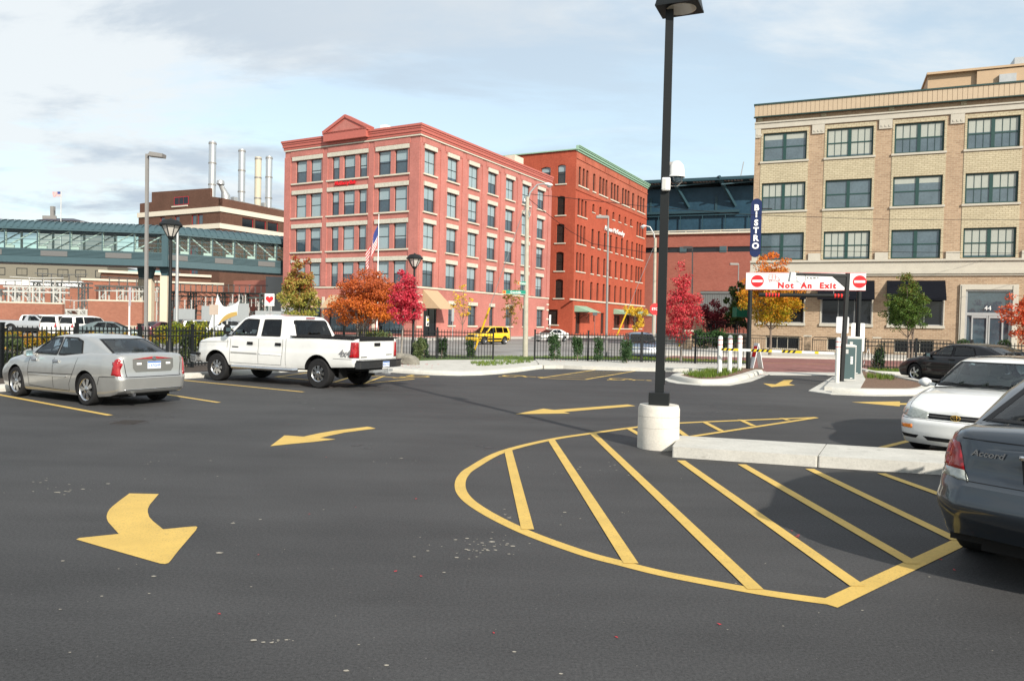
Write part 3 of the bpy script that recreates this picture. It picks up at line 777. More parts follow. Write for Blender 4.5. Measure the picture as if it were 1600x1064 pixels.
for a_, c_ in gR: rock.T = TRt; st.T = TRt; rock.box(a_ - .1, c_ + .1, -0.12, 0, 3.38, 3.75); st.box(a_ - .12, c_ + .12, -0.14, 0, 1.06, 1.22)
build_each(rock, 'stone_lintel', M['lintel'], pink); build_each(st, 'sill', M['cream'], pink)
M['dk2'] = plain('dim_room_behind_glass', (0.03, 0.045, 0.055), 0.06, 0, 0.5, 1.2, spec=1.0)
for T, wl_, cols in ((TL, leftwins, 1), (TRt, rightw, 2)):
    for i, z in enumerate(sills):
        for a_, c_ in wl_:
            xc = (W_ - (a_ + c_) / 2) if T is TL else (a_ + c_) / 2
            bl = rb.choice([0.5, 0.5, 0.55, 0.42, 1.0, 0.6]) if T is TL else rb.choice([0.5, 1.0, 0.85, 0.5, 0.3, 1.0])
            if i == 0 and T is not TL: bl = rb.choice([0.5, 0.35, 0.6])
            window(pink, T @ TR(xc, 0, z), c_ - a_, wh[i], 'pink%d' % cols, rb, 0.26, cols=cols, blind=bl, fw=0.075)
for a_, c_ in gR: window(pink, TR((a_ + c_) / 2, 0, 1.22), c_ - a_, 2.16, 'pinkg', rb, 0.26, cols=2, blind=0.0, fw=0.07)
for (a_, c_) in ((1.6, 4.9), (6.0, 11.5), (12.6, 17.0)):
    window(pink, TL @ TR(W_ - (a_ + c_) / 2, 0, 0.25), c_ - a_, 3.35, 'shop', rb, 0.26, cols=5, rows=2, fw=0.09, name='shop_window')
d_ = MB(); d_.box(1.06, 3.3, 0.12, 0.2, 0.05, 2.95); d_.box(1.06, 1.2, 0.05, 0.12, 0.05, 2.95); d_.box(2.1, 2.2, 0.05, 0.12, 0.05, 2.95); d_.box(3.15, 3.3, 0.05, 0.12, 0.05, 2.95)
door = d_.build('door', M['blackglass'], pink)
d_ = MB(); d_.box(1.55, 2.0, 0.0, 0.045, 1.1, 2.1, 0); d_.lathe([(0.0, -0.01), (0.16, -0.01), (0.16, 0.0)], 20, 1, axis='y', c=(1.78, 0.0, 1.72)); d_.prism_xz([(1.62, 1.18), (1.94, 1.18), (1.94, 1.5), (1.66, 1.36)], -0.012, 0.0, 2)
d_.build('poster', [M['white'], plain('yellow_print', (0.8, 0.48, 0.03), 0.5, 0, 0.02), M['black']], door)
def awning(parent, T, x0, x1, zt, zb, out, mat, name='awning', valance=0.0, frame=True, label=None):
    b = MB(); b.T = T; t = 0.04
    b.add([(x0, -0.02, zt), (x1, -0.02, zt), (x1, -out, zb), (x0, -out, zb), (x0, -0.02, zt - t), (x1, -0.02, zt - t), (x1, -out, zb - t), (x0, -out, zb - t)],
          [(3, 2, 1, 0), (4, 5, 6, 7), (0, 1, 5, 4), (1, 2, 6, 5), (2, 3, 7, 6), (3, 0, 4, 7)])
    for x in (x0, x1 - 0.02):
        b.add([(x, -0.02, zt - .03), (x, -out + .01, zb), (x, -0.02, zb), (x + .02, -0.02, zt - .03), (x + .02, -out + .01, zb), (x + .02, -0.02, zb)], [(0, 2, 1), (3, 4, 5), (0, 1, 4, 3), (1, 2, 5, 4), (2, 0, 3, 5)])
    if valance: b.box(x0, x1, -out - 0.02, -out, zb - valance, zb - 0.001)
    return b.build(name, mat, parent)
awning(pink, TRt, 0.83, 3.4, 4.7, 2.85, 2.1, M['tan'])
for (a_, c_) in ((13.0, 16.9), (6.2, 11.3), (1.9, 4.9)): awning(pink, TL, W_ - c_, W_ - a_, 4.1, 2.75, 1.5, M['tan'])
b = MB(); b.T = TL
for x in (12.2, 17.4, 5.4): b.box(W_ - x - 0.15, W_ - x + 0.15, -0.12, 0.02, 0.05, 3.9)
b.T = TRt
for z in (0.9, 2.1, 3.3, 4.0): b.box(-0.09, 0.75, -0.09, -0.002, z, z + 0.22); b.box(L_ - 0.6, L_ + .01, -0.06, 0, z, z + 0.2)
build_each(b, 'stone_block', M['cream'], pink)
text('lettering', 'McGarry Bair', 0.52, plain('red_letters', (0.7, 0.01, 0.02), 0.4, 0, 0.02), pink, TL @ TR(W_ - 9.3, -0.2, 15.62), 0.05, bold=0.012)
# rooftop plant room and chimney
b = MB(); b.box(15.5, 24.5, 5.2, 13.0, 19.4, 21.9); b.box(15.2, 24.8, 4.9, 13.3, 21.9, 22.05); b.build('roof_plant_room', M['coral'], pink)
b = MB(); b.box(17.0, 25.0, 8.0, 12.5, 22.05, 24.1); b.bar((25.0, 8, 22.3), (26.6, 8, 22.3), .08); b.bar((26.6, 8, 22), (26.6, 8, 23.1), .08); b.bar((25, 8, 23.1), (26.6, 8, 23.1), .08)
b.build('roof_unit', plain('grey_sheet_metal', (0.36, 0.40, 0.41), 0.5, 0.2, 0.06), pink)
b = MB(); b.box(20.4, 22.6, 0.9, 2.3, 19.5, 22.0); b.build('chimney', M['cream'], pink)
b = MB(); b.box(1.2, 2.4, 5.3, 6.0, 19.5, 21.5); b.build('chimney', M['white'], pink)

# ---------------------------------------------------------------- red-orange painted brick building
M['red'] = brickmat('orange_red_painted_brick', (0.36, 0.074, 0.040), (0.42, 0.096, 0.052), (0.29, 0.065, 0.04), 0.24, 0.08, 0.72, 0.12, 0.012, streak=0.10)
M['redworn'] = brickmat('worn_brown_red_brick', (0.32, 0.075, 0.045), (0.39, 0.11, 0.065), (0.33, 0.12, 0.08), 0.24, 0.08, 0.8, 0.18, 0.014, streak=0.15)
M['verd'] = plain('pale_green_cornice', (0.26, 0.42, 0.31), 0.55, 0, 0.08)
M['darkop'] = plain('dark_sash_glass', (0.028, 0.024, 0.022), 0.12, 0, 0.3, 1.5, spec=0.8)
redb = empty('brick_warehouse_building', G(894, 524.7), az2rz(28.2), 'orange-red painted brick warehouse building with pale green cornice and rows of narrow arched windows', 'building', scale=S)
LR, WR, HR = 31.1, 15.0, 25.6
TL2 = TR(0, WR, 0) @ RZ(-90)
tri = lambda a, w, p: [(a + p * k, a + p * k + w) for k in range(3)]
row6 = tri(0.95, .82, 1.34) + [(6.2, 7.1)] + tri(8.62, .92, 1.27) + tri(13.45, .95, 1.3) + tri(18.45, 1.0, 1.3) + [(23.3, 24.4)] + tri(25.95, 1.06, 1.45)
eight = [(6.12 + k * 2.49, 7.02 + k * 2.49) for k in range(8)]
tr2 = tri(0.76, .76, 1.17) + eight + tri(25.95, .98, 1.33)
OR = []
for a_, c_ in row6: OR.append((a_, c_, 20.95, 23.55, .12))
for a_, c_ in tri(0.85, .78, 1.25) + tri(25.95, .98, 1.38): OR.append((a_, c_, 16.75, 19.15, .12))
for k in range(7): OR.append((6.2 + k * 2.75, 7.05 + k * 2.75, 17.95, 19.15, .12))
for z in (12.9, 9.03, 5.2):
    for a_, c_ in tr2: OR.append((a_, c_, z, z + 2.62, .12))
gf = [(1.05, 2.7, 0.3, 3.3), (5.6, 6.3, 2.05, 3.2), (7.6, 8.3, 2.05, 3.2), (10.6, 12.0, 0.25, 3.4), (16.2, 18.9, 1.1, 3.2), (21.0, 23.6, 1.1, 3.2), (25.5, 27.3, 1.1, 3.2)]
OR += gf
OL = [(WR - 2.8, WR - 1.58, z, z + 2.65, .18) for z in (5.2, 9.0, 12.9, 16.75)] + [(WR - 2.83, WR - 1.6, 21.1, 23.75, .18), (WR - 5.4, WR - 3.9, 21.6, 23.6, .18), (WR - 8.6, WR - 7.1, 21.6, 23.6, .18), (WR - 11.8, WR - 10.3, 21.6, 23.6, .18)] + [(WR - 4.1, WR - 2.3, 1.5, 3.6)]
b = MB(); facade(b, LR, 20.2, [o for o in OR if o[3] < 20.2], 0.3, None); facade(b, WR, HR, OL, 0.3, TL2)
b.T = Matrix.Identity(4)
b.add([(LR, 0, 0), (LR, WR, 0), (LR, WR, HR), (LR, 0, HR)], [(0, 1, 2, 3)]); b.add([(0, WR, 0), (LR, WR, 0), (LR, WR, HR), (0, WR, HR)], [(0, 1, 2, 3)])
b.box(0.6, LR - .5, 0.6, WR - .5, 0.1, HR - 0.3)
for T, a0, a1 in ((None, 0, LR),):
    b.box(0, LR, -0.09, 0, 20.15, 20.32)
b.build('wall', M['red'], redb)
b = MB(); facade(b, LR, HR, [o for o in OR if o[3] > 20.2], 0.3, None, z0=20.2); b.box(0, LR, -0.1, 0, 24.45, 24.62)
for x in (3.0, 10.8, 16.2, 21.5, 28.4): b.box(x, x + .35, -0.13, 0, 24.66, 25.25)
b.build('upper_wall', M['redworn'], redb)
b = MB()
for z0, z1, p in ((25.45, 25.7, .15), (25.7, 25.95, .32), (25.95, 26.1, .45), (26.1, 26.2, .55)): b.box(-0.12, LR + .1, -p, 0.05, z0, z1)
b.box(-0.25, 0.0, -0.3, WR, 25.6, 25.75)
b.build('cornice', M['verd'], redb)
b = MB()
for grp in ([(0.8, 4.5), (6.0, 7.3), (8.5, 12.1), (13.3, 17.1), (18.3, 22.1), (23.2, 24.6), (25.8, 30.0)],): 
    for a_, c_ in grp: b.box(a_, c_, -0.13, 0, 20.78, 20.95)
for z in (16.6,): 
    for a_, c_ in ((0.7, 4.2), (25.8, 29.9)): b.box(a_, c_, -0.13, 0, z, z + .15)
    for k in range(7): b.box(6.05 + k * 2.75, 7.2 + k * 2.75, -0.11, 0, 17.83, 17.95)
for z in (12.9, 9.03):
    for a_, c_ in [(0.6, 4.0), (25.8, 29.7)] + [(q[0] - .12, q[1] + .12) for q in eight]: b.box(a_, c_, -0.12, 0, z - .15, z)
b.box(-1.2, LR + .05, -0.16, 0, 4.92, 5.12); b.box(15.6, 30, -0.14, 0, 0.95, 1.1)
b.T = TL2
for o in OL: b.box(o[0] - .25, o[1] + .25, -0.12, 0, o[2] - .16, o[2])
b.T = Matrix.Identity(4)
build_each(b, 'stone_sill', M['cream'], redb)
cnt = 0
for o in OR:
    if o in gf: window(redb, TR((o[0] + o[1]) / 2, 0, o[2]), o[1] - o[0], o[3] - o[2], 'redg', rb, .26, cols=2, rows=1, glass=M['darkop'], fw=.07, name='window'); continue
    window(redb, TR((o[0] + o[1]) / 2, 0, o[2]), round(o[1] - o[0], 2), o[3] - o[2], 'red', rb, .28, glass=M['darkop'], fw=.06)
for o in OL: window(redb, TL2 @ TR((o[0] + o[1]) / 2, 0, o[2]), round(o[1] - o[0], 2), round(o[3] - o[2], 2), 'redl', rb, .28, glass=M['darkop'], fw=.06, blind=0.35 if o[2] > 20 else 0)
def openawn(parent, x0, x1, zt, zb, out, mat):
    a = awning(parent, Matrix.Identity(4), x0, x1, zt, zb, out, mat)
    b = MB()
    for x in (x0 + .05, (x0 + x1) / 2, x1 - .05):
        pts = [(x, -0.05, zb - 0.9)] + [(x, -0.05 - (out - .1) * t, zb - 0.9 + 0.85 * t ** 0.5) for t in (0.15, .3, .5, .75, 1)]
        b.tube(pts, 0.035, 5)
    b.build('bracket', M['black'], a); return a
openawn(redb, 0.5, 4.8, 4.22, 3.35, 2.3, M['verd']); openawn(redb, 15.9, 20.3, 4.15, 3.35, 2.3, M['verd']); openawn(redb, 20.8, 25.2, 4.15, 3.35, 2.3, M['verd']); openawn(redb, 25.6, 30.0, 4.15, 3.35, 2.3, M['verd'])
text('lettering', 'Hanon McKendry', 1.05, M['white'], redb, TR(15.0, -0.2, 16.2), 0.05, shear=0.4, sx=1.15, bold=0.0)

# ---------------------------------------------------------------- tan brick corner building with the bistro
M['tanbrick'] = brickmat('tan_brick', (0.30, 0.205, 0.135), (0.40, 0.285, 0.19), (0.40, 0.31, 0.22), 0.34, 0.13, 0.85, 0.08, 0.022)
M['cream_brick'] = brickmat('cream_brick', (0.43, 0.375, 0.26), (0.50, 0.44, 0.31), (0.31, 0.26, 0.17), 0.34, 0.13, 0.85, 0.06, 0.02)
M['stone'] = plain('pale_limestone', (0.46, 0.43, 0.365), 0.85, 0, 0.08, 1.5)
M['metalpan'] = plain('tan_metal_panel', (0.47, 0.365, 0.25), 0.5, 0.1, 0.05)
bis = empty('tan_brick_building', G(1170, 546), az2rz(113), 'tan and cream brick four-storey building with green window frames and black awnings at the right', 'building', scale=S)
LB, HB = 26.5, 17.55
bays = [(0.59 + 4.45 * k, 3.68 + 4.45 * k) for k in range(6)]
OB = []
for a_, c_ in bays:
    for z, h in ((6.80, 2.05), (10.5, 2.1), (14.23, 2.12)): OB.append((a_, c_, z, z + h))
gb = [(0.6, 3.85, 2.1, 4.9), (5.04, 8.4, 2.1, 4.9), (9.5, 12.9, 2.1, 4.9), (14.2, 16.95, 0.3, 4.62), (18.4, 21.8, 2.1, 4.9), (22.9, 26.0, 2.1, 4.9)]
wells = [(1.2, 3.6, 0.1, 1.05), (5.5, 8.1, 0.1, 1.05), (9.9, 12.4, 0.1, 1.05)]
b = MB(); facade(b, LB, HB, OB + gb + wells, 0.22); b.add([(0, 0, 0), (0, 12, 0), (0, 12, HB), (0, 0, HB)], [(0, 3, 2, 1)]); b.add([(LB, 0, 0), (LB, 14, 0), (LB, 14, HB), (LB, 0, HB)], [(0, 1, 2, 3)])
b.add([(0, 12, 0), (LB, 14, 0), (LB, 14, HB), (0, 12, HB)], [(0, 1, 2, 3)]); b.box(0.5, LB - .5, .6, 12, 0.1, HB - .3)
b.build('wall', M['tanbrick'], bis)
b = MB()
for a_, c_ in bays:
    for z0, z1 in ((8.85 + .0, 10.36), (12.6, 14.09), (16.35, 16.62)): b.box(a_ - .14, c_ + .14, -0.03, 0.0, z0 + .003, z1)
    for z, h in ((6.80, 2.05), (10.5, 2.1), (14.23, 2.12)):
        b.box(a_ - .14, a_ - .002, -0.03, 0.0, z, z + h); b.box(c_ + .002, c_ + .14, -0.03, 0.0, z, z + h)
for x in [0.15 + 4.45 * k for k in range(7)]: b.box(x, x + 0.36, -0.05, 0, 17.28, 17.6)
b.build('cream_brick_panel', M['cream_brick'], bis)
b = MB()
b.box(-0.05, LB, -0.12, 0, 16.72, 17.18); b.box(-0.05, LB, -0.2, 0, 17.1, 17.2)
for k in range(7):
    x = -0.45 + 4.45 * k + (0.45 if k == 0 else 0); x1 = 4.45 * k + 0.42
    b.box(x + .02, x1, -0.10, 0, 16.05, 16.72); b.box(x + .02, x1, -0.12, 0, 6.75, 7.25)
    for q in range(3): b.box(x + .15 + q * (x1 - x) / 3.6, x + .27 + q * (x1 - x) / 3.6, -0.13, -0.1, 16.18, 16.32)
b.box(-0.06, LB, -0.1, 0, 5.98, 6.60); b.box(-0.08, LB, -0.24, 0, 6.60, 6.74); b.box(-0.08, LB, -0.22, 0, 5.72, 5.98); b.box(-0.06, LB, -0.12, 0, 5.58, 5.72)
for a_, c_ in bays:
    for z in (10.5, 14.23): b.box(a_ - .18, c_ + .18, -0.12, 0, z - .14, z)
for a_, c_, z0, z1 in gb:
    if z0 > 1: b.box(a_ - .12, c_ + .12, -0.12, 0, z0 - .2, z0); b.box(a_ - .08, a_ - .001, -0.03, 0.2, z0, z1); b.box(c_ + .001, c_ + .08, -0.03, 0.2, z0, z1)
b.box(13.86, 14.2, -0.14, 0, 0.2, 4.98); b.box(16.95, 17.28, -0.14, 0, 0.2, 4.98); b.box(14.2, 16.95, -0.14, 0, 4.62, 4.98)
b.box(13.95, 14.2, -0.18, -.14, 0.2, 4.9); b.box(16.95, 17.2, -0.18, -.14, 0.2, 4.9)
b.build('stone_trim', M['stone'], bis)
b = MB(); n = 88
for k in range(n): x = -0.06 + k * (LB + .1) / n; b.box(x + .012, x + (LB + .1) / n - .012, -0.34, -0.05, 17.6, 18.42)
b.box(-0.06, LB, -0.31, 0.2, 17.58, 18.40)
b.build('metal_parapet', M['metalpan'], bis)
b = MB(); b.box(-0.12, LB, -0.4, 0.3, 18.42, 18.53); b.box(-0.12, LB, -0.37, -0.1, 17.52, 17.579); b.build('parapet_cap', plain('dark_green_flashing', (0.015, 0.045, 0.04), 0.5, 0, 0.1), bis)
rb = random.Random(11)
for k, (a_, c_) in enumerate(bays):
    for i, (z, h) in enumerate(((6.80, 2.05), (10.5, 2.1), (14.23, 2.12))):
        w = c_ - a_
        bl = [0.0, 0.45, 0.48, 0.95, 0.2, 0.5][(k * 3 + i * 2 + k * i) % 6]
        window(bis, TR((a_ + c_) / 2, 0, z), w, h, 'bis', rb, .2, frame=M['framegreen'], mull=[(-0.11, 0.11)], rows=2, cols=3 if bl > .3 else 1, fw=.11, blind=bl, blindmat=M['paleblind'], glass=plain('grey_blue_glass', (0.085, 0.12, 0.14), .08, 0, .3, .7, spec=1.0))
for q, (a_, c_, z0, z1) in enumerate(gb):
    if z0 > 1: window(bis, TR((a_ + c_) / 2, 0, z0), c_ - a_, z1 - z0, 'bisg', rb, .2, frame=M['galv'], rows=1, cols=3, fw=.06, glass=M['blackglass'], name='shop_window')
for a_, c_, z0, z1 in wells: window(bis, TR((a_ + c_) / 2, 0, z0), c_ - a_, z1 - z0, 'well', rb, .2, frame=M['cream'], rows=1, cols=3, fw=.07, glass=M['blackglass'])
for x0, x1 in ((0.2, 3.98), (4.75, 8.52), (9.32, 12.96), (18.2, 21.9), (22.7, 26.3)): awning(bis, Matrix.Identity(4), x0, x1, 5.25, 3.95, 0.95, plain('black_awning_canvas', (0.008, 0.009, 0.013), 0.9, 0, 0.1, spec=0.08), valance=0.12)
b = MB(); b.box(14.2, 16.95, .12, .16, 0.3, 4.62, 0)
b.box(14.2, 14.34, .02, .12, .3, 4.62, 1); b.box(16.8, 16.95, .02, .12, .3, 4.62, 1); b.box(14.34, 16.8, .02, .12, 4.5, 4.62, 1); b.box(14.34, 16.8, .02, .12, 2.85, 3.05, 1)
for x in (14.62, 15.5, 15.62, 16.4): b.box(x, x + .09, .03, .12, .3, 2.85, 1)
for x0, x1 in ((14.71, 15.5), (15.71, 16.4)): b.box(x0, x1, .04, .12, 2.68, 2.85, 1); b.box(x0, x1, .04, .12, .3, .5, 1)
dr = b.build('entrance_door', [M['darkglass'], M['galv']], bis)
text('house_number', '44', 0.42, M['white'], dr, TR(15.55, 0.0, 3.35), 0.02)
# rooftop penthouse
b = MB(); b.box(11.6, LB, 1.6, 9, 17.4, 20.0); b.box(14.6, LB, 1.35, 9, 17.4, 19.95); b.box(11.5, LB, 1.25, 9, 20.0, 20.15); b.build('roof_penthouse', plain('tan_render', (0.46, 0.33, 0.21), 0.8, 0, 0.05), bis)
b = MB(); b.box(16.9, LB, 1.9, 6, 20.15, 20.8); b.box(15.9, 16.9, 1.1, 1.34, 18.5, 19.5); b.build('roof_unit', M['galv'], bis)

# vertical blade sign at the corner
b = MB(); bx, bz0, bz1 = 0.0, 7.05, 10.9
Tb = TR(-0.02, -1.05, 0)
def caps(w, z0, z1, n=14):
    r = w / 2; P = []
    for k in range(n + 1): a = math.pi * k / n; P.append((r * math.cos(a), z1 - r + r * math.sin(a)))
    for k in range(n + 1): a = math.pi + math.pi * k / n; P.append((r * math.cos(a), z0 + r + r * math.sin(a)))
    return P
sg = empty('blade_sign', (bis.matrix_basis @ Vector((0, 0, 0))) if False else G(1170, 546), az2rz(113), 'tall dark blue capsule-shaped BISTRO sign on the building corner', 'sign', scale=S)
P0b = AT(1178.5, 440, 60.0)
sg.location = (P0b.x, P0b.y, 0); sg.rotation_euler = (0, 0, az2rz(104)); sg.scale = (1, 1, 1)
zt, zb_ = HZ(1178.5, 311, P0b), HZ(1178.5, 402, P0b)
b = MB(); b.prism_xz(caps(0.82, zb_, zt), -0.16, 0.16); pn = b.build('sign_panel', plain('navy_blue_enamel', (0.010, 0.022, 0.085), 0.5, 0, 0.05, spec=.25), sg, smooth=30)
b = MB(); b.bar((0.3, 0, zt - .8), (1.2, 0, zt - .8), .08); b.bar((0.3, 0, zb_ + .8), (1.2, 0, zb_ + .8), .08); b.build('bracket', M['black'], sg)
lz = [HZ(1178.5, y, P0b) for y in (325.5, 336, 349, 361, 373, 385)]
for ch, z in zip('BISTRO', lz): text('letter', ch if ch != 'I' else 'i', 0.64, M['white'], pn, TR(0, -0.17, z), 0.02, bold=0.03)

# railing and brick piers along the bistro terrace
for k, (x0, x1) in enumerate(((-6.5, -2.4), (-1.6, 0.0), (0.25, 3.85), (4.55, 8.1), (8.85, 13.2))):
    r = empty('terrace_railing', (0, 0, 0)); r.matrix_world = bis.matrix_basis @ TR(x0 * 1.0, -2.3, 0.0); r.scale = (S, S, S)
    w = x1 - x0; tag(r, ['black hooped railing along the terrace left of the brick pier, by the hedge', 'short black hooped railing at the corner of the tan building', 'black hooped railing behind the orange street tree', 'black hooped railing in front of the middle basement window', 'long black hooped railing behind the green street tree'][k], 'railing', 'railings along the terrace of the tan building')
    b = MB(); b.tube([(0, 0, 0), (0, 0, 1.0), (0.1, 0, 1.1), (w - .1, 0, 1.1), (w, 0, 1.0), (w, 0, 0)], 0.03, 6); b.build('hoop_rail', M['black'], r)
    b = MB(); b.box(0, w, -.02, .02, .88, .93); b.box(0, w, -.02, .02, .1, .14)
    n = int(w / .14)
    for q in range(1, n): x = q * w / n; b.box(x - .01, x + .01, -.01, .01, .14, .88)
    b.build('balusters', M['black'], r)
for k, x in enumerate((4.0, 8.45)):
    b = MB(); b.box(0, .44, -.22, .22, 0, 1.12, 0); b.box(-.05, .49, -.27, .27, 1.12, 1.22, 1)
    o = b.build('brick_pier', [M['tanbrick'], M['stone']], label=['tan brick pier with stone cap just right of the orange tree trunk', 'tan brick pier with stone cap behind the ticket machines'][k], cat='pier', group='brick piers on the terrace')
    o.matrix_world = bis.matrix_basis @ TR(x, -2.3, 0)
# ================================================================ VEHICLES
def smooth_curve(pts, xs, sig=0.05):
    """piecewise-linear curve through pts, sampled at xs, corners rounded over about sig metres"""
    px = [p[0] for p in pts]; pz = [p[1] for p in pts]
    fine = np.linspace(min(px), max(px), 800); v = np.interp(fine, px, pz)
    if sig > 0:
        n = max(1, int(sig / (fine[1] - fine[0]))); k = np.hanning(2 * n + 3)[1:-1]; k /= k.sum()
        pad = len(k) // 2
        vv = np.concatenate([2 * v[0] - v[1:pad + 1][::-1], v, 2 * v[-1] - v[-pad - 1:-1][::-1]]); v = np.convolve(vv, k, 'valid')
    return np.interp(xs, fine, v)

def loft(secs, closed_ends=True):
    """secs: list of rings (open half rings mirrored already) -> verts, faces"""
    k = len(secs[0]); vs = [tuple(p) for s in secs for p in s]
    fs = [(i * k + j, (i + 1) * k + j, (i + 1) * k + (j + 1) % k, i * k + (j + 1) % k) for i in range(len(secs) - 1) for j in range(k)]
    if closed_ends == 'sym':
        m_ = (k - 1) // 2
        for b0, fl in ((0, False), ((len(secs) - 1) * k, True)):
            for j in range(m_ - 1):
                q = (b0 + j, b0 + j + 1, b0 + 2 * m_ - j - 1, b0 + 2 * m_ - j); fs.append(q[::-1] if fl else q)
            q = (b0 + m_ - 1, b0 + m_, b0 + m_ + 1); fs.append(q[::-1] if fl else q)
    elif closed_ends: fs += [tuple(range(k)), tuple((len(secs) - 1) * k + j for j in range(k))[::-1]]
    return vs, fs

def car_body(c, dens=1.0):
    ro, fo, wb, W = c['ro'], c['fo'], c['wb'], c['W'] / 2
    x0, x1 = -ro, wb + fo
    n = int((x1 - x0) / 0.055 * dens)
    t = np.linspace(0, 1, n)
    xs = x0 + (x1 - x0) * (t - 0.055 * np.sin(2 * np.pi * t) / 1.2 * 1.0)      # finer at both ends
    top = smooth_curve(c['top'], xs, c.get('tops', 0.07)); bot = smooth_curve(c['bot'], xs, 0.08); pl = smooth_curve(c['plan'], xs, 0.07) * W
    sec = c['sec']; nh = max(8, int(16 * dens))
    hf = np.linspace(0, 1, nh); wf = smooth_curve(sec, hf, 0.05)
    crown = c.get('crown', 0.035)
    rings = []
    for i, x in enumerate(xs):
        h = top[i] - bot[i]; right = []
        for j in range(nh): right.append((pl[i] * wf[j], bot[i] + h * hf[j]))
        wt = right[-1][0]
        er = c.get('edge', 0.05)
        right[-1] = (wt, top[i] - er * 0.45)
        for q in (0.965, 0.9, 0.75, 0.5, 0.25, 0.0): right.append((wt * q, top[i] + crown * (1 - (q) ** 2.2) - (er * 0.12 if q > .95 else 0)))
        ring = []
        for (y, z) in right:
            dx = 0
            u1 = (x1 - x) / c.get('noseb', 0.55); u0 = (x - x0) / c.get('tailb', 0.45)
            if u1 < 1: dx += np.interp(z, [p[0] for p in c['nose']], [p[1] for p in c['nose']]) * (1 - u1) ** 1.4
            if u0 < 1: dx -= np.interp(z, [p[0] for p in c['tail']], [p[1] for p in c['tail']]) * (1 - u0) ** 1.4
            ring.append((x + dx, y, z))
        full = [(p[0], p[1], p[2]) for p in ring[:-1]] + [(ring[-1][0], 0, ring[-1][2])] + [(p[0], -p[1], p[2]) for p in ring[:-1][::-1]]
        rings.append(full)
    bg = c.get('bulge', .06)
    def caps(r, s):
        out = []
        for q in (.93, .82, .66, .46, .25, .08): out.append([(p[0] + s * bg * (1 - q * q), p[1] * q, p[2]) for p in r])
        return out
    if 'bed' not in c: rings = caps(rings[0], -1)[::-1] + rings + caps(rings[-1], 1)
    vs, fs = loft(rings, 'sym')
    me = bpy.data.meshes.new('body'); me.from_pydata(vs, [], [f[::-1] for f in fs]); me.update()
    bm = bmesh.new(); bm.from_mesh(me); bmesh.ops.recalc_face_normals(bm, faces=bm.faces); bm.to_mesh(me); bm.free()
    me.materials.append(c['paint']); me.materials.append(M['plastic'])
    return me

def cut(obj, cutter_mb, mats):
    co = cutter_mb.build('cutter', mats)
    bm = bmesh.new(); bm.from_mesh(co.data); bmesh.ops.recalc_face_normals(bm, faces=bm.faces); bm.to_mesh(co.data); bm.free()
    md = obj.modifiers.new('b', 'BOOLEAN'); md.operation = 'DIFFERENCE'; md.object = co; md.solver = 'EXACT'
    dg = bpy.context.evaluated_depsgraph_get(); dg.update()
    me = bpy.data.meshes.new_from_object(obj.evaluated_get(dg))
    obj.modifiers.clear(); old = obj.data; obj.data = me; me.name = old.name
    bpy.data.objects.remove(co)

def inside(p, poly):
    x, y = p; r = False; n = len(poly)
    for i in range(n):
        x1, y1 = poly[i]; x2, y2 = poly[(i + 1) % n]
        if (y1 > y) != (y2 > y) and x < (x2 - x1) * (y - y1) / (y2 - y1) + x1: r = not r
    return r

def tree_of(me): 
    return BVHTree.FromPolygons([v.co[:] for v in me.vertices], [p.vertices[:] for p in me.polygons])

AX = {'L': (Vector((0, 6, 0)), Vector((0, -1, 0)), lambda a, b: Vector((a, 0, b))), 'R': (Vector((0, -6, 0)), Vector((0, 1, 0)), lambda a, b: Vector((a, 0, b))),
      'F': (Vector((12, 0, 0)), Vector((-1, 0, 0)), lambda a, b: Vector((0, a, b))), 'B': (Vector((-12, 0, 0)), Vector((1, 0, 0)), lambda a, b: Vector((0, a, b))),
      'T': (Vector((0, 0, 5)), Vector((0, 0, -1)), lambda a, b: Vector((a, b, 0)))}
def hit(bvh, side, a, b):
    o, d, f = AX[side]
    loc, nrm, i, dist = bvh.ray_cast(f(a, b) + o, d)
    if loc is None:
        return None, None
    if nrm.dot(d) > 0: nrm = -nrm
    return loc, nrm
def patch(mb, bvh, side, poly, off=0.004, mi=0, depth=9.0, maxlen=0.06):
    """lay a 2-D outline on the body as seen from one side"""
    bm = bmesh.new(); vs = [bm.verts.new((p[0], p[1], 0)) for p in poly]; bm.faces.new(vs)
    bmesh.ops.triangulate(bm, faces=bm.faces)
    for _ in range(6):
        long_ = [e for e in bm.edges if e.calc_length() > maxlen]
        if not long_: break
        bmesh.ops.subdivide_edges(bm, edges=long_, cuts=1, use_grid_fill=False)
        bmesh.ops.triangulate(bm, faces=bm.faces)
    bm.verts.ensure_lookup_table(); out = []; ok = []
    last = None
    for v in bm.verts:
        loc, nrm = hit(bvh, side, v.co.x, v.co.y)
        if loc is None: out.append(None)
        else: out.append(loc + nrm * off)
    ax_ = AX[side][1]; dep = [p.dot(ax_) for p in out if p is not None]
    if not dep: bm.free(); return
    lim = min(dep) + depth
    out = [p if (p is not None and p.dot(ax_) < lim) else None for p in out]
    idx = {}; pts = []
    for i, p in enumerate(out):
        if p is not None: idx[i] = len(pts); pts.append(p)
    fs = []
    flip = side in ('L', 'B')
    for f in bm.faces:
        q = [v.index for v in f.verts]
        if all(i in idx for i in q):
            q = [idx[i] for i in q]
            n_ = (pts[q[1]] - pts[q[0]]).cross(pts[q[2]] - pts[q[0]])
            if n_.dot(AX[side][1]) > 0: q = q[::-1]
            fs.append(tuple(q))
    mb.add(pts, fs, mi); bm.free()
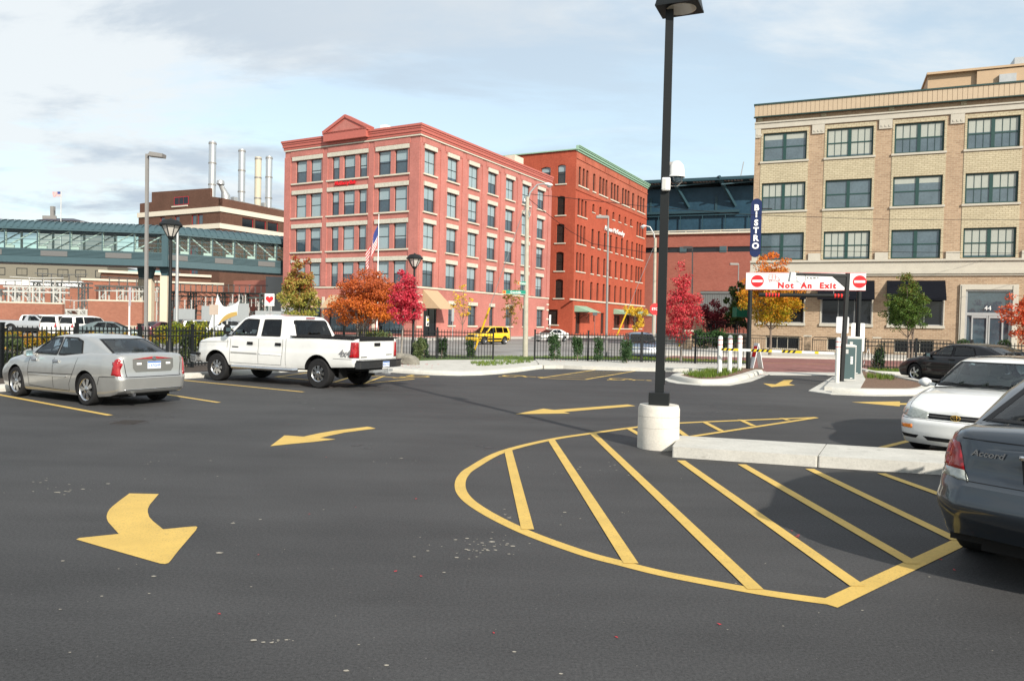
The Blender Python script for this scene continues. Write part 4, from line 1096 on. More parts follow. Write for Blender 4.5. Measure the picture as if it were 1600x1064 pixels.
def seam(mb, bvh, side, line, w=0.008, off=0.0025, mi=0, closed=False):
    P = []
    L = list(line) + ([line[0]] if closed else [])
    for i in range(len(L) - 1):
        a, b = Vector(L[i]), Vector(L[i + 1]); n = max(1, int((b - a).length / 0.06))
        for k in range(n): P.append(a.lerp(b, k / n))
    P.append(Vector(L[-1])); pts = []
    for p in P:
        loc, nrm = hit(bvh, side, p.x, p.y)
        if loc is not None: pts.append((loc + nrm * off, nrm))
    if len(pts) < 2: return
    vs = []; 
    for i, (p, nrm) in enumerate(pts):
        d = (pts[min(i + 1, len(pts) - 1)][0] - pts[max(i - 1, 0)][0])
        if d.length < 1e-6: d = Vector((1, 0, 0))
        s = d.normalized().cross(nrm).normalized() * w / 2; vs += [p - s, p + s]
    fs = [(2 * i, 2 * i + 1, 2 * i + 3, 2 * i + 2) for i in range(len(pts) - 1)]
    out = []
    for f in fs:
        n_ = (vs[f[1]] - vs[f[0]]).cross(vs[f[3]] - vs[f[0]])
        out.append(f if n_.dot(pts[f[0] // 2][1]) > 0 else f[::-1])
    mb.add(vs, out, mi)

def cabin_mesh(c, dens=1.0):
    """greenhouse shell; side windows, windscreen and rear glass are left open under the panes"""
    g = c['cab']; zb = g['zb']; top = g['top']          # top: (x,z) outline from backlight base to windscreen base
    xa, xb = top[0][0], top[-1][0]
    n = int((xb - xa) / 0.045 * dens); xs = np.linspace(xa, xb, n)
    zt = smooth_curve(top, xs, g.get('sm', 0.10)); wbelt = smooth_curve(g['wbelt'], xs, 0.1); tum = g['tum']; r = g.get('r', 0.13)
    nh = int(13 * dens) + 3; rings = []
    for i, x in enumerate(xs):
        h = max(zt[i] - zb, 0.012); y0 = wbelt[i]; ring = []
        rr = min(r, h * 0.45); hh = h - rr
        for k in range(nh):
            z = zb - 0.04 + (hh + 0.04) * k / (nh - 1); ring.append((x, y0 - max(z - zb, 0) * tum, z))
        yt = y0 - hh * tum
        for a in (18, 36, 54, 72): ring.append((x, yt - rr * 1.25 * (1 - math.cos(R(a))), zb + hh + rr * math.sin(R(a))))
        ye = yt - rr * 1.25
        for q in (1.0, 0.85, 0.7, 0.55, 0.4, 0.25, 0.1, 0.0): ring.append((x, ye * q, zb + h + g.get('crown', 0.03) * (1 - q * q)))
        rings.append(ring + [(p[0], -p[1], p[2]) for p in ring[:-1][::-1]])
    vs = [p for s in rings for p in s]; k = len(rings[0])
    fs = [(i * k + j, i * k + j + 1, (i + 1) * k + j + 1, (i + 1) * k + j) for i in range(len(rings) - 1) for j in range(k - 1)]
    return vs, fs

def alloy(style, r, w, mat):
    """rim face built at the local origin, looking along +y"""
    b = MB()
    b.lathe([(r * 1.0, 0.0), (r * 0.97, -0.012), (r * 0.90, -0.022), (r * 0.885, -0.05), (r * 0.87, -0.09)], 32, 0, axis='y')
    b.lathe([(r * 0.90, -0.085), (0.02, -0.085)], 24, 1, axis='y')
    ns, wr, tw = {'seven': (7, .16, .5), 'eight': (8, .19, .6), 'five': (5, .19, .6), 'steel': (10, .10, .9), 'cover': (9, .14, .8)}[style]
    for k in range(ns):
        a = 2 * math.pi * k / ns; ca, sa = math.cos(a), math.sin(a)
        def P(rad, t, y): return (rad * ca - t * sa, y, rad * sa + t * ca)
        r0, r1 = r * .18, r * .93
        w0, w1 = r * wr * .75, r * wr * (1.0 if style != 'seven' else 1.35)
        vs = [P(r0, -w0, -.012), P(r0, w0, -.012), P(r1, w1, -.018), P(r1, -w1, -.018), P(r0, -w0, -.06), P(r0, w0, -.06), P(r1, w1, -.07), P(r1, -w1, -.07)]
        b.add(vs, [(0, 3, 2, 1), (0, 4, 7, 3), (1, 2, 6, 5), (0, 1, 5, 4)], 0)
    b.lathe([(r * .30, -0.03), (r * .27, -0.004), (r * .14, 0.004), (0.004, 0.006)], 20, 0, axis='y')
    return b
def add_wheels(root, c, near_only=False):
    r, w = c['tr'], c.get('tw', 0.22); rr = c['rr']; tk = c['W'] / 2 - c.get('inset', 0.03)
    tb = MB(); pr = [(rr * .99, 0.0 - .012), (rr * 1.04, .0), (r * .93, .006), (r * .985, -.012), (r, -.035), (r, -w + .03), (r * .97, -w + .005), (rr, -w)]
    tb.lathe(pr, 36, 0, axis='y')
    for k in range(0, 36):                       # tread blocks
        pass
    first = None
    for ax in (0, c['wb']):
        for s in (1, -1):
            we = bpy.data.objects.new('wheel', None); COL.objects.link(we); we.parent = root; we.empty_display_size = .1
            we.location = (ax, s * tk, r); we.rotation_euler = (0, 0, 0 if s > 0 else math.pi)
            if first is None:
                ty = tb.build('tyre', M['rubber'], we, smooth=40); rm = alloy(c['rim'], rr, w, None).build('rim', [c.get('rimmat', M['chrome']), plain('rim_shadow', (.06, .06, .06), .5, .3, .1)], we, smooth=30)
                first = (ty, rm)
            else:
                for o in first:
                    q = o.copy(); COL.objects.link(q); q.parent = we

def make_car(name, c, label, cat, loc, az, group=None, detail=2):
    root = empty(name, loc, az2rz(az), label, cat, group)
    dens = {2: 1.0, 1: 0.7, 0: 0.45}[detail]
    me = car_body(c, dens)
    body = bpy.data.objects.new('body', me); COL.objects.link(body)
    cb = MB(); ar = c.get('arch', c['tr'] + 0.06); W = c['W'] / 2
    for ax in (0, c['wb']):
        for s in (1, -1):
            y0, y1 = sorted((s * (W - 0.30), s * (W + 0.25)))
            cb.lathe([(0.001, y0), (ar, y0), (ar, y1), (0.001, y1)], 36, 1, axis='y', c=(ax, 0, c['tr'] + c.get('archz', 0.0)))
    if 'bed' in c:
        q = c['bed']; cb2 = MB(); cb2.box(q[0], q[1], -q[2], q[2], q[3], q[3] + 2, 1)
        cut(body, cb2, [c['paint'], M['plastic']])
    cut(body, cb, [c['paint'], M['plastic']])
    smooth_angle(body.data, 38)
    body.parent = root
    bv = tree_of(body.data)
    # greenhouse
    g = c['cab']; vs, fs = cabin_mesh(c, dens)
    wins = g['side']                                  # list of (x,z) outlines
    V = [Vector(p) for p in vs]; keep = []
    fr, rear = g['front'], g['rear']                  # (y,z) outlines as seen from the front / back, half width given
    allbv = BVHTree.FromPolygons(vs, fs)
    xroof0, xroof1 = g['roofx']
    for f in fs:
        ctr = sum((V[i] for i in f), Vector()) / len(f); n = (V[f[1]] - V[f[0]]).cross(V[f[2]] - V[f[0]])
        if abs(n.y) > 0.6 * n.length and any(inside((ctr.x, ctr.z), w) for w in wins): continue
        if ctr.x > xroof1 - 0.02 and abs(n.y) < 0.75 * n.length and inside((ctr.y, ctr.z), fr): continue
        if rear and ctr.x < xroof0 + 0.02 and abs(n.y) < 0.75 * n.length and inside((ctr.y, ctr.z), rear): continue
        keep.append(f)
    cb = MB(); cb.add(vs, keep); cab = cb.build('roof', c['paint'], root, smooth=35)
    bm = bmesh.new(); bm.from_mesh(cab.data); bmesh.ops.recalc_face_normals(bm, faces=bm.faces); bm.to_mesh(cab.data); bm.free()
    gl_ = c.get('glass', M['glass']); glr = c.get('glassr', gl_)
    def grow(P, d):
        cxx = sum(p[0] for p in P) / len(P); czz = sum(p[1] for p in P) / len(P)
        return [(p[0] + d * (1 if p[0] > cxx else -1), p[1] + d * (1 if p[1] > czz else -1)) for p in P]
    for s in ('L', 'R'):
        for i, w in enumerate(wins):
            b = MB(); patch(b, allbv, s, grow(w, 0.012), 0.004, 0, maxlen=.1); b.build('side_window', glr if i < g.get('ntint', 0) else gl_, root, smooth=True)
    b = MB(); patch(b, allbv, 'F', grow(fr, .012), 0.004, 0, maxlen=.1); b.build('windscreen', gl_, root, smooth=True)
    if rear: b = MB(); patch(b, allbv, 'B', grow(rear, .012), 0.004, 0, maxlen=.1); b.build('rear_window', glr, root, smooth=True)
    b = MB()
    for s in ('L', 'R'):
        for w in wins: seam(b, allbv, s, w, 0.045, 0.006, closed=True)
    seam(b, allbv, 'F', fr, 0.05, 0.006, closed=True)
    if rear: seam(b, allbv, 'B', rear, 0.05, 0.006, closed=True)
    b.build('window_rubber', c.get('rubbermat', M['plastic']), root)
    # inside: floor, dash, seats, steering wheel
    b = MB(); zb = g['zb']; xr, xf = g['top'][0][0], g['top'][-1][0]; wi = g['wbelt'][1][1] - 0.06
    b.box(xr + .12, xf - .1, -wi, wi, zb - .03, zb - 0.005 if detail < 2 else zb + .005, c.get('floor', 0))
    sm = 1
    for sx in g.get('seats', ()):
        for s in (.38, -.38):
            b.box(sx - .12, sx + .06, s - .27, s + .27, zb - .02, zb + .17, sm); b.box(sx - .09, sx + .02, s - .13, s + .13, zb + .16, zb + .33, sm); b.box(sx - .05, sx - .02, s - .05, s + .05, zb + .1, zb + .18, 0)
    if g.get('seats'):
        b.box(xr + .25, g['seats'][-1] - .25, -wi + .05, wi - .05, zb, zb + .05, sm)
        xw = g['seats'][0] + .62; b.tube([(xw + .06 * math.cos(R(a)) * .3, .38 + .18 * math.cos(R(a)), zb + .02 + .15 * math.sin(R(a))) for a in range(0, 361, 24)], .014, 6, 0)
        b.box(xw + .1, xf - .15, -wi, wi, zb, zb + .06, 0)
    b.build('interior', [M['seatdark'], c.get('seatmat', M['seatdark'])], root)
    add_wheels(root, c)
    bvb = bv
    b = MB()
    for s, line in c.get('seams', ()): seam(b, bvb, s, line, c.get('seamw', 0.009), 0.002)
    if b.v: b.build('panel_gap', c.get('gapmat', M['plastic']), root)
    for nm, s, poly, mat, off in c.get('patches', ()):
        b = MB(); patch(b, bvb, s, poly, off, 0, depth=0.16 if s in 'LR' else 0.2); o = b.build(nm, mat, root, smooth=True)
        if b.v and off > 0.006:
            md = o.modifiers.new('thick', 'SOLIDIFY'); md.thickness = off + .01; md.offset = -1
    return root, body, bvb, allbv

def mirror(root, c, x, z, mat, s_list=(1, -1), size=(0.16, 0.10, 0.11), y=None):
    for s in s_list:
        b = MB(); sx, sy, sz = size; y0 = (y or c['W'] / 2 - .06)
        pts = [(0, 0), (sx, .02), (sx * .95, sy), (sx * .55, sy * 1.25), (0.01, sy * 1.2)]
        n = 10
        b.bar((x + .03, s * (y0 - .08), z - .03), (x + .02, s * (y0 + .05), z), .06, .045)
        rings = []
        for k in range(9):
            t = k / 8; yy = s * (y0 + .03 + sz * 1.9 * t); rr = math.sin(math.pi * min(max(t, .06), .94)) ** .45
            rings.append([(x + sx * .55 * rr * max(math.cos(a), -.25) , yy, z + .01 + sy * .75 * rr * math.sin(a)) for a in [2 * math.pi * q / 12 for q in range(12)]])
        vs, fs = loft(rings); b.add(vs, fs)
        o = b.build('wing_mirror', mat, root, smooth=50)
        g_ = MB(); g_.box(x - .045, x - .03, min(s * (y0 + .06), s * (y0 + .01 + sz * 1.75)), max(s * (y0 + .06), s * (y0 + .01 + sz * 1.75)), z - .045, z + .06); g_.build('mirror_glass', M['mirrorglass'], o)
M['mirrorglass'] = plain('mirror_glass', (0.5, 0.72, 0.78), 0.08, 0.9, 0.02)
M['taillamp'] = plain('red_lamp_lens', (0.30, 0.004, 0.008), 0.12, 0, 0.45, 14, coat=.7)
M['clearlamp'] = plain('clear_lamp_lens', (0.32, 0.34, 0.31), 0.12, 0.1, 0.25, 26, coat=1.0)
M['amber'] = plain('amber_lamp_lens', (0.75, 0.20, 0.01), 0.15, 0, 0.12, 22, coat=1.0)
M['plate'] = plain('number_plate', (0.62, 0.66, 0.74), 0.5, 0, 0.03)
M['plateblue'] = plain('plate_blue', (0.03, 0.14, 0.45), 0.5, 0, 0.03)
M['chassis'] = plain('underbody_black', (0.006, 0.006, 0.006), 0.9, 0, 0.1)
SEC = [(0, .90), (.05, .945), (.14, .965), (.30, .985), (.5, 1.0), (.68, .995), (.82, .97), (.93, .935), (1, .90)]
PLAN = lambda x0, x1, k=.78: [(x0, k - .12), (x0 + .05, k + .02), (x0 + .16, .90), (x0 + .45, .965), (x0 + 1.0, 1.0), (x1 - 1.1, 1.0), (x1 - .55, .965), (x1 - .22, .88), (x1 - .08, k), (x1, k - .14)]
def sills_(root, c):      # dark underbody block between the wheels
    b = MB(); b.box(.42, c['wb'] - .42, -c['W'] / 2 + .12, c['W'] / 2 - .12, .17, .42); b.box(-c['ro'] + .25, -.42, -.55, .55, .2, .42); b.box(c['wb'] + .42, c['wb'] + c['fo'] - .2, -.55, .55, .2, .42)
    b.box(-.42, c['wb'] + .42, -.45, .45, .2, .5)
    b.tube([(0, -c['W'] / 2 + .2, c['tr']), (0, c['W'] / 2 - .2, c['tr'])], .05, 6)
    return b.build('underbody', M['chassis'], root)
def plate(root, x, z, face, code='BKR 4127', y=0.0, dx=0.0):
    s = -1 if face == 'B' else 1
    Tm = TR(x, y, z) @ (RZ(-90) if face == 'B' else RZ(90))
    b = MB(); b.box(-.152, .152, -.006, 0, -.076, .076, 0); b.box(-.148, .148, -.0075, -.006, .045, .072, 1)
    o = b.build('number_plate', [M['plate'], M['plateblue']], root); o.matrix_local = Tm
    text('plate_text', code, .075, M['plateblue'], o, TR(0, -.009, -.012), .001)

# ---- silver saloon
M['silver'] = paint('silver_car_paint', (0.44, 0.44, 0.425), 0.6, 0.28)
cad = dict(bulge=.03, ro=1.03, fo=.91, wb=2.88, W=1.79, tr=.335, tw=.225, rr=.235, rim='seven', paint=M['silver'], seatmat=M['seat'], floor=1, glass=glassmat('clear_pale_glass', (.80, .87, .87), 1.0), seamw=.013, arch=.395,
    top=[(-1.03, 1.04), (-.93, 1.075), (-.5, 1.09), (.0, 1.09), (1.0, 1.0), (2.3, .965), (2.75, .955), (3.3, .86), (3.62, .74), (3.79, .62)],
    bot=[(-1.03, .30), (-.8, .24), (-.4, .20), (.5, .19), (2.4, .19), (3.3, .20), (3.79, .22)],
    plan=PLAN(-1.03, 3.79, .86), sec=[(0, .92), (.05, .955), (.14, .97), (.30, .985), (.5, 1.0), (.70, .995), (.86, .965), (.95, .93), (1, .90)],
    nose=[(.2, -.05), (.4, .04), (.55, .04), (.75, -.03)], tail=[(.25, -.10), (.33, .03), (.60, .05), (.66, .0), (1.08, -.03)], crown=.03, edge=.04, tops=.06,
    cab=dict(zb=.985, top=[(-.72, 1.05), (.06, 1.345), (.38, 1.42), (.9, 1.44), (1.45, 1.425), (1.75, 1.385), (2.72, .955)], wbelt=[(-.75, .70), (.2, .775), (1.3, .79), (2.72, .72)], tum=.42, r=.12,
        roofx=(.35, 1.72), side=[[(1.29, 1.01), (2.30, 1.005), (1.86, 1.30), (1.62, 1.35), (1.30, 1.365)], [(.34, 1.04), (1.21, 1.01), (1.22, 1.365), (.72, 1.36), (.50, 1.30)]],
        front=[(-.66, 1.0), (.66, 1.0), (.52, 1.36), (-.52, 1.36)], rear=[(-.62, 1.085), (.62, 1.085), (.49, 1.36), (-.49, 1.36)], seats=(1.35, .42)),
    seams=[('L', [(1.27, 1.0), (1.26, .30)]), ('L', [(2.28, .97), (2.30, .60), (2.28, .30), (1.26, .27), (.62, .27)]), ('L', [(.30, 1.03), (.40, .75), (.62, .42), (.62, .27)]), ('L', [(2.28, .58), (.45, .62)]),
           ('B', [(-.66, 1.02), (-.60, .62), (.60, .62), (.66, 1.02)]), ('B', [(-.82, .625), (.82, .625)]), ('L', [(-.95, .63), (-.5, .62), (-.42, .45)]), ('T', [(-.75, -.66), (-.95, -.64)]), ('T', [(-.75, .66), (-.95, .64)])],
    patches=[('tail_lamp', 'B', [(.70, .63), (.87, .66), (.85, 1.02), (.74, 1.045)], M['taillamp'], .012), ('tail_lamp', 'B', [(-.70, .63), (-.87, .66), (-.85, 1.02), (-.74, 1.045)], M['taillamp'], .012),
             ('tail_lamp_side', 'L', [(-.99, .66), (-.84, .66), (-.90, .97), (-1.02, 1.03)], M['taillamp'], .008),
             ('plate_recess', 'B', [(-.40, .72), (.40, .72), (.46, .80), (.46, .985), (-.46, .985), (-.46, .80)], plain('grey_recess', (.16, .16, .15), .5, .3, .05), .006),
             ('high_brake_lamp', 'B', [(-.46, .985), (.46, .985), (.02, 1.035), (-.02, 1.035)], M['taillamp'], .010),
             ('bumper_strip', 'B', [(-.66, .36), (.66, .36), (.66, .375), (-.66, .375)], M['chrome'], .01),
             ('side_moulding', 'L', [(.72, .545), (2.26, .535), (2.26, .56), (.66, .575)], M['silver'], .012)])
root, body, bv, cv = make_car('sedan', cad, 'silver four-door sedan parked at the left beside the white pickup truck', 'car', (-8.25, 15.94, 0), -59.6)
root.scale = (.94, .98, .99)
sills_(root, cad); mirror(root, cad, 2.13, 1.0, M['silver'], size=(.15, .11, .10))
def back_x(bv, y, z): return hit(bv, 'B', y, z)[0].x
xb_ = back_x(bv, 0, .86) - .012; plate(root, xb_, .86, 'B', 'S 47GH9')
for x in (1.05, 1.95):
    b = MB(); b.tube([(x, .895, .865), (x + .06, .92, .87), (x + .14, .92, .87), (x + .2, .895, .865)], .014, 6); b.box(x - .02, x + .22, .872, .892, .84, .895); b.build('door_handle', M['chrome'], root)
b = MB(); b.lathe([(0, -.02), (.04, -.02), (.045, 0)], 16, axis='y', c=(0, 0, 0)); o = b.build('badge', M['chrome'], root, smooth=30); o.matrix_local = TR(back_x(bv, 0, .99) - .012, 0, .995) @ RZ(-90)
b = MB(); b.tube([(-.9, .45, .27), (-1.08, .45, .26)], .035, 10); b.build('exhaust_pipe', M['chrome'], root)
for y in (.33, -.33): b = MB(); xq = back_x(bv, y, .89); b.box(xq - .016, xq + .02, y - .05, y + .05, .87, .91); b.build('plate_lamp', M['white'], root)

# ---- white crew-cab pickup
M['carwhite'] = paint('white_car_paint', (0.74, 0.74, 0.72), 0.0, 0.35)
pk = dict(ro=1.27, fo=.95, wb=3.886, W=2.03, tr=.40, tw=.26, rr=.225, rim='eight', seamw=.014, gapmat=plain('gap_grey', (.10, .10, .10), .8, 0, 0), paint=M['carwhite'], arch=.49, archz=.02, inset=.05,
    top=[(-1.27, 1.36), (1.35, 1.36), (3.05, 1.33), (3.5, 1.31), (4.3, 1.25), (4.7, 1.16), (4.836, 1.05)],
    bot=[(-1.27, .62), (-.5, .58), (.5, .50), (3.2, .48), (4.836, .55)],
    plan=[(-1.27, .90), (-1.22, .955), (-1.0, .975), (-.6, .985), (0, 1.0), (.6, .975), (1.2, .965), (3.2, .965), (3.89, 1.0), (4.3, .97), (4.65, .90), (4.78, .84), (4.836, .78)],
    sec=[(0, .955), (.08, .985), (.25, 1.0), (.52, 1.0), (.60, .985), (.85, .975), (.95, .965), (1, .95)], nose=[(.5, -.06), (.8, .02), (1.1, 0)], tail=[(.5, 0), (1.3, 0)], crown=.012, edge=.05, tops=.05, noseb=.4,
    bed=(-1.20, .98, .80, .86),
    cab=dict(zb=1.30, top=[(.98, 1.36), (1.16, 1.80), (1.30, 1.91), (2.1, 1.955), (2.75, 1.94), (2.98, 1.87), (3.72, 1.33)], wbelt=[(.9, .93), (1.4, .955), (2.8, .955), (3.7, .86)], tum=.30, r=.11, crown=.025,
        roofx=(1.22, 2.86), sm=.05, side=[[(1.42, 1.37), (2.12, 1.365), (2.12, 1.80), (1.50, 1.81)], [(2.32, 1.365), (3.36, 1.36), (2.92, 1.77), (2.78, 1.81), (2.34, 1.80)]], ntint=1,
        front=[(-.80, 1.36), (.80, 1.36), (.66, 1.84), (-.66, 1.84)], rear=[(-.73, 1.395), (.73, 1.395), (.64, 1.80), (-.64, 1.80)], seats=(2.15, 1.45)), glassr=M['tint'],
    seams=[('L', [(1.18, 1.36), (1.18, .52)]), ('L', [(2.22, 1.36), (2.22, .56), (1.36, .56), (1.30, .9), (1.30, 1.34)]), ('L', [(3.32, 1.33), (3.34, .56), (2.22, .56)]), ('L', [(4.836, 1.1), (4.3, 1.13), (3.4, 1.16)]),
           ('B', [(-.78, 1.35), (-.78, .80), (.78, .80), (.78, 1.35)]), ('L', [(-1.22, .82), (-.55, .82)]), ('L', [(3.42, 1.34), (3.45, .98)])],
    patches=[('tail_lamp', 'B', [(.80, .86), (.97, .86), (.97, 1.27), (.82, 1.27)], M['taillamp'], .015), ('tail_lamp', 'B', [(-.80, .86), (-.97, .86), (-.97, 1.27), (-.82, 1.27)], M['taillamp'], .015),
             ('tail_lamp_side', 'L', [(-1.26, .86), (-1.10, .86), (-1.13, 1.27), (-1.26, 1.27)], M['taillamp'], .012),
             ('side_moulding', 'L', [(2.26, .835), (3.28, .84), (3.28, .875), (2.26, .87)], plain('grey_moulding', (.3, .3, .29), .5, 0, .05), .012), ('side_moulding', 'L', [(1.34, .83), (2.18, .835), (2.18, .87), (1.34, .865)], M['white'], .012),
             ('side_badge', 'L', [(3.0, 1.0), (3.26, 1.0), (3.26, 1.035), (3.0, 1.03)], M['plastic'], .005), ('tailgate_lettering', 'B', [(.45, .86), (.72, .86), (.72, .885), (.45, .885)], M['plastic'], .005),
             ('brand_lettering', 'B', [(-.70, .905), (-.42, .905), (-.42, .93), (-.70, .93)], M['chrome'], .005)])
root, body, bv, cv = make_car('pickup_truck', pk, 'white crew-cab pickup truck with open bed and 4x4 lettering, parked beside the silver sedan', 'pickup truck', (-4.80, 20.99, 0), -64.3)
root.scale = (.965, 1, 1)
b = MB(); b.box(.4, 3.5, -.75, .75, .45, .62); b.box(-1.1, .4, -.5, .5, .48, .72); b.tube([(0, -.8, .4), (0, .8, .4)], .07, 8); b.lathe([(0, -.18), (.16, -.12), (.19, 0), (.16, .12), (0, .18)], 14, axis='y', c=(0, 0, .4)); b.box(3.4, 4.6, -.6, .6, .42, .62)
for s in (.62, -.62): b.box(-.62, -.58, s - .16, s + .16, .28, .66)
b.build('underbody', M['chassis'], root)
b = MB(); b.box(-1.265, 1.0, .83, .995, 1.362, 1.392); b.box(-1.265, 1.0, -.995, -.83, 1.362, 1.392); b.box(-1.285, -1.20, -.79, .79, 1.30, 1.40); b.build('bed_rail_cap', M['plastic'], root, bevel=.008)
b = MB(); b.prism([(-1.30, -.98), (-1.30, .98), (-1.44, .93), (-1.50, .62), (-1.50, -.62), (-1.44, -.93)], .58, .76); b.box(-1.47, -1.28, -.93, .93, .762, .80)
b.build('rear_bumper', plain('dark_chrome_bumper', (.13, .13, .135), .22, .9, .05), root, bevel=.01)
plate(root, -1.507, .675, 'B', '8CG T52', y=-.12)
b = MB(); b.box(-1.62, -1.3, -.04, .04, .43, .50); b.box(-1.72, -1.6, -.05, .05, .42, .46); b.lathe([(.0, .46), (.015, .46), (.015, .52), (.03, .53), (.03, .57), (0, .585)], 10, c=(-1.68, 0, 0)); b.box(-1.5, -1.35, -.45, .45, .46, .53); b.build('tow_hitch', M['galv'], root)
b = MB(); b.tube([(.75, .93, .46), (.85, 1.0, .45), (3.2, 1.0, .45), (3.3, .93, .46)], .055, 10); b.build('side_step', M['chrome'], root)
b = MB(); b.box(4.72, 4.96, -1.0, 1.0, .52, .74); b.box(4.60, 4.95, -1.01, 1.01, .74, .80, 1); b.build('front_bumper', [M['chrome'], M['plastic']], root, bevel=.015)
mirror(root, pk, 3.27, 1.50, M['plastic'], size=(.17, .20, .13), y=.98)
b = MB()
for x in (1.34, 2.42): b = MB(); b.box(x, x + .22, .972, 1.0, 1.10, 1.18); b.build('door_handle', M['plastic'], root, bevel=.012)
b = MB(); b.box(-1.295, -1.268, -.13, .13, 1.16, 1.25); b.build('tailgate_handle', M['plastic'], root, bevel=.01)
b = MB(); b.box(1.13, 1.16, -.18, .18, 1.865, 1.90, 0); b.box(1.125, 1.13, -.09, .09, 1.868, 1.897, 0); b.build('high_brake_lamp', M['taillamp'], root)
t_ = text('lettering', '4x4', .26, plain('grey_decal', (.18, .18, .19), .4, 0, .02), root, TR(-.93, 1.005, .965) @ RZ(180), .003, shear=.3, bold=.006)
# bed lining visible over the tailgate
b = MB(); b.box(-1.19, .97, -.79, .79, .87, .89); b.build('bed_liner', M['plastic'], root)
# ---- white saloon facing the camera (right)
BLK = M['plastic']
cam_c = dict(ro=1.17, fo=.96, wb=2.62, W=1.77, tr=.315, tw=.2, rr=.20, rim='cover', paint=M['carwhite'], arch=.37,
    top=[(-1.17, .93), (-.9, .96), (-.4, .97), (2.0, .93), (2.3, .93), (2.9, .86), (3.35, .76), (3.58, .66)],
    bot=[(-1.17, .30), (-.8, .22), (.5, .19), (2.3, .19), (3.1, .18), (3.58, .20)],
    plan=[(-1.17, .70), (-1.1, .84), (-.9, .92), (-.3, .97), (.6, 1.0), (2.0, 1.0), (2.7, .98), (3.1, .95), (3.35, .90), (3.47, .83), (3.54, .74), (3.58, .62)],
    sec=[(0, .93), (.06, .96), (.2, .985), (.42, 1.0), (.56, 1.0), (.7, .985), (.86, .955), (.95, .925), (1, .895)],
    nose=[(.18, -.06), (.28, .02), (.36, .05), (.52, .06), (.555, .03), (.57, -.02), (.66, -.05), (.8, -.08)], tail=[(.25, -.05), (.55, .03), (.9, -.02)], crown=.04, edge=.05, tops=.05, noseb=.42,
    cab=dict(zb=.93, top=[(-.75, .99), (-.1, 1.27), (.2, 1.37), (.75, 1.405), (1.25, 1.385), (1.5, 1.345), (2.42, .955)], wbelt=[(-.8, .68), (.2, .76), (1.4, .77), (2.0, .73), (2.42, .66)], tum=.40, r=.11,
        roofx=(.2, 1.48), side=[[(1.16, .97), (2.0, .97), (1.55, 1.27), (1.16, 1.32)], [(.3, .98), (1.08, .97), (1.08, 1.32), (.45, 1.3)]],
        front=[(-.665, .985), (.665, .985), (.53, 1.325), (-.53, 1.325)], rear=[(-.6, 1.02), (.6, 1.02), (.5, 1.31), (-.5, 1.31)], seats=(1.2, .3)), glass=glassmat('green_tinted_screen', (.60, .68, .68), 1.1), seatmat=M['seat'],
    seams=[('T', [(3.42, .66), (2.45, .71)]), ('T', [(3.42, -.66), (2.45, -.71)]), ('R', [(2.12, .95), (2.15, .25)]), ('L', [(2.12, .95), (2.15, .25)]), ('F', [(-.75, .555), (.75, .555)])],
    patches=[('headlamp', 'F', [(.36, .565), (.60, .565), (.80, .60), (.80, .68), (.60, .70), (.36, .655)], M['clearlamp'], .008), ('headlamp', 'F', [(-.36, .565), (-.60, .565), (-.80, .60), (-.80, .68), (-.60, .70), (-.36, .655)], M['clearlamp'], .008),
             ('headlamp_side', 'R', [(3.16, .60), (3.45, .59), (3.42, .69), (3.18, .69)], M['clearlamp'], .008),
             ('grille', 'F', [(-.35, .575), (.35, .575), (.35, .645), (-.35, .645)], BLK, .009),
             ('indicator', 'F', [(.58, .42), (.80, .42), (.80, .47), (.55, .475)], M['amber'], .008), ('indicator', 'F', [(-.55, .42), (-.84, .42), (-.84, .47), (-.55, .475)], M['amber'], .008),
             ('air_intake', 'F', [(-.34, .27), (-.03, .27), (-.03, .325), (-.40, .325)], BLK, .006), ('air_intake', 'F', [(.03, .27), (.34, .27), (.40, .325), (.03, .325)], BLK, .006),
             ('air_intake', 'F', [(-.70, .285), (-.50, .285), (-.46, .33), (-.74, .335)], BLK, .006), ('air_intake', 'F', [(.70, .285), (.50, .285), (.46, .33), (.74, .335)], BLK, .006),
             ('sunroof', 'T', [(.55, -.40), (1.1, -.40), (1.1, .40), (.55, .40)], M['blackglass'], .006)])
cam_c['patches'] = cam_c['patches'][:-1]
root, body, bv, cv = make_car('sedan', cam_c, 'white four-door sedan facing the camera beyond the low concrete kerb at the right', 'car', (9.25, 13.42, 0), 227)
root.scale = (1.05,) * 3
sills_(root, cam_c); mirror(root, cam_c, 2.02, .98, M['carwhite'], size=(.14, .10, .095), y=.80)
b = MB(); patch(b, cv, 'T', [(.35, -.52), (1.22, -.52), (1.22, .52), (.35, .52)], .012, 0); b.build('sunroof', M['blackglass'], root, smooth=True)
b = MB()
for z in (.61,):
    seam(b, bv, 'F', [(-.34, z), (.34, z)], .005, .012)
b.build('grille_bar', M['greysteel'], root)
def emblem(y0, z0):
    loc, n = hit(bv, 'F', y0, z0); b = MB()
    for (rx, rz, dz) in ((.060, .040, 0), (.018, .038, 0), (.040, .014, .018)):
        b.tube([(loc.x + .022, y0 + rx * math.cos(R(a)), z0 + dz + rz * math.sin(R(a))) for a in range(0, 361, 20)], .0055, 5, caps=False)
    b.build('badge', plain('gold_badge', (.55, .36, .10), .25, .9, .03), root)
emblem(0, .612)
b = MB()
for s in (.05, -.62): 
    pts = []
    for k in range(8):
        y = s + .60 * k / 7; loc, n = hit(cv, 'F', y, 1.0 + .012 * math.sin(k))
        if loc: pts.append(loc + n * .015)
    b.tube(pts, .007, 5)
b.build('wiper', BLK, root)
b = MB(); b.lathe([(0, -.0), (.012, 0)], 10, axis='y'); 

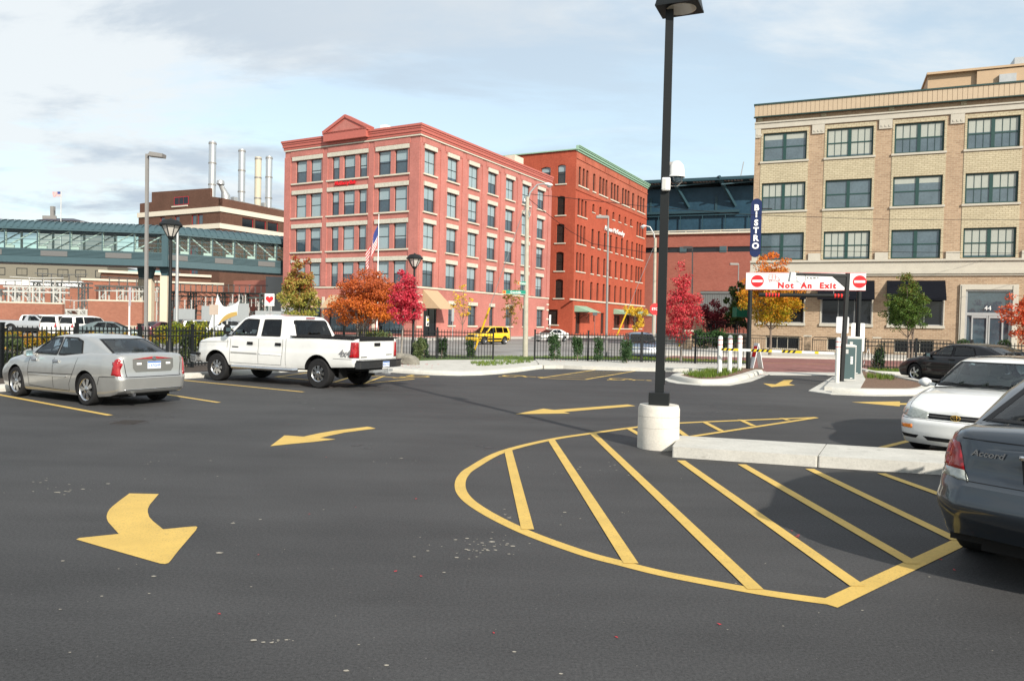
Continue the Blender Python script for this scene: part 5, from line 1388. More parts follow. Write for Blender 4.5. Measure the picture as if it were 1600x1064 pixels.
# ---- dark grey saloon in the right foreground, seen from behind
M['gunmetal'] = paint('dark_grey_car_paint', (0.026, 0.035, 0.046), 0.3, 0.30)
acc = dict(ro=1.03, fo=.95, wb=2.80, W=1.85, tr=.325, tw=.22, rr=.225, rim='seven', paint=M['gunmetal'], arch=.375,
    top=[(-1.03, .96), (-.95, 1.06), (-.8, 1.085), (-.3, 1.075), (.4, 1.02), (2.2, .98), (2.5, .97), (3.3, .84), (3.75, .66)],
    bot=[(-1.03, .33), (-.7, .25), (.5, .20), (2.5, .20), (3.75, .22)],
    plan=[(-1.03, .66), (-.98, .76), (-.9, .845), (-.75, .905), (-.5, .95), (0, .985), (.6, 1.0), (2.4, 1.0), (3.2, .95), (3.5, .88), (3.68, .76), (3.75, .62)],
    sec=[(0, .93), (.06, .965), (.16, .985), (.28, 1.01), (.36, 1.03), (.46, 1.0), (.62, .99), (.78, .965), (.9, .925), (.96, .895), (1, .86)],
    nose=[(.2, -.05), (.5, .04), (.8, -.04)], tail=[(.24, -.16), (.36, -.08), (.50, .09), (.56, .115), (.64, .09), (.72, .075), (.735, .015), (.80, -.01), (.98, -.02), (1.04, .02), (1.1, .0)], tailb=.42, crown=.035, edge=.05, tops=.045,
    cab=dict(zb=1.0, top=[(-.52, 1.085), (.12, 1.33), (.5, 1.44), (1.0, 1.475), (1.5, 1.46), (1.8, 1.41), (2.75, .98)], wbelt=[(-.6, .74), (.2, .83), (1.3, .84), (2.75, .74)], tum=.46, r=.13, crown=.03,
        roofx=(.42, 1.72), side=[[(1.3, 1.03), (2.32, 1.02), (1.85, 1.33), (1.3, 1.39)], [(.45, 1.06), (1.2, 1.03), (1.2, 1.39), (.65, 1.35)]],
        front=[(-.68, 1.01), (.68, 1.01), (.54, 1.39), (-.54, 1.39)], rear=[(-.635, 1.115), (.635, 1.115), (.50, 1.405), (-.50, 1.405)], seats=(1.25, .35)), glassr=glassmat('blue_grey_rear_glass', (.42, .50, .52), 1.0),
    seams=[('B', [(-.72, 1.045), (-.665, .97), (-.60, .80), (-.56, .725)]), ('B', [(.72, 1.045), (.665, .97), (.60, .80), (.56, .725)]), ('B', [(-.64, 1.02), (.64, 1.02)]), ('B', [(-.56, .735), (.56, .735)]), ('T', [(-.88, .70), (-.50, .66)]), ('T', [(-.88, -.70), (-.50, -.66)]), ('L', [(-.9, .70), (-.42, .68)])], seamw=.007,
    patches=[('tail_lamp', 'B', [(.60, .80), (.905, .80), (.89, .95), (.78, 1.0), (.665, .985), (.63, .90)], M['taillamp'], .007), ('tail_lamp', 'B', [(-.60, .80), (-.905, .80), (-.89, .95), (-.78, 1.0), (-.665, .985), (-.63, .90)], M['taillamp'], .007),
             ('tail_lamp_side', 'L', [(-.98, .80), (-.66, .82), (-.60, .90), (-.72, .97), (-.95, .95)], M['taillamp'], .007),
             ('reverse_lamp', 'B', [(.56, .735), (.885, .745), (.90, .80), (.60, .80)], M['clearlamp'], .009), ('reverse_lamp', 'B', [(-.56, .735), (-.885, .745), (-.90, .80), (-.60, .80)], M['clearlamp'], .009),
             ('plate_surround', 'B', [(-.23, .77), (.23, .77), (.25, .93), (-.25, .93)], M['plastic'], .004), ('chrome_strip', 'B', [(-.26, .925), (.26, .925), (.26, .955), (-.26, .955)], M['chrome'], .012)])
root, body, bv, cv = make_car('sedan', acc, 'dark grey sedan seen from behind, cut off by the right edge in the foreground', 'car', (4.68, 5.84, 0), 49)
root.scale = (1.07,) * 3
sills_(root, acc); mirror(root, acc, 2.1, 1.03, M['gunmetal'])
b = MB(); b.box(-.8, .3, -.75, .75, .25, .5); b.build('rear_underbody', M['chassis'], root)
l1, l2, l3 = hit(bv, 'B', .56, .93)[0], hit(bv, 'B', .36, .93)[0], hit(bv, 'B', .46, .93)[0]
ang = math.degrees(math.atan2(l1.x - l2.x, l1.y - l2.y))
text('model_lettering', 'Accord', .062, M['chrome'], root, TR(min(l3.x, (l1.x + l2.x) / 2) - .008, .46, .932) @ RZ(-90 - ang), .003, shear=.3, sx=1.15, bold=.001)
loc = hit(bv, 'B', 0, .85)[0]
plate(root, loc.x - .03, .85, 'B', 'BNR 2084')

# ---- black saloon beyond the ticket machines
M['carblack'] = paint('black_car_paint', (0.006, 0.006, 0.008), 0.0, 0.3, coat=.45)
M['carblack'].node_tree.nodes['Principled BSDF'].inputs['Specular IOR Level'].default_value = .2
gam = dict(ro=1.05, fo=.96, wb=2.72, W=1.79, tr=.33, tw=.22, rr=.215, rim='five', paint=M['carblack'], arch=.385,
    top=[(-1.05, 1.0), (-.9, 1.05), (-.5, 1.06), (2.1, .97), (2.4, .95), (3.1, .84), (3.5, .70), (3.68, .58)],
    bot=[(-1.05, .30), (-.6, .22), (2.4, .19), (3.68, .2)], plan=PLAN(-1.05, 3.68, .84), sec=[(0, .92), (.1, .96), (.25, 1.0), (.33, 1.005), (.38, .985), (.6, 1.0), (.8, .98), (.93, .94), (1, .89)],
    nose=[(.2, -.05), (.45, .05), (.7, -.04)], tail=[(.3, -.04), (.6, .04), (1.0, 0)], crown=.035, edge=.05,
    cab=dict(zb=.98, top=[(-.75, 1.06), (.0, 1.33), (.35, 1.40), (.85, 1.425), (1.3, 1.41), (1.6, 1.36), (2.5, .97)], wbelt=[(-.8, .70), (.2, .78), (1.3, .80), (2.5, .72)], tum=.42, r=.13,
        roofx=(.3, 1.55), side=[[(1.2, 1.01), (2.12, 1.0), (1.7, 1.28), (1.22, 1.34)], [(.25, 1.05), (.42, 1.03), (1.12, 1.01), (1.14, 1.34), (.72, 1.34), (.42, 1.28)]],
        front=[(-.65, 1.0), (.65, 1.0), (.52, 1.34), (-.52, 1.34)], rear=[(-.62, 1.09), (.62, 1.09), (.5, 1.35), (-.5, 1.35)], seats=(1.25, .3)), glass=glassmat('smoked_green_glass', (.3, .36, .34), 1.1),
    seams=[('L', [(1.17, 1.0), (1.15, .3)]), ('L', [(2.15, .95), (2.2, .6), (2.15, .3), (1.15, .27), (.55, .3)]), ('L', [(.25, 1.0), (.3, .7), (.5, .42)])], gapmat=plain('seam_grey', (.05, .05, .05), .6, 0, 0),
    patches=[('side_moulding', 'L', [(.6, .40), (2.2, .40), (2.2, .44), (.6, .44)], M['carblack'], .012)])
root, body, bv, cv = make_car('sedan', gam, 'black four-door sedan parked behind the island with the ticket machines', 'car', (16.78, 25.6, 0), -14)
root.scale = (1.05,) * 3
sills_(root, gam); mirror(root, gam, 2.05, 1.0, M['carblack'], size=(.15, .11, .11))
b = MB(); b.tube([(-.72, -.72, 1.06), (-.86, -.70, 1.17), (-.9, -.5, 1.20), (-.9, .5, 1.20), (-.86, .70, 1.17), (-.72, .72, 1.06)], .035, 8); b.build('boot_spoiler', M['carblack'], root)
for x in (1.0, 1.9): b = MB(); b.box(x, x + .2, .885, .91, .86, .90); b.build('door_handle', M['carblack'], root)

# ---- background vehicles
def sedan_spec(paint_, **k):
    c = dict(ro=1.0, fo=.95, wb=2.70, W=1.78, tr=.32, tw=.2, rr=.21, rim='five', paint=paint_, arch=.375,
        top=[(-1.0, .98), (-.8, 1.02), (-.3, 1.0), (2.1, .95), (2.4, .93), (3.2, .82), (3.65, .64)], bot=[(-1.0, .3), (-.5, .21), (2.6, .2), (3.65, .22)], plan=PLAN(-1.0, 3.65, .84), sec=SEC,
        nose=[(.2, -.05), (.5, .04), (.7, -.03)], tail=[(.3, -.03), (.6, .04), (1.0, 0)],
        cab=dict(zb=.95, top=[(-.65, 1.02), (.05, 1.31), (.4, 1.39), (.9, 1.42), (1.35, 1.40), (1.65, 1.35), (2.5, .95)], wbelt=[(-.8, .70), (.2, .78), (1.3, .79), (2.5, .71)], tum=.42, r=.12,
            roofx=(.32, 1.6), side=[[(1.2, .99), (2.15, .98), (1.72, 1.27), (1.2, 1.33)], [(.3, 1.02), (1.12, .99), (1.12, 1.33), (.6, 1.31)]],
            front=[(-.65, .985), (.65, .985), (.52, 1.33), (-.52, 1.33)], rear=[(-.6, 1.05), (.6, 1.05), (.49, 1.33), (-.49, 1.33)], seats=()), glass=M['tint'],
        patches=[('tail_lamp', 'B', [(.5, .72), (.84, .74), (.82, .92), (.55, .92)], M['taillamp'], .008), ('tail_lamp', 'B', [(-.5, .72), (-.84, .74), (-.82, .92), (-.55, .92)], M['taillamp'], .008),
                 ('headlamp', 'F', [(.45, .58), (.80, .58), (.78, .70), (.5, .69)], M['clearlamp'], .008), ('headlamp', 'F', [(-.45, .58), (-.80, .58), (-.78, .70), (-.5, .69)], M['clearlamp'], .008), ('grille', 'F', [(-.38, .52), (.38, .52), (.4, .66), (-.4, .66)], BLK, .008)])
    c.update(k); return c
def suv_spec(paint_, h=1.72, **k):
    f = h / 1.72
    c = dict(ro=.85, fo=.85, wb=2.75, W=1.85, tr=.36, tw=.22, rr=.22, rim='five', paint=paint_, arch=.43,
        top=[(-.85, 1.10 * f), (0, 1.1 * f), (2.2, 1.08 * f), (2.5, 1.06 * f), (3.2, .99 * f), (3.6, .82 * f)], bot=[(-.85, .36), (-.5, .3), (2.9, .28), (3.6, .32)], plan=PLAN(-.85, 3.6, .88), sec=SEC,
        nose=[(.3, -.03), (.5, .04), (.9, -.02)], tail=[(.3, -.02), (.55, .05), (1.1, .0)], tailb=.3,
        cab=dict(zb=1.08 * f, top=[(-.82, 1.1 * f), (-.76, 1.45 * f), (-.66, 1.66 * f), (0, 1.71 * f), (1.2, 1.72 * f), (1.75, 1.64 * f), (2.5, 1.08 * f)], wbelt=[(-.85, .80), (.2, .85), (1.5, .85), (2.5, .76)], tum=.24, r=.12, sm=.05,
            roofx=(-.66, 1.72), side=[[(1.2, 1.12 * f), (2.18, 1.12 * f), (1.74, 1.55 * f), (1.2, 1.60 * f)], [(.22, 1.13 * f), (1.1, 1.12 * f), (1.1, 1.6 * f), (.22, 1.6 * f)], [(-.55, 1.14 * f), (.1, 1.13 * f), (.1, 1.6 * f), (-.45, 1.58 * f)]],
            front=[(-.72, 1.13 * f), (.72, 1.13 * f), (.62, 1.6 * f), (-.62, 1.6 * f)], rear=[(-.68, 1.18 * f), (.68, 1.18 * f), (.60, 1.56 * f), (-.60, 1.56 * f)], seats=()), glass=M['tint'],
        patches=[('tail_lamp', 'B', [(.66, .85), (.86, .85), (.84, 1.08 * f), (.70, 1.08 * f)], M['taillamp'], .01), ('tail_lamp', 'B', [(-.66, .85), (-.86, .85), (-.84, 1.08 * f), (-.70, 1.08 * f)], M['taillamp'], .01),
                 ('headlamp', 'F', [(.5, .72), (.84, .72), (.82, .88), (.5, .86)], M['clearlamp'], .01), ('headlamp', 'F', [(-.5, .72), (-.84, .72), (-.82, .88), (-.5, .86)], M['clearlamp'], .01), ('grille', 'F', [(-.44, .66), (.44, .66), (.44, .86), (-.44, .86)], BLK, .01),
                 ('lower_cladding', 'L', [(-.7, .42), (3.4, .42), (3.4, .58), (-.7, .58)], k.get('clad', paint_), .01)])
    k.pop('clad', None); c.update(k); return c
def park(name, spec, label, cat, px, py, az, detail=0, along=0.0, group=None):
    """stand a vehicle so that its middle is over the ground point seen at the pixel"""
    q = G(px, py); h = Vector((math.sin(R(az)), math.cos(R(az)), 0)); q = q - h * (spec['wb'] / 2 + along)
    r_, bd, v1, v2 = make_car(name, spec, label, cat, (q.x, q.y, -0.158), az, group, detail)
    sills_(r_, spec); return r_, bd, v1, v2
yel = paint('yellow_car_paint', (.80, .50, .02), 0, .4); silv2 = paint('light_silver_paint', (.42, .44, .46), .4, .35)
r_, _, bv2, _ = park('suv', suv_spec(yel, 1.66, clad=BLK), 'yellow compact SUV with dark lower cladding driving past the pink brick building', 'SUV', 762, 535, 221, 1)
mirror(r_, suv_spec(yel), 2.05, 1.12, BLK, y=.86)
r_, _, _, _ = park('sedan', sedan_spec(M['carwhite']), 'white sedan on the street in front of the red-orange brick building', 'car', 861, 531.5, 222, 1)
mirror(r_, sedan_spec(M['carwhite']), 2.1, .98, M['carwhite'])
blue = paint('slate_blue_car_paint', (.09, .13, .20), .5, .35)
r_, _, bv2, _ = park('suv', suv_spec(blue, 1.62, patches=[('headlamp', 'F', [(.42, .70), (.86, .74), (.82, .90), (.42, .82)], M['clearlamp'], .01), ('headlamp', 'F', [(-.42, .70), (-.86, .74), (-.82, .90), (-.42, .82)], M['clearlamp'], .01), ('grille', 'F', [(-.40, .72), (.40, .72), (.44, .86), (-.44, .86)], M['chrome'], .01), ('bumper', 'F', [(-.8, .42), (.8, .42), (.84, .66), (-.84, .66)], silv2, .008)]), 'slate blue SUV facing the camera behind the black iron fence', 'SUV', 1000, 557.5, 182, 1)
mirror(r_, suv_spec(blue), 2.1, 1.1, blue, y=.88)
dred = paint('dark_red_car_paint', (.16, .015, .02), .2, .35)
park('sedan', sedan_spec(dred), 'dark red sedan half hidden by the slim red tree by the arena', 'car', 1058, 533, 60)
tan2 = paint('gold_silver_paint', (.36, .34, .30), .4, .35); grn = paint('grey_green_paint', (.13, .17, .17), .4, .35)
pks = dict(pk); pks.update(paint=silv2, seams=(), patches=[q for q in pk['patches'] if 'lamp' in q[0]], rim='steel', wb=3.2, fo=.9)
pks['top'] = [(-1.27, 1.2), (1.0, 1.2), (2.6, 1.2), (3.1, 1.16), (3.7, 1.1), (4.1, .95)]; pks['bot'] = [(-1.27, .55), (4.1, .5)]
pks['plan'] = [(-1.27, .92), (-1.0, .97), (0, 1), (3.2, .98), (3.8, .92), (4.1, .8)]; pks['bed'] = (-1.2, 1.1, .8, .8)
pks['cab'] = dict(zb=1.15, top=[(1.1, 1.2), (1.22, 1.6), (1.35, 1.72), (1.8, 1.76), (2.1, 1.72), (2.8, 1.18)], wbelt=[(1.1, .88), (2.0, .88), (2.8, .8)], tum=.3, r=.1, roofx=(1.3, 2.08), sm=.05, side=[[(1.5, 1.22), (2.5, 1.22), (2.05, 1.6), (1.5, 1.62)]],
    front=[(-.75, 1.22), (.75, 1.22), (.62, 1.62), (-.62, 1.62)], rear=[(-.7, 1.24), (.7, 1.24), (.62, 1.6), (-.62, 1.6)], seats=())
cars_bg = 'cars in the car park behind the hedge'
park('pickup_truck', pks, 'silver pickup truck with open bed at the far left behind the hedge', 'pickup truck', 38, 517.5, 85, group=None, along=-.9)
park('suv', suv_spec(M['carwhite'], 1.78), 'white SUV with red door lettering parked end-on beside the silver pickup', 'SUV', 74, 518, 80)
park('suv', suv_spec(M['carwhite'], 1.85), 'white SUV seen from behind, second of the white SUVs from the pickup', 'SUV', 108, 524, 12)
park('suv', suv_spec(M['carwhite'], 1.80, glass=M['tint']), 'white SUV with a wide dark rear window, nearest to the grey sedan behind the hedge', 'SUV', 141, 525, 22)
park('sedan', sedan_spec(grn), 'grey-green sedan seen side-on over the hedge behind the white signpost', 'car', 174, 528, 78)
park('sedan', sedan_spec(paint('plum_car_paint', (.12, .035, .05), .3, .35)), 'plum red sedan seen from behind between the brown light pole and the concrete column', 'car', 249, 524, 8)
park('suv', suv_spec(paint('dark_blue_paint', (.02, .03, .05), .2, .3), 1.6), 'dark SUV partly hidden by the white four-pointed banner, left one', 'SUV', 306, 521, 60)
park('suv', suv_spec(silv2, 1.62), 'silver SUV behind the white four-pointed banner', 'SUV', 322, 524, 58)
park('suv', suv_spec(M['carwhite'], 1.6, paint=paint('pale_blue_paint', (.3, .34, .38), .4, .35)), 'pale grey SUV between the banner and the white pickup cab', 'SUV', 366, 521, 75)
# ================================================================ STRUCTURES IN THE DISTANCE
def frame_between(p, q):
    """local frame with +x from p to q (plan view), origin at p"""
    d = Vector((q[0] - p[0], q[1] - p[1], 0)); L = d.length
    return TR(p[0], p[1], 0) @ Matrix.Rotation(math.atan2(d.y, d.x), 4, 'Z'), L
def placed(o, T): o.matrix_world = T; return o
# ---- enclosed footbridge
M['teal'] = plain('blue_green_cladding', (0.048, 0.092, 0.108), 0.55, 0.1, 0.07)
M['tealdk'] = plain('dark_teal_steel', (0.035, 0.075, 0.09), 0.5, 0.1, 0.08)
M['bridgeglass'] = glassmat('pale_green_glazing', (.80, .90, .88), .9, .03)
M['whitetruss'] = plain('white_truss_steel', (.55, .60, .57), .5, 0, .04)
M['grille'] = plain('grey_louvre', (.12, .12, .12), .7, 0, .1, 20)
p0, p1, p2 = AT(-260, 480, 81.5), AT(257, 491, 86.2), AT(520, 497, 99.5)
sky_ = empty('footbridge', (p1.x, p1.y, 0), 0, 'long enclosed blue-green footbridge with curved ribbed roof and glazed white truss sides', 'footbridge')
Z0, Z1, Z2, Z3 = 7.4, 9.0, 11.25, 12.3
def bridge_run(pa, pb, nb, flip, tag_):
    T, L = frame_between(pa, pb); T = TR(-p1.x, -p1.y, 0) @ T; wd = 4.2
    b = MB(); b.T = T; b.box(0, L, 0, wd, Z0 + .3, Z0 + .6); b.box(0, L, -.12, 0.0, Z0, Z0 + .75); b.box(0, L, wd, wd + .12, Z0, Z0 + .75)
    for k in range(5): z = Z0 + .80 + k * .145; b.box(0, L, -.06, .02, z, z + .10)
    b.box(0, L, 0.02, wd, Z0 + .6, Z1 - .12); b.box(0, L, -.1, 0.05, Z1 - .12, Z1)
    b.build('deck', M['teal'], sky_)
    b = MB(); b.T = T; b.box(0, L, .3, wd - .3, Z0 - .02, Z0 + .29); b.build('deck_soffit', M['tealdk'], sky_)
    for k in range(nb):
        if k % 2 == (0 if flip else 0):
            g_ = MB(); g_.T = T; x = (k + .12) * L / nb; g_.box(x, x + L / nb * .82, -.09, -.061, Z0 + .8, Z0 + 1.4); g_.build('louvre_panel', M['grille'], sky_)
    # curved ribbed roof
    r = MB(); r.T = T; n = 12; prof = [(-.25 + (wd + .5) * i / n, Z2 + (Z3 - Z2) * math.sin(math.pi * i / n) ** .55) for i in range(n + 1)]
    r.add([(x, y, z) for x in (0, L) for y, z in prof], [(i, i + 1, n + 2 + i, n + 1 + i) for i in range(n)])
    r.add([(x, y, z - .12) for x in (0, L) for y, z in prof], [(i, n + 1 + i, n + 2 + i, i + 1) for i in range(n)])
    nr = int(L / .7)
    for k in range(nr):
        x = k * L / nr; r.add([(x + dx, y, z + .09) for dx in (0, .22) for y, z in prof], [(i, i + 1, n + 2 + i, n + 1 + i) for i in range(n)])
        r.add([(x, prof[i][0], prof[i][1] - .0 + dz) for dz in (0, .09) for i in range(n // 2 + 1)], [(i, i + 1, n // 2 + 2 + i, n // 2 + 1 + i) for i in range(n // 2)])
    r.box(0, L, -.28, -.1, Z2 - .14, Z2 + .02); r.build('ribbed_roof', M['teal'], sky_)
    g_ = MB(); g_.T = T; g_.add([(0, 0, Z1), (L, 0, Z1), (L, 0, Z2), (0, 0, Z2)], [(0, 1, 2, 3)]); g_.build('glazing', M['bridgeglass'], sky_)
    g_ = MB(); g_.T = T; g_.add([(0, wd, Z1), (L, wd, Z1), (L, wd, Z2), (0, wd, Z2)], [(0, 1, 2, 3)]); g_.build('glazing', M['bridgeglass'], sky_)
    m_ = MB(); m_.T = T
    for k in range(nb + 1): x = min(k * L / nb, L - .1); m_.box(x, x + .1, -.06, -.01, Z1, Z2 - .14)
    for z in (Z1 + .5, Z1 + 1.0, Z1 + 1.5): m_.box(0, L, -.05, -.012, z, z + .06)
    m_.build('mullion', M['teal'], sky_)
    for yy in (.35, wd - .35):
        t_ = MB(); t_.T = T
        for k in range(nb + 1): x = min(max(k * L / nb, .2), L - .2); t_.box(x - .1, x + .1, yy - .1, yy + .1, Z1 - .1, Z2)
        for k in range(nb):
            a, c = k * L / nb, (k + 1) * L / nb
            up = (k % 2 == 0) if tag_ == 'a' and k < 3 else (not flip)
            if up: t_.bar((a + .1, yy, Z1 + .2), (c - .1, yy, Z2 - .1), .12, .12)
            else: t_.bar((a + .1, yy, Z2 - .1), (c - .1, yy, Z1 + .2), .12, .12)
            t_.box(c - .9, c - .1, yy - .1, yy + .1, Z1, Z1 + .35) if not up else t_.box(a + .1, a + .9, yy - .1, yy + .1, Z1, Z1 + .35)
        t_.build('truss', M['whitetruss'], sky_)
bridge_run(p0, p1, 10, False, 'a'); bridge_run(p1, p2, 8, True, 'b')
b = MB(); b.box(-.35, .35, -.15, .1, Z0, Z3 - .9); b.build('corner_post', M['teal'], sky_)
def col_(px, Y, w, ztop):
    q = AT(px, 500, Y); b = MB(); b.box(-w / 2, w / 2, -.4, .4, -.2, ztop); o = b.build('column', plain('cream_precast', (.60, .52, .40), .85, 0, .08), sky_); o.location = (q.x - p1.x, q.y - p1.y, 0)
    b = MB(); b.prism_xz([(-w * .35, ztop), (w * .35, ztop), (w * .75, Z0 + .05), (-w * .75, Z0 + .05)], -.3, .3); b.build('column_head', M['tealdk'], o)
col_(257.5, 87.5, .85, 6.4); col_(233, 88.5, .85, 6.1); col_(221, 91, .6, 6.1)
b = MB(); q = AT(440, 490, 101); b.box(-2.2, 2.6, 0, 4, -.2, 7.35); o = b.build('stair_tower', plain('pale_grey_panel', (.40, .42, .43), .6, 0, .05), sky_); o.location = (q.x - p1.x, q.y - p1.y, 0)

# ---- brown brick power station with four stacks
M['brown'] = brickmat('dark_brown_brick', (.095, .045, .03), (.125, .062, .042), (.11, .07, .055), .3, .1, .9, .12)
C0 = AT(342, 490, 150); pw = empty('power_station', (C0.x, C0.y, 0), az2rz(29.2), 'dark brown brick power station with two cream bands behind the footbridge', 'building')
b = MB(); WP, LP = 26.0, 60.0
TLp = TR(0, WP, 0) @ RZ(-90)
wR = [(5.5 + k * 13.5 + j * 3.4, 8.5 + k * 13.5 + j * 3.4, 20.3, 22.3) for k in range(4) for j in range(3)]
wLf = [(WP - x - 1.6, WP - x, 21.2, 23.0) for x in (5.2, 7.1, 12.4, 17.2, 22.6)]
facade(b, LP, 23.3, [w for w in wR], .3); facade(b, WP, 23.3, [(a, c, 20.4, 22.5) for a, c, _, _ in wLf] + [(WP - 9, WP - 6.5, 3, 16), (WP - 17, WP - 15, 3, 16), (WP - 22.5, WP - 20.8, 3, 16)], .3, TLp)
b.T = TLp; b.prism_xz([(0.4, 23.3), (WP, 23.3), (WP, 25.5), (WP - 3.0, 25.9), (WP - 3.0, 27.6), (4.4, 28.0), (4.4, 25.9), (0.4, 25.8)], 0, .5)
b.T = Matrix.Identity(4); b.prism_xz([(0, 23.3), (LP, 23.3), (LP, 24.7), (0, 25.5)], 0, .5)
b.box(.6, LP, .6, WP - .3, 0, 23.2); b.box(1, LP, 3, WP - 3, 23.2, 25.2)
b.build('wall', M['brown'], pw)
M['bandcream'] = plain('cream_band', (.62, .56, .46), .8, 0, .05)
b = MB()
for z0, z1 in ((22.75, 23.75), (19.4, 20.4)):
    b.box(-.25, LP, -.25, 0, z0, z1); b.box(-.25, 0, 0, WP + .2, z0, z1)
for k in range(4): b.box(2.0 + 13.5 * k, 12.5 + 13.5 * k, -.2, 0, 18.2, 18.6)
b.T = TLp; b.box(WP - 14.8, WP - 9.8, -.2, 0, 24.35, 24.6)
b.build('cream_band', M['bandcream'], pw)
M['redframe'] = plain('red_window_frame', (.34, .02, .03), .5, 0, .05)
for w in wR: window(pw, TR((w[0] + w[1]) / 2, 0, w[2]), w[1] - w[0], w[3] - w[2], 'pw', rb, .3, frame=M['redframe'], fw=.14, rows=1, glass=M['blackglass'])
for w in wLf: window(pw, TLp @ TR((w[0] + w[1]) / 2, 0, 20.4), w[1] - w[0], 2.1, 'pwl', rb, .3, frame=M['redframe'], fw=.12, rows=1, glass=M['darkglass'])
for a in ((WP - 9, WP - 6.5), (WP - 17, WP - 15), (WP - 22.5, WP - 20.8)): window(pw, TLp @ TR(sum(a) / 2, 0, 3), a[1] - a[0], 13, 'pwt', rb, .3, frame=M['redframe'], fw=.16, rows=4, cols=2, glass=M['darkglass'])
window(pw, TLp @ TR(WP - 11.8, -.14, 24.7), 4.6, 1.7, 'pwtop', rb, .1, frame=M['redframe'], fw=.14, rows=1, cols=3, glass=M['blackglass'])
b = MB(); b.add([(1, .5, 25.2), (LP, .5, 24.4), (LP, 9, 26.4), (1, 9, 27.2)], [(0, 1, 2, 3)]); b.build('roof', plain('dark_roof_felt', (.09, .085, .08), .9, 0, .2), pw)
b = MB()
for k in range(6): b.bar((6 + k * 8, 2.5, 25.6), (12 + k * 8, 2.5, 25.4), .5, .9); b.box(5 + k * 8, 6 + k * 8, 2, 3, 25, 26.6)
b.build('roof_duct', M['galv'], pw)
b = MB(); b.tube([(2.6, 1.6, 25), (2.6, 1.6, 26.4), (2.2, 1.6, 27.2), (1.4, 1.6, 28.3)], [.9, .9, .6, .45], 10); b.lathe([(0, 0), (.8, .5), (.7, 1.2), (0, 1.5)], 12, c=(1.3, 1.6, 28)); b.build('roof_vent', M['galv'], pw, smooth=40)
M['steelstack'] = plain('shiny_steel_stack', (.60, .60, .60), .28, .85, .05); M['tanstack'] = plain('tan_stack', (.52, .47, .36), .7, 0, .05)
for px, yt, Y, w, mt, lb in ((331.5, 222, 158, 11, 'steelstack', 'bright steel chimney stack, leftmost and tallest behind the power station'), (377.5, 234, 160, 10.5, 'steelstack', 'bright steel chimney stack left of the tan one'),
                         (403, 246, 165, 10, 'tanstack', 'tan painted chimney stack between two steel ones'), (420, 245, 163, 10, 'steelstack', 'bright steel chimney stack nearest the pink building')):
    q = AT(px, yt, Y); r = w * Y / FPX / 2; zt = q.z
    b = MB(); b.lathe([(r, 0), (r, zt), (r * .85, zt), (r * .85, zt - 1)], 24)
    o = b.build('chimney_stack', M[mt], smooth=30, label=lb, cat='chimney', group=None); o.location = (AT(px - .6, 330, Y).x, Y, 0)
    for z in (zt - .4, zt - 4.5, zt - 9, zt - 13.5): b = MB(); b.lathe([(r, z - .15), (r * 1.09, z - .15), (r * 1.09, z + .15), (r, z + .15)], 24); b.build('band_ring', M['greysteel'], o)

# ---- low brick buildings and walls of the substation
M['brickred'] = brickmat('orange_brown_brick', (.26, .095, .06), (.32, .125, .08), (.28, .17, .13), .3, .1, .9, .08)
def block(name, pxl, pxr, Y0, Y1, ytl, depth, mat, label, cat, zb=-.16, extra=None, ytr=None):
    a, c = AT(pxl, ytl, Y0), AT(pxr, ytr if ytr else ytl, Y1); T, L = frame_between(a, c); b = MB(); b.box(0, L, 0, depth, zb, a.z)
    o = b.build(name, mat, label=label, cat=cat); o.matrix_world = T; return o, L, a.z
for pxl, pxr, ytl, ytr, lb in ((-140, 97.5, 470, 470, 'orange-brown brick enclosure wall at the far left behind the silver pickup'), (137, 222.5, 470, 470.5, 'orange-brown brick enclosure wall beside the concrete columns, partly in shadow')):
    o, L, zt = block('enclosure_wall', pxl, pxr, 75.5, 75.5, ytl, .4, M['brickred'], lb, 'wall')
    b = MB(); b.box(-.03, L + .03, -.04, .44, zt, zt + .14); b.build('coping', M['cream'], o)
    b = MB(); b.box(-.02, L + .02, -.06, 0, -.16, .72); b.build('plinth', plain('concrete_plinth', (.42, .38, .30), .9, 0, .1), o)
o, L, zt = block('brick_hall', -120, 150, 100, 104, 440, 14, M['brickred'], 'long low orange-brown brick hall with white parapet behind the substation', 'building', ytr=440)
b = MB(); b.box(-.1, L * .92, -.15, .5, zt - .1, zt + .62); b.build('parapet', M['white'], o)
o, L, zt = block('brick_hall', 128, 350, 106, 112, 438, 16, M['brickred'], 'lower orange-brown brick hall running behind the concrete columns', 'building', ytr=447)
b = MB(); b.box(-.1, L, -.2, .5, zt + .0, zt + .3); b.build('parapet', M['cream'], o)
o, L, zt = block('brown_annex', 158, 330, 118, 126, 426, 12, M['brown'], 'flat-roofed dark brown building with thin pale roof edge under the footbridge', 'building', ytr=418)
b = MB(); b.box(-.4, L, -.5, .4, zt, zt + .4); b.build('roof_edge', M['cream'], o)
o, L, zt = block('olive_building', -200, 168, 135, 140, 402, 14, plain('olive_grey_render', (.175, .16, .125), .85, 0, .05), 'long olive-grey building with white curtained windows seen under the footbridge', 'building', ytr=404)
zc = AT(40, 430, 136).z
for x in (14.0, 17.6, 21.4, 25.2, 28.8, 32.3, 35.4, 38.9):
    window(o, TR(x, -.15, zc), 1.9, 1.4, 'olv', rb, .2, frame=M['framedark'], fw=.12, rows=1, cols=2, glass=M['paleblind'])
o, L, zt = block('slate_building', 150, 262, 150, 150, 420, 12, plain('blue_grey_panel', (.10, .12, .16), .6, 0, .05), 'blue-grey panelled building with a pale glazed strip under the footbridge', 'building')
b = MB(); b.box(6, L - .4, -.1, 0, zt - 1.5, zt - .2); b.build('glazed_strip', plain('aqua_glass', (.25, .48, .48), .15, 0, .1), o)
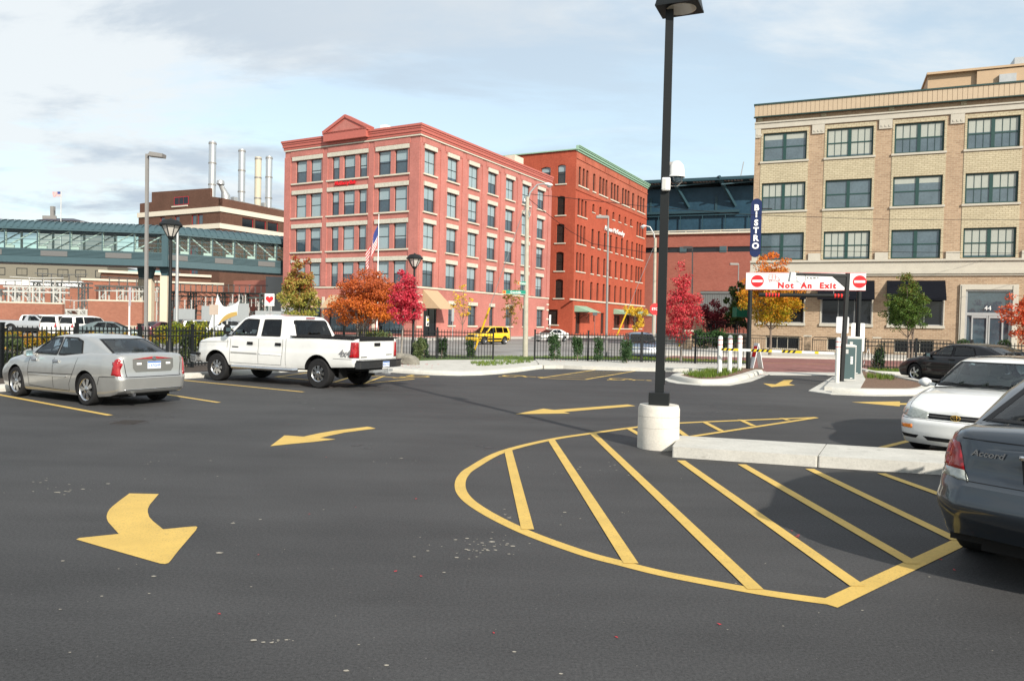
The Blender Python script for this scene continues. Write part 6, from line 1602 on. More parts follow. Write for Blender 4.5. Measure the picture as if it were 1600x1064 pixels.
o, L, zt = block('hip_roof_building', 57, 126, 215, 215, 344, 20, plain('grey_stucco', (.35, .34, .34), .8, 0, .05), 'distant building with dark hipped roof rising just above the footbridge', 'building')
b = MB(); z2 = AT(57, 337, 215).z; b.add([(0, -.5, zt), (L, -.5, zt), (L, 18, zt), (0, 18, zt), (2, 5, z2), (L - 5, 5, z2), (L - 5, 12, z2), (2, 12, z2)], [(0, 1, 5, 4), (1, 2, 6, 5), (2, 3, 7, 6), (3, 0, 4, 7), (4, 5, 6, 7)]); b.build('hip_roof', plain('dark_slate', (.06, .06, .085), .7, 0, .1), o)
b = MB(); b.box(2, 3, 3, 4, zt, z2 + 3.2); b.box(0, 4, 2.6, 3, z2 - .6, z2 + .4); b.build('roof_aerial', M['greysteel'], o)
fp = empty('flagpole', (AT(94, 480, 212).x, 212, 0), 0, 'distant flagpole with small flag above the footbridge at the left', 'flagpole')
zt = HZ(94, 299, (0, 212)); b = MB(); b.tube([(0, 0, 0), (0, 0, zt)], .14, 6); b.build('pole', M['galv'], fp)
M['flag'] = None
def flagmat(name, L, Hh, zt):
    mt, nt, bs, out = newmat(name); N = NT(nt); sp = N.n.new('ShaderNodeSeparateXYZ'); N.l.new(N.n.new('ShaderNodeUVMap').outputs[0], sp.inputs[0])
    st = N.math('LESS_THAN', N.math('FRACT', N.math('MULTIPLY', sp.outputs[1], 6.5)), .5)
    c = N.mix(st, (.75, .73, .7), (.55, .02, .04))
    cant = N.math('MULTIPLY', N.math('LESS_THAN', sp.outputs[0], .4), N.math('GREATER_THAN', sp.outputs[1], .46))
    c = N.mix(cant, c, (.03, .05, .2)); N.l.new(c, bs.inputs['Base Color']); bs.inputs['Roughness'].default_value = .8; return mt
M['flag'] = flagmat('striped_flag_cloth', 1, 1, 1)
def flag(parent, x0, ztop, L, Hh, droop, sgn=-1, flop=0.0):
    nx, nz = 14, 8; me = bpy.data.meshes.new('flag'); vs = []; fs = []; uv = []
    for i in range(nx + 1):
        for j in range(nz + 1):
            u, v = i / nx, j / nz
            vs.append((sgn * u * L * (1 - droop * .7), .12 * L * math.sin(u * 9 + v * 2) * (.3 + u), ztop - (1 - v) * Hh - droop * u * L * 1.0 + flop * u)); uv.append((u, v))
    for i in range(nx):
        for j in range(nz): a = i * (nz + 1) + j; fs.append((a, a + nz + 1, a + nz + 2, a + 1))
    me.from_pydata([(v[0] + x0, v[1], v[2]) for v in vs], [], fs); l = me.uv_layers.new()
    for p in me.polygons:
        for li in p.loop_indices: l.data[li].uv = uv[me.loops[li].vertex_index]
    me.materials.append(M['flag']); o = bpy.data.objects.new('flag', me); COL.objects.link(o); o.parent = parent
    for p in me.polygons: p.use_smooth = True
    return o
flag(fp, -.1, zt - .1, 2.3, 1.3, .1, -1)
# big flag in front of the pink building
q = AT(589, 500, 78); fp = empty('flagpole', (q.x, 78, 0), 0, 'white flagpole with drooping striped flag in front of the pink building', 'flagpole')
zt = HZ(589.5, 338, (0, 78)); b = MB(); b.tube([(0, 0, 0), (0, 0, zt)], [.07, .035], 8); b.lathe([(0, zt), (.09, zt + .08), (0, zt + .18)], 8); b.build('pole', M['white'], fp)
flag(fp, -.05, zt - .8, 3.3, 1.9, .93, -1, .0)
# salmon plant room and pipe at the foot of the power station
o, L, zt = block('salmon_annex', 346, 432, 128, 118, 463, 10, plain('salmon_paint', (.40, .15, .11), .8, 0, .05), 'salmon painted low building with a hooked vent pipe below the footbridge', 'building', ytr=458)
b = MB(); b.box(L * .18, L, .5, 6, zt, zt + 2.6); b.build('upper_storey', plain('salmon_paint', (.40, .15, .11), .8, 0, .05), o)
b = MB(); b.tube([(7, -.3, zt - 3), (7, -.3, zt - .4), (6.8, -.3, zt), (6.3, -.3, zt + .1)], .25, 8); b.build('vent_pipe', M['white'], o)
b = MB(); b.box(4.3, 5.6, -.12, 0, zt - 2.9, zt - 1.4); b.box(1.0, 1.7, -.1, 0, zt - 2.9, zt - 1.0); b.build('window', plain('yellow_frame', (.5, .33, .06), .5, 0, .1), o)

# ---- steel substation gear
def lattice(b, x, y, z0, z1, w, t=.07):
    t *= 1.5
    for sx in (-1, 1):
        for sy in (-1, 1): b.bar((x + sx * w / 2, y + sy * w / 2, z0), (x + sx * w / 2, y + sy * w / 2, z1), t)
    n = max(2, int((z1 - z0) / w)); h = (z1 - z0) / n
    for k in range(n):
        for sy in (-1, 1):
            a, c = (-w / 2, w / 2) if k % 2 else (w / 2, -w / 2)
            b.bar((x + a, y + sy * w / 2, z0 + k * h), (x + c, y + sy * w / 2, z0 + (k + 1) * h), t * .6)
def insul(b, x, y, z0, z1, r=.09):
    n = max(3, int(abs(z1 - z0) / .16)); pr = []
    for k in range(n + 1): z = z0 + (z1 - z0) * k / n; pr += [(r * .45, z), (r * 1.5, z + .02), (r * .45, z + .05)]
    b.lathe(pr, 7, 1, c=(x, y, 0))
M['ins'] = plain('white_porcelain', (.6, .58, .55), .3, 0, .05); M['subst'] = plain('galvanised_lattice', (.50, .50, .47), .6, .1, .1); M['substdk'] = plain('dark_green_busbar', (.055, .085, .085), .55, .2, .15)
def gantry(name, pxs, Y, ytop, ybot, label, dark=False, mem=3, low=None):
    q0, q1 = AT(pxs[0], 480, Y), AT(pxs[-1], 480, Y); root = empty(name, (q0.x, Y, -.16), 0, label, 'substation gantry')
    zt = HZ(pxs[0], ytop, (0, Y)) + .16; xs = [AT(p, 480, Y).x - q0.x for p in pxs]
    m1 = M['substdk'] if dark else M['subst']
    for x in xs: b = MB(); lattice(b, x, 0, 0, zt, .75, .09); b.build('lattice_leg', m1, root)
    b = MB()
    for dz in (0, -.55):
        for dy in (-.3, .3): b.bar((xs[0] - 1, dy, zt + dz), (xs[-1] + 1, dy, zt + dz), .17)
    n = int((xs[-1] - xs[0]) / .8)
    for k in range(n): x = xs[0] + k * (xs[-1] - xs[0]) / n; b.bar((x, -.3, zt), (x + .8, -.3, zt - .55), .05); b.bar((x, .3, zt), (x + .8, .3, zt - .55), .05)
    b.build('cross_beam', m1, root)
    b = MB(); rr = random.Random(int(pxs[0])); n = int((xs[-1] - xs[0]) / (1.1 if not dark else .7))
    for k in range(n):
        x = xs[0] + (k + .5) * (xs[-1] - xs[0]) / n
        insul(b, x, rr.uniform(-.3, .3), zt, zt + rr.uniform(.8, 1.1), .11)
        if k % 2 or dark: insul(b, x + .2, rr.uniform(-1, 1), zt - 1.7, zt - .6, .10); b.bar((x + .2, 0, zt - 1.7), (x + rr.uniform(-1, 1), rr.uniform(-1, 1), zt - rr.uniform(2.2, 3.2)), .05, mi=0)
    b.tube([(xs[0] - .5, 0, zt + 1.1), ((xs[0] + xs[-1]) / 2, .1, zt + 1.0), (xs[-1] + .5, 0, zt + 1.1)], .05, 5, 0)
    if dark:
        for k in range(70):
            x = rr.uniform(xs[0], xs[-1]); z = rr.uniform(zt - 3.6, zt - 1.2); a = rr.uniform(-1.2, 1.2)
            if k % 2: insul(b, x, rr.uniform(-2, 2), z, z + rr.uniform(.5, .9), .12)
            else: b.bar((x, rr.uniform(-1, 1), z), (x + rr.uniform(.3, 1.2), rr.uniform(-1, 1), z + a), .09, mi=0)
        for z in (zt - 1.2, zt - 2.4): b.bar((xs[0], 0, z), (xs[-1], 0, z), .10, mi=0)
    b.build('insulator_row', [m1, M['ins']], root)
    return root, zt, xs
gantry('substation_gantry', [22, 45, 60, 92], 84, 448, 470, 'pale steel lattice gantry above the leftmost enclosure wall')
gantry('substation_gantry', [-30, 0, 28], 90, 452, 470, 'pale steel lattice gantry cut by the left edge of the picture')
gantry('substation_gantry', [102, 133], 82, 484, 510, 'low steel gantry in the gap between the two enclosure walls')
gantry('substation_gantry', [60, 88, 130], 93, 441, 470, 'tall pale steel gantry spanning behind the gap in the enclosure walls')
gantry('substation_gantry', [163, 190, 215, 252], 90, 447, 470, 'pale steel gantry with short insulators above the right enclosure wall')
gantry('substation_gantry', [268, 300, 345, 382, 412], 98, 456, 500, 'dark green steel gantry crowded with insulators behind the white banner', True)
b = MB(); a_, c_ = AT(262, 505, 84), AT(428, 505, 88); T, L = frame_between(a_, c_)
for k in range(5):
    b = MB(); w = 2.2 + (k % 2); b.box(0, w, 0, 1.6, -.16, 2.6 + (k % 3) * .4); b.box(.2, w - .2, -.05, 0, .4, 2.2)
    for q in range(3): insul(b, .4 + q * .7, .8, 2.6 + (k % 3) * .4, 3.6 + (k % 3) * .4, .12)
    o = b.build('transformer_cabinet', [plain('transformer_grey', (.24, .26, .27), .6, .1, .06), M['ins']], label=['first', 'second', 'third', 'fourth', 'last'][k] + ' grey transformer cabinet from the concrete column, under the dark gantry', cat='transformer', group='transformer cabinets under the dark gantry')
    o.matrix_world = T @ TR(.6 + k * 2.9, 0, 0)

# ---- arena: dark teal steel hall over a red brick base
aL, aR = AT(990, 500, 158), AT(1230, 500, 147); T, LA = frame_between(aL, aR); KA = 1.155
ar_ = empty('arena', (0, 0, 0), 0, 'arena with dark teal glazed upper hall over a red-brown brick base', 'building'); ar_.matrix_world = T @ Matrix.Diagonal((KA, KA, 1, 1))
za = lambda px, y: HZ(px, y, AT(px, 500, 153.5))
zbk, zg0, ztop_, zs0, zs1 = za(1090, 366), za(1090, 366), za(1090, 283), za(1090, 394), za(1090, 385)
M['arenabrick'] = brickmat('red_brown_brick', (.24, .072, .052), (.29, .095, .07), (.27, .14, .11), .4, .13, .9, .08)
zs0, zs1 = za(1090, 394.5), za(1090, 386)
b = MB(); LA = LA / KA; facade(b, LA, zbk, [(0.3, 8, zs0, zs1), (8.9, 14.9, zs0, zs1), (16.2, 22.6, zs0, zs1), (23.9, LA - .5, zs0, zs1), (11.8, 17.5, 4.6, 9.2)], .5); b.box(0, LA, .6, 25, -.1, zbk - .1)
b.build('wall', M['arenabrick'], ar_)
b = MB()
for x0, x1 in ((0.3, 8), (8.9, 14.9), (16.2, 22.6), (23.9, LA - .5)): b.box(x0, x1, .4, .5, zs0, zs1)
b.build('ribbon_window', M['blackglass'], ar_)
for x in (8.0, 14.9, 22.6): b = MB(); b.box(x, x + 1.2, -.1, .1, zs0 - .05, zs1 + .05); b.build('window_pier', M['teal'], ar_)
b = MB(); b.box(11.8, 17.5, .3, .4, 4.6, 8.7); b.box(11.8, 17.5, .1, .3, 8.7, 9.2); 
for k in range(14): b.box(11.9 + k * .4, 11.95 + k * .4, .25, .3, 4.6, 8.7)
b.build('large_window', plain('grey_louvred_glass', (.14, .15, .15), .3, 0, .1), ar_)
b = MB(); b.box(-.3, LA, -.5, .3, zbk, zbk + .35); b.box(-.3, LA, -.4, -.3, zbk + .55, zbk + .75)
for k in range(12): b.box(k * 3, k * 3 + .1, -.4, -.3, zbk, zbk + .6)
b.build('ledge', M['cream'], ar_)
M['arenaglass'] = plain('dark_teal_glazing', (.022, .055, .085), .3, 0, .3, .3, spec=.15)
b = MB(); b.box(-.2, LA, .95, 26, zbk + .3, ztop_ - 1.2); b.build('glazed_hall', M['arenaglass'], ar_)
b = MB(); zt = ztop_
b.box(-1, LA, -2.6, -2.1, zt - .55, zt + .05); b.box(-1, LA, -2.4, 26, zt - .1, zt); b.box(-1, LA, 1.0, 1.3, zt - 3.2, zt - 2.7); b.box(-1, LA, 1.0, 1.25, zt - 6.9, zt - 6.6); b.box(-1, LA, .9, 1.2, zt - 12.4, zt - 12.1)
for x in (2.4, 14.0, 26.8): b.box(x - .2, x + .2, .8, 1.2, zbk + 3.6, zt - 3)
for k in range(-1, 4):
    x = 6.6 + 8.0 * k; b.bar((x, -2.6, zt + .2), (x + 2.6, 1.0, zt - 5.2), .5, .5); b.bar((x + .5, -2.4, zt - 1.4), (x + 9, 0, zt - .4), .22); 
for k in range(5): x = 3 + 7 * k; b.bar((x, 1.15, zt - 11.5), (x + 6.5, 1.15, zt - 7.0), .13)
for k in range(9): b.box(k * 3.9, k * 3.9 + .12, .4, .6, zbk + .3, zbk + 3.9)
b.box(0, LA, .38, .5, zbk + 3.8, zbk + 4.0); b.box(0, 18, .2, 1.4, zbk + 4.3, zbk + 4.8)
b.build('steel_frame', plain('teal_steel', (.022, .055, .072), .5, .1, .08, spec=.3), ar_)
b = MB()
for k in range(7):
    for j in range(7): b.box(k * 4.8 + .4 + j * .55, k * 4.8 + .75 + j * .55, -1.9 + .05 * j, .6, zt - .28, zt - .2)
b.build('roof_slats', plain('pale_roof_slats', (.45, .36, .32), .5, .2, .2), ar_)
b = MB()
for k in range(10): b.box(1.2 + 3.4 * k, 3.4 + 3.4 * k, 1.1, 1.18, zt - 8.9 - .14 * k, zt - 8.75 - .14 * k)
b.build('light_strip', plain('pale_reflecting_strip', (.35, .38, .38), .4, 0, .05), ar_)
for x in (10.9, 19.4): b = MB(); b.box(x, x + 1.6, 1.05, 1.18, zbk + .4, zbk + 2.2); b.build('wooden_door', plain('orange_wood', (.35, .15, .04), .6, 0, .1), ar_)
b = MB(); b.tube([(18.0, 0, zt), (18.5, 0, zt + 3.4)], .09, 5); b.build('aerial', M['galv'], ar_)
# low terrace wall and planters between the arena and the bistro
for k, (pl, pr_, Y, yt, yb, mat, lb) in enumerate(((1011, 1062, 92, 520, 530, 'cream', 'low cream wall behind the slate blue SUV'), (1084, 1165, 70, 521, 552, 'tanbrick', 'low tan brick terrace wall behind the dark hedge'))):
    a, c = AT(pl, yt, Y), AT(pr_, yt, Y); b = MB(); b.box(0, c.x - a.x, 0, .4, -.16, a.z); o = b.build('terrace_wall', M[mat], label=lb, cat='wall'); o.location = (a.x, Y, 0)
for k, (px, Y, yt, w, lb) in enumerate(((1074.5, 62, 518, .62, 'cream brick pier with flat cap left of the dark hedge'), (1091, 73, 497.5, .75, 'taller tan brick pier beside the outdoor dining furniture'))):
    a = AT(px, yt, Y); b = MB(); b.box(-w / 2, w / 2, -.3, .3, -.16, a.z, 0); b.box(-w / 2 - .08, w / 2 + .08, -.38, .38, a.z, a.z + .14, 1); o = b.build('brick_pier', [M['tanbrick'], M['cream']], label=lb, cat='pier'); o.location = (a.x, Y, 0)
# dining terrace furniture heaped behind the railing
a = AT(1098, 522, 74); rr = random.Random(4)
z0_ = HZ(1100, 521, (0, 74)) + .05
slab('terrace_floor', [(a.x - .5, 74.3), (a.x + 9, 73.4), (a.x + 9, 80), (a.x - .5, 80)], -.1, z0_, M['walk'])
for k in range(7):
    r_ = empty('cafe_chair', (a.x + .4 + k * .82, 75.2 + (k % 3) * .5, z0_), rr.random() * 3, ['first', 'second', 'third', 'fourth', 'fifth', 'sixth', 'last'][k] + ' black iron cafe chair from the tan brick pier on the dining terrace', 'chair', 'cafe chairs on the dining terrace')
    b = MB(); b.box(-.22, .22, -.22, .22, .43, .47); b.build('seat', M['black'], r_)
    b = MB(); b.box(-.22, .22, .19, .22, .55, .95); b.build('backrest', M['black'], r_)
    for sx in (-.2, .2):
        for sy in (-.2, .2): b = MB(); b.bar((sx, sy, 0), (sx, sy, .44 if sy < 0 else .95), .03); b.build('leg', M['black'], r_)
r_ = empty('terrace_railing', (a.x - .3, 74.6, z0_), 0, 'black railing round the raised dining terrace between brick pier and tan building', 'railing')
b = MB(); b.tube([(0, 0, 0), (0, 0, 1.15), (7.6, -.5, 1.15), (7.6, -.5, 0)], .04, 6); b.box(0, 7.6, -.3, -.26, .9, .95); 
for k in range(40): b.box(k * .19, k * .19 + .025, -.07 * k / 8, -.07 * k / 8 + .02, .1, 1.12)
b.build('hoop_rail', M['black'], r_)
o = slab('green_awning', [(0, 0), (2.4, 0), (2.4, 1.5), (0, 1.5)], 0, 1.0, plain('green_canvas', (0, .13, .07), .7, 0, .05), kind=None); tag(o, 'green canvas awning at the side of the tan building beside the orange tree', 'awning'); q = AT(1151, 495, 76); o.location = q; del_ = o
# ================================================================ TREES, SHRUBS, HEDGES
def leaf_mesh(name, centers, radii, n, size, mat, rs, flat=0.75, droop=0.2, aspect=0.6):
    k = rs.integers(0, len(centers), n); c = np.array(centers)[k]; rad = np.array(radii)[k]
    d = rs.normal(size=(n, 3)); d /= np.linalg.norm(d, axis=1)[:, None]
    p = c + d * (rad * rs.random(n) ** 0.45)[:, None] * np.array([1, 1, flat])
    a = rs.normal(size=(n, 3)); a[:, 2] -= droop; a /= np.linalg.norm(a, axis=1)[:, None]
    b = np.cross(a, rs.normal(size=(n, 3))); b /= np.linalg.norm(b, axis=1)[:, None]
    s = size * rs.uniform(0.6, 1.25, n)[:, None]
    v = np.stack([p - a * s, p + b * s * aspect, p + a * s, p - b * s * aspect], 1).reshape(-1, 3)
    me = bpy.data.meshes.new(name); me.vertices.add(4 * n); me.vertices.foreach_set('co', v.ravel())
    me.loops.add(4 * n); me.polygons.add(n)
    me.polygons.foreach_set('loop_start', np.arange(0, 4 * n, 4)); me.loops.foreach_set('vertex_index', np.arange(4 * n))
    me.update(calc_edges=True); me.materials.append(mat); return me
def crown_points(ells, k, rs, surf=0.6):
    w = np.array([e[3] * e[4] * e[5] for e in ells]); w = w / w.sum(); out = []
    for _ in range(k):
        e = ells[rs.choice(len(ells), p=w)]; d = rs.normal(size=3); d /= np.linalg.norm(d)
        r = rs.uniform(surf, 1.0) if rs.random() < .75 else rs.uniform(0.1, surf)
        out.append(tuple(np.array(e[:3]) + d * r * np.array(e[3:6])))
    return out
def make_tree(name, loc, ells, trunk_h, trunk_r, lmat, n, size, label, cat='tree', bark=None, seed=1, clusters=60, crad=(.16, .3), stems=1, limbs=26, group=None, surf=.6, flat=.75, droop=.2):
    rs = np.random.default_rng(seed); root = empty(name, loc, 0, label, cat, group)
    pts = crown_points(ells, clusters, rs, surf); R0 = max(e[3] for e in ells)
    rad = [R0 * rs.uniform(*crad) for _ in pts]
    me = leaf_mesh('crown', pts, rad, n, size, lmat, rs, flat, droop); o = bpy.data.objects.new('crown', me); COL.objects.link(o); o.parent = root
    zt = max(e[2] + e[5] for e in ells); b = MB(); tops = []
    for s in range(stems):
        a = 2 * math.pi * s / max(stems, 1) + .4; off = 0 if stems == 1 else trunk_r * 2.2; lean = .06 if stems == 1 else .25
        x0, y0 = off * math.cos(a), off * math.sin(a); P = []; Rr = []
        top = trunk_h + (zt - trunk_h) * .78
        for k in range(8):
            t = k / 7; P.append((x0 + lean * trunk_h * t * math.cos(a) + rs.normal() * trunk_r * .35 * (k > 0), y0 + lean * trunk_h * t * math.sin(a) + rs.normal() * trunk_r * .35 * (k > 0), top * t)); Rr.append(trunk_r * (1.35 if k == 0 else 1.0 - .82 * t))
        b.tube(P, Rr, 9); tops.append((P, Rr))
    for q in range(min(limbs, len(pts))):
        P, Rr = tops[q % len(tops)]; tgt = Vector(pts[q]); cand = [i for i in range(len(P)) if P[i][2] >= trunk_h * .8 and P[i][2] < tgt.z + .1] or [5]
        i0 = cand[int(rs.integers(0, len(cand)))]; st = Vector(P[i0]); mid = st.lerp(tgt, .5) + Vector((0, 0, -.06 * (tgt - st).length))
        r0 = max(Rr[i0] * .5, .008); b.tube([st, mid, tgt], [r0, r0 * .55, r0 * .18], 5)
    b.build('trunk', bark or M['bark'], root, smooth=50); return root

O_ORANGE = [(0.0, (.30, .065, .02)), (.35, (.52, .16, .02)), (.65, (.60, .24, .03)), (1.0, (.30, .09, .035))]
L_or = leafmat('orange_autumn_leaves', [(0, (.68, .24, .02)), (.22, (.66, .20, .02)), (.42, (.58, .15, .03)), (.65, (.40, .09, .035)), (1, (.46, .14, .05))], .25, (1.2, 5.2))
L_red = leafmat('crimson_leaves', [(0, (.44, .014, .04)), (.4, (.58, .03, .065)), (.75, (.64, .09, .12)), (1, (.30, .02, .035))], .3)
L_pear = leafmat('green_and_red_leaves', [(0, (.12, .20, .03)), (.3, (.30, .30, .06)), (.45, (.36, .26, .06)), (.62, (.30, .05, .03)), (1, (.45, .03, .03))], .25, (2.0, 6.6))
L_redyel = leafmat('red_leaves_with_yellow', [(0, (.46, .02, .04)), (.45, (.60, .045, .07)), (.7, (.52, .12, .10)), (.85, (.64, .07, .09)), (1, (.42, .24, .06))], .3)
L_mix = leafmat('green_to_orange_leaves', [(0, (.13, .17, .01)), (.22, (.34, .26, .01)), (.4, (.60, .26, .02)), (.65, (.64, .17, .02)), (1, (.60, .09, .02))], .3, (3.0, 8.2))
L_grn = leafmat('green_leaves_with_bronze', [(0, (.035, .09, .015)), (.5, (.09, .15, .025)), (.75, (.20, .13, .03)), (1, (.35, .10, .03))], .2, (2, 7.5))
L_yel = leafmat('yellow_leaves', [(0, (.62, .40, .02)), (1, (.75, .52, .06))], .3)
L_brn = leafmat('bronze_leaves', [(0, (.22, .13, .03)), (.5, (.30, .20, .04)), (1, (.42, .20, .04))], .25)
L_dkg = leafmat('dark_evergreen_leaves', [(0, (.015, .04, .012)), (.6, (.03, .075, .02)), (1, (.06, .11, .03))], .1)
L_yew = leafmat('yew_needles', [(0, (.02, .05, .02)), (.6, (.045, .09, .03)), (1, (.09, .14, .05))], .12)
L_hedge = leafmat('hedge_leaves_turning', [(0, (.10, .13, .02)), (.35, (.22, .20, .02)), (.6, (.36, .22, .02)), (.85, (.36, .12, .03)), (1, (.14, .16, .03))], .2)
L_hgrn = leafmat('hedge_leaves_green_yellow', [(0, (.06, .11, .02)), (.5, (.14, .18, .02)), (.8, (.38, .30, .02)), (1, (.55, .38, .03))], .2)
L_burg = leafmat('burgundy_leaves', [(0, (.16, .015, .03)), (.7, (.26, .03, .04)), (1, (.36, .10, .08))], .2)
L_grass = leafmat('grass_blades', [(0, (.06, .11, .015)), (.6, (.12, .19, .02)), (1, (.26, .28, .05))], .2)

def T_at(px, py, Y=None):
    q = G(px, py)
    return q if Y is None else AT(px, py, Y)
def crown_px(P, xl, xr, yt, yb):
    """crown box in metres, relative to the tree base, from pixel extents at the tree's depth"""
    m_ = P[1] / FPX; cx_ = ((xl + xr) / 2 - 800) * m_ - P[0]; w = (xr - xl) * m_ / 2
    zt = HZ((xl + xr) / 2, yt, P) - P[2]; zb = HZ((xl + xr) / 2, yb, P) - P[2]
    return cx_, w, zt, zb
# crimson young tree by the boulder
P = Vector((G(627, 560).x, 34.0, .05)); P.x = AT(628, 520, 34).x
cx_, w, zt, zb = crown_px(P, 600, 664, 424, 506)
make_tree('crimson_pear_tree', P, [(cx_, 0, zb + (zt - zb) * .33, w * .95, w * .9, (zt - zb) * .33), (cx_ + .02, 0, zb + (zt - zb) * .68, w * .6, w * .6, (zt - zb) * .36)], zb * .9, .045, L_red, 5200, .056, 'slim crimson-leaved tree in front of the black lantern post, behind the boulder', bark=M['greybark'], seed=3, clusters=110, crad=(.2, .34))
# big orange tree behind the pickup
Y = 44; P = AT(563, 520, Y); P.z = -.1
cx_, w, zt, zb = crown_px(P, 506, 652, 416, 509)
make_tree('orange_maple_tree', P, [(cx_, 0, zb + (zt - zb) * .28, w, w, (zt - zb) * .26), (cx_ + .1, 0, zb + (zt - zb) * .6, w * .72, w * .75, (zt - zb) * .30), (cx_ - .3, 0, zb + (zt - zb) * .82, w * .32, w * .4, (zt - zb) * .2)], zb * .7, .07, L_or, 21000, .070, 'broad orange and rust-red multi-stemmed tree behind the white pickup', seed=5, clusters=260, crad=(.13, .22), stems=5, limbs=60, bark=M['greybark'], flat=.55)
# green and red pear behind the pickup cab
Y = 39; P = AT(466, 520, Y); P.z = -.1
cx_, w, zt, zb = crown_px(P, 434, 498, 400, 500)
make_tree('turning_pear_tree', P, [(cx_, 0, zb + (zt - zb) * .33, w * .95, w * .95, (zt - zb) * .36), (cx_ + .1, 0, zb + (zt - zb) * .68, w * .55, w * .6, (zt - zb) * .34)], zb * .8, .06, L_pear, 10500, .062, 'conical tree turning from green to red at the top, behind the pickup cab', seed=8, clusters=130, crad=(.2, .32))
# red tree in the verge beside the main pole
P = G(1064, 571); P.z = .08
cx_, w, zt, zb = crown_px(P, 1034, 1096, 414, 544)
make_tree('red_pear_tree', P, [(cx_, 0, zb + (zt - zb) * .42, w * 1.0, w, (zt - zb) * .36), (cx_ - .1, 0, zb + (zt - zb) * .75, w * .5, w * .5, (zt - zb) * .28)], zb * .95, .045, L_redyel, 6600, .056, 'slim red tree with a few yellow leaves in the verge right of the black pole', seed=12, clusters=140, crad=(.2, .34), bark=M['greybark'])
# orange-green tree behind the entrance sign
P = AT(1203, 545, 53); P.z = -.02
cx_, w, zt, zb = crown_px(P, 1158, 1252, 396, 512)
make_tree('orange_street_tree', P, [(cx_ - .1, 0, zb + (zt - zb) * .42, w, w, (zt - zb) * .40), (cx_ + .1, 0, zb + (zt - zb) * .76, w * .62, w * .62, (zt - zb) * .28)], zb * .85, .09, L_mix, 15000, .078, 'street tree shading from green to orange behind the entrance sign', seed=15, clusters=170, crad=(.17, .28))
P = AT(1422, 548, 53); P.z = -.02
cx_, w, zt, zb = crown_px(P, 1380, 1448, 430, 518)
make_tree('green_street_tree', P, [(cx_, 0, zb + (zt - zb) * .42, w, w, (zt - zb) * .42), (cx_ + .1, 0, zb + (zt - zb) * .78, w * .45, w * .5, (zt - zb) * .26)], zb * .8, .07, L_grn, 10500, .068, 'green street tree with bronze tips between the second and third black awnings', seed=19, clusters=130, crad=(.18, .3), stems=2)
P = AT(1604, 548, 52); P.z = -.02
cx_, w, zt, zb = crown_px(P, 1566, 1650, 452, 536)
make_tree('red_street_tree', P, [(cx_, 0, (zt + zb) / 2, w, w, (zt - zb) / 2)], zb * .9, .07, leafmat('scarlet_leaves', [(0, (.6, .05, .03)), (1, (.6, .18, .05))], .3), 4200, .09, 'red-leaved street tree cut off by the right edge beside the glass entrance', seed=23, clusters=80, crad=(.15, .28))
P = AT(1572, 545, 55); P.z = 0
b = MB()
for k, (px, lb) in enumerate(((1505, 'small clipped evergreen in a tub left of the glass entrance'), (1570, 'small clipped evergreen in a tub right of the glass entrance'))):
    P = AT(px, 530, 54); r_ = empty('tub_shrub', (P.x, P.y, 0), 0, lb, 'potted shrub'); zt = HZ(px, 515, P)
    b = MB(); b.lathe([(.28, 0), (.36, .55), (.30, .55), (.28, .48), (0, .48)], 16); b.build('tub', M['plastic'], r_)
    rs = np.random.default_rng(k); me = leaf_mesh('foliage', [(0, 0, .85), (0, 0, 1.15)], [.45, .42], 900, .07, L_yew, rs); o = bpy.data.objects.new('foliage', me); COL.objects.link(o); o.parent = r_
# dark green tree and red climber beside the arena
P = AT(1147, 540, 82); P.z = 0
cx_, w, zt, zb = crown_px(P, 1128, 1176, 440, 520)
make_tree('dark_green_tree', P, [(cx_ + .3, 0, (zt + zb) / 2, w, w, (zt - zb) / 2), (cx_ + 1, 0, zt - 1.6, w * .5, w * .5, 1.8)], zb, .14, leafmat('dark_olive_leaves', [(0, (.02, .055, .015)), (.7, (.07, .11, .02)), (1, (.25, .16, .02))], .15), 5200, .17, 'dark green tree against the arena wall, left of the orange street tree', seed=31, clusters=80, crad=(.2, .34))
P = AT(1110, 540, 84); P.z = 0
cx_, w, zt, zb = crown_px(P, 1066, 1140, 470, 514)
make_tree('burgundy_tree', P, [(cx_, 0, (zt + zb) / 2, w, w * .5, (zt - zb) / 2), (cx_ + 1.5, 0, zb + .5, w * .6, w * .4, 1.6)], zb * .8, .10, L_burg, 3600, .14, 'low burgundy-leaved tree spreading in front of the arena wall', seed=33, clusters=70, crad=(.16, .28), stems=3)
# small street trees before the pink and red buildings
Y = 76; P = AT(722, 522, Y); P.z = -.05
cx_, w, zt, zb = crown_px(P, 702, 738, 436, 502)
make_tree('yellow_sapling', P, [(cx_, 0, (zt + zb) / 2, w, w, (zt - zb) / 2)], zb * .9, .05, L_yel, 330, .12, 'sparse yellow-leaved sapling beside the tan corner awning', seed=41, clusters=46, crad=(.14, .3), limbs=34)
P = AT(797, 525, 78); P.z = -.05
cx_, w, zt, zb = crown_px(P, 781, 817, 436, 512)
make_tree('bronze_sapling', P, [(cx_, 0, zb + (zt - zb) * .4, w, w, (zt - zb) * .42), (cx_ + .3, 0, zt - 1.2, w * .4, w * .4, 1.2)], zb * .8, .06, L_brn, 620, .12, 'sparse bronze-leaved sapling behind the green street signs', seed=43, clusters=60, crad=(.14, .28), limbs=40)
P = AT(991, 540, 58); P.z = -.1
cx_, w, zt, zb = crown_px(P, 968, 1012, 478, 512)
make_tree('yellow_sapling', P, [(cx_, 0, zt - .45, w, w * .7, .4), (cx_ + .25, 0, zb + .4, w * .35, w * .35, .75)], zb * .9, .05, L_yel, 1300, .075, 'small yellow-leaved tree with drooping spray above the slate blue SUV', seed=45, clusters=40, crad=(.16, .3), droop=1.2)

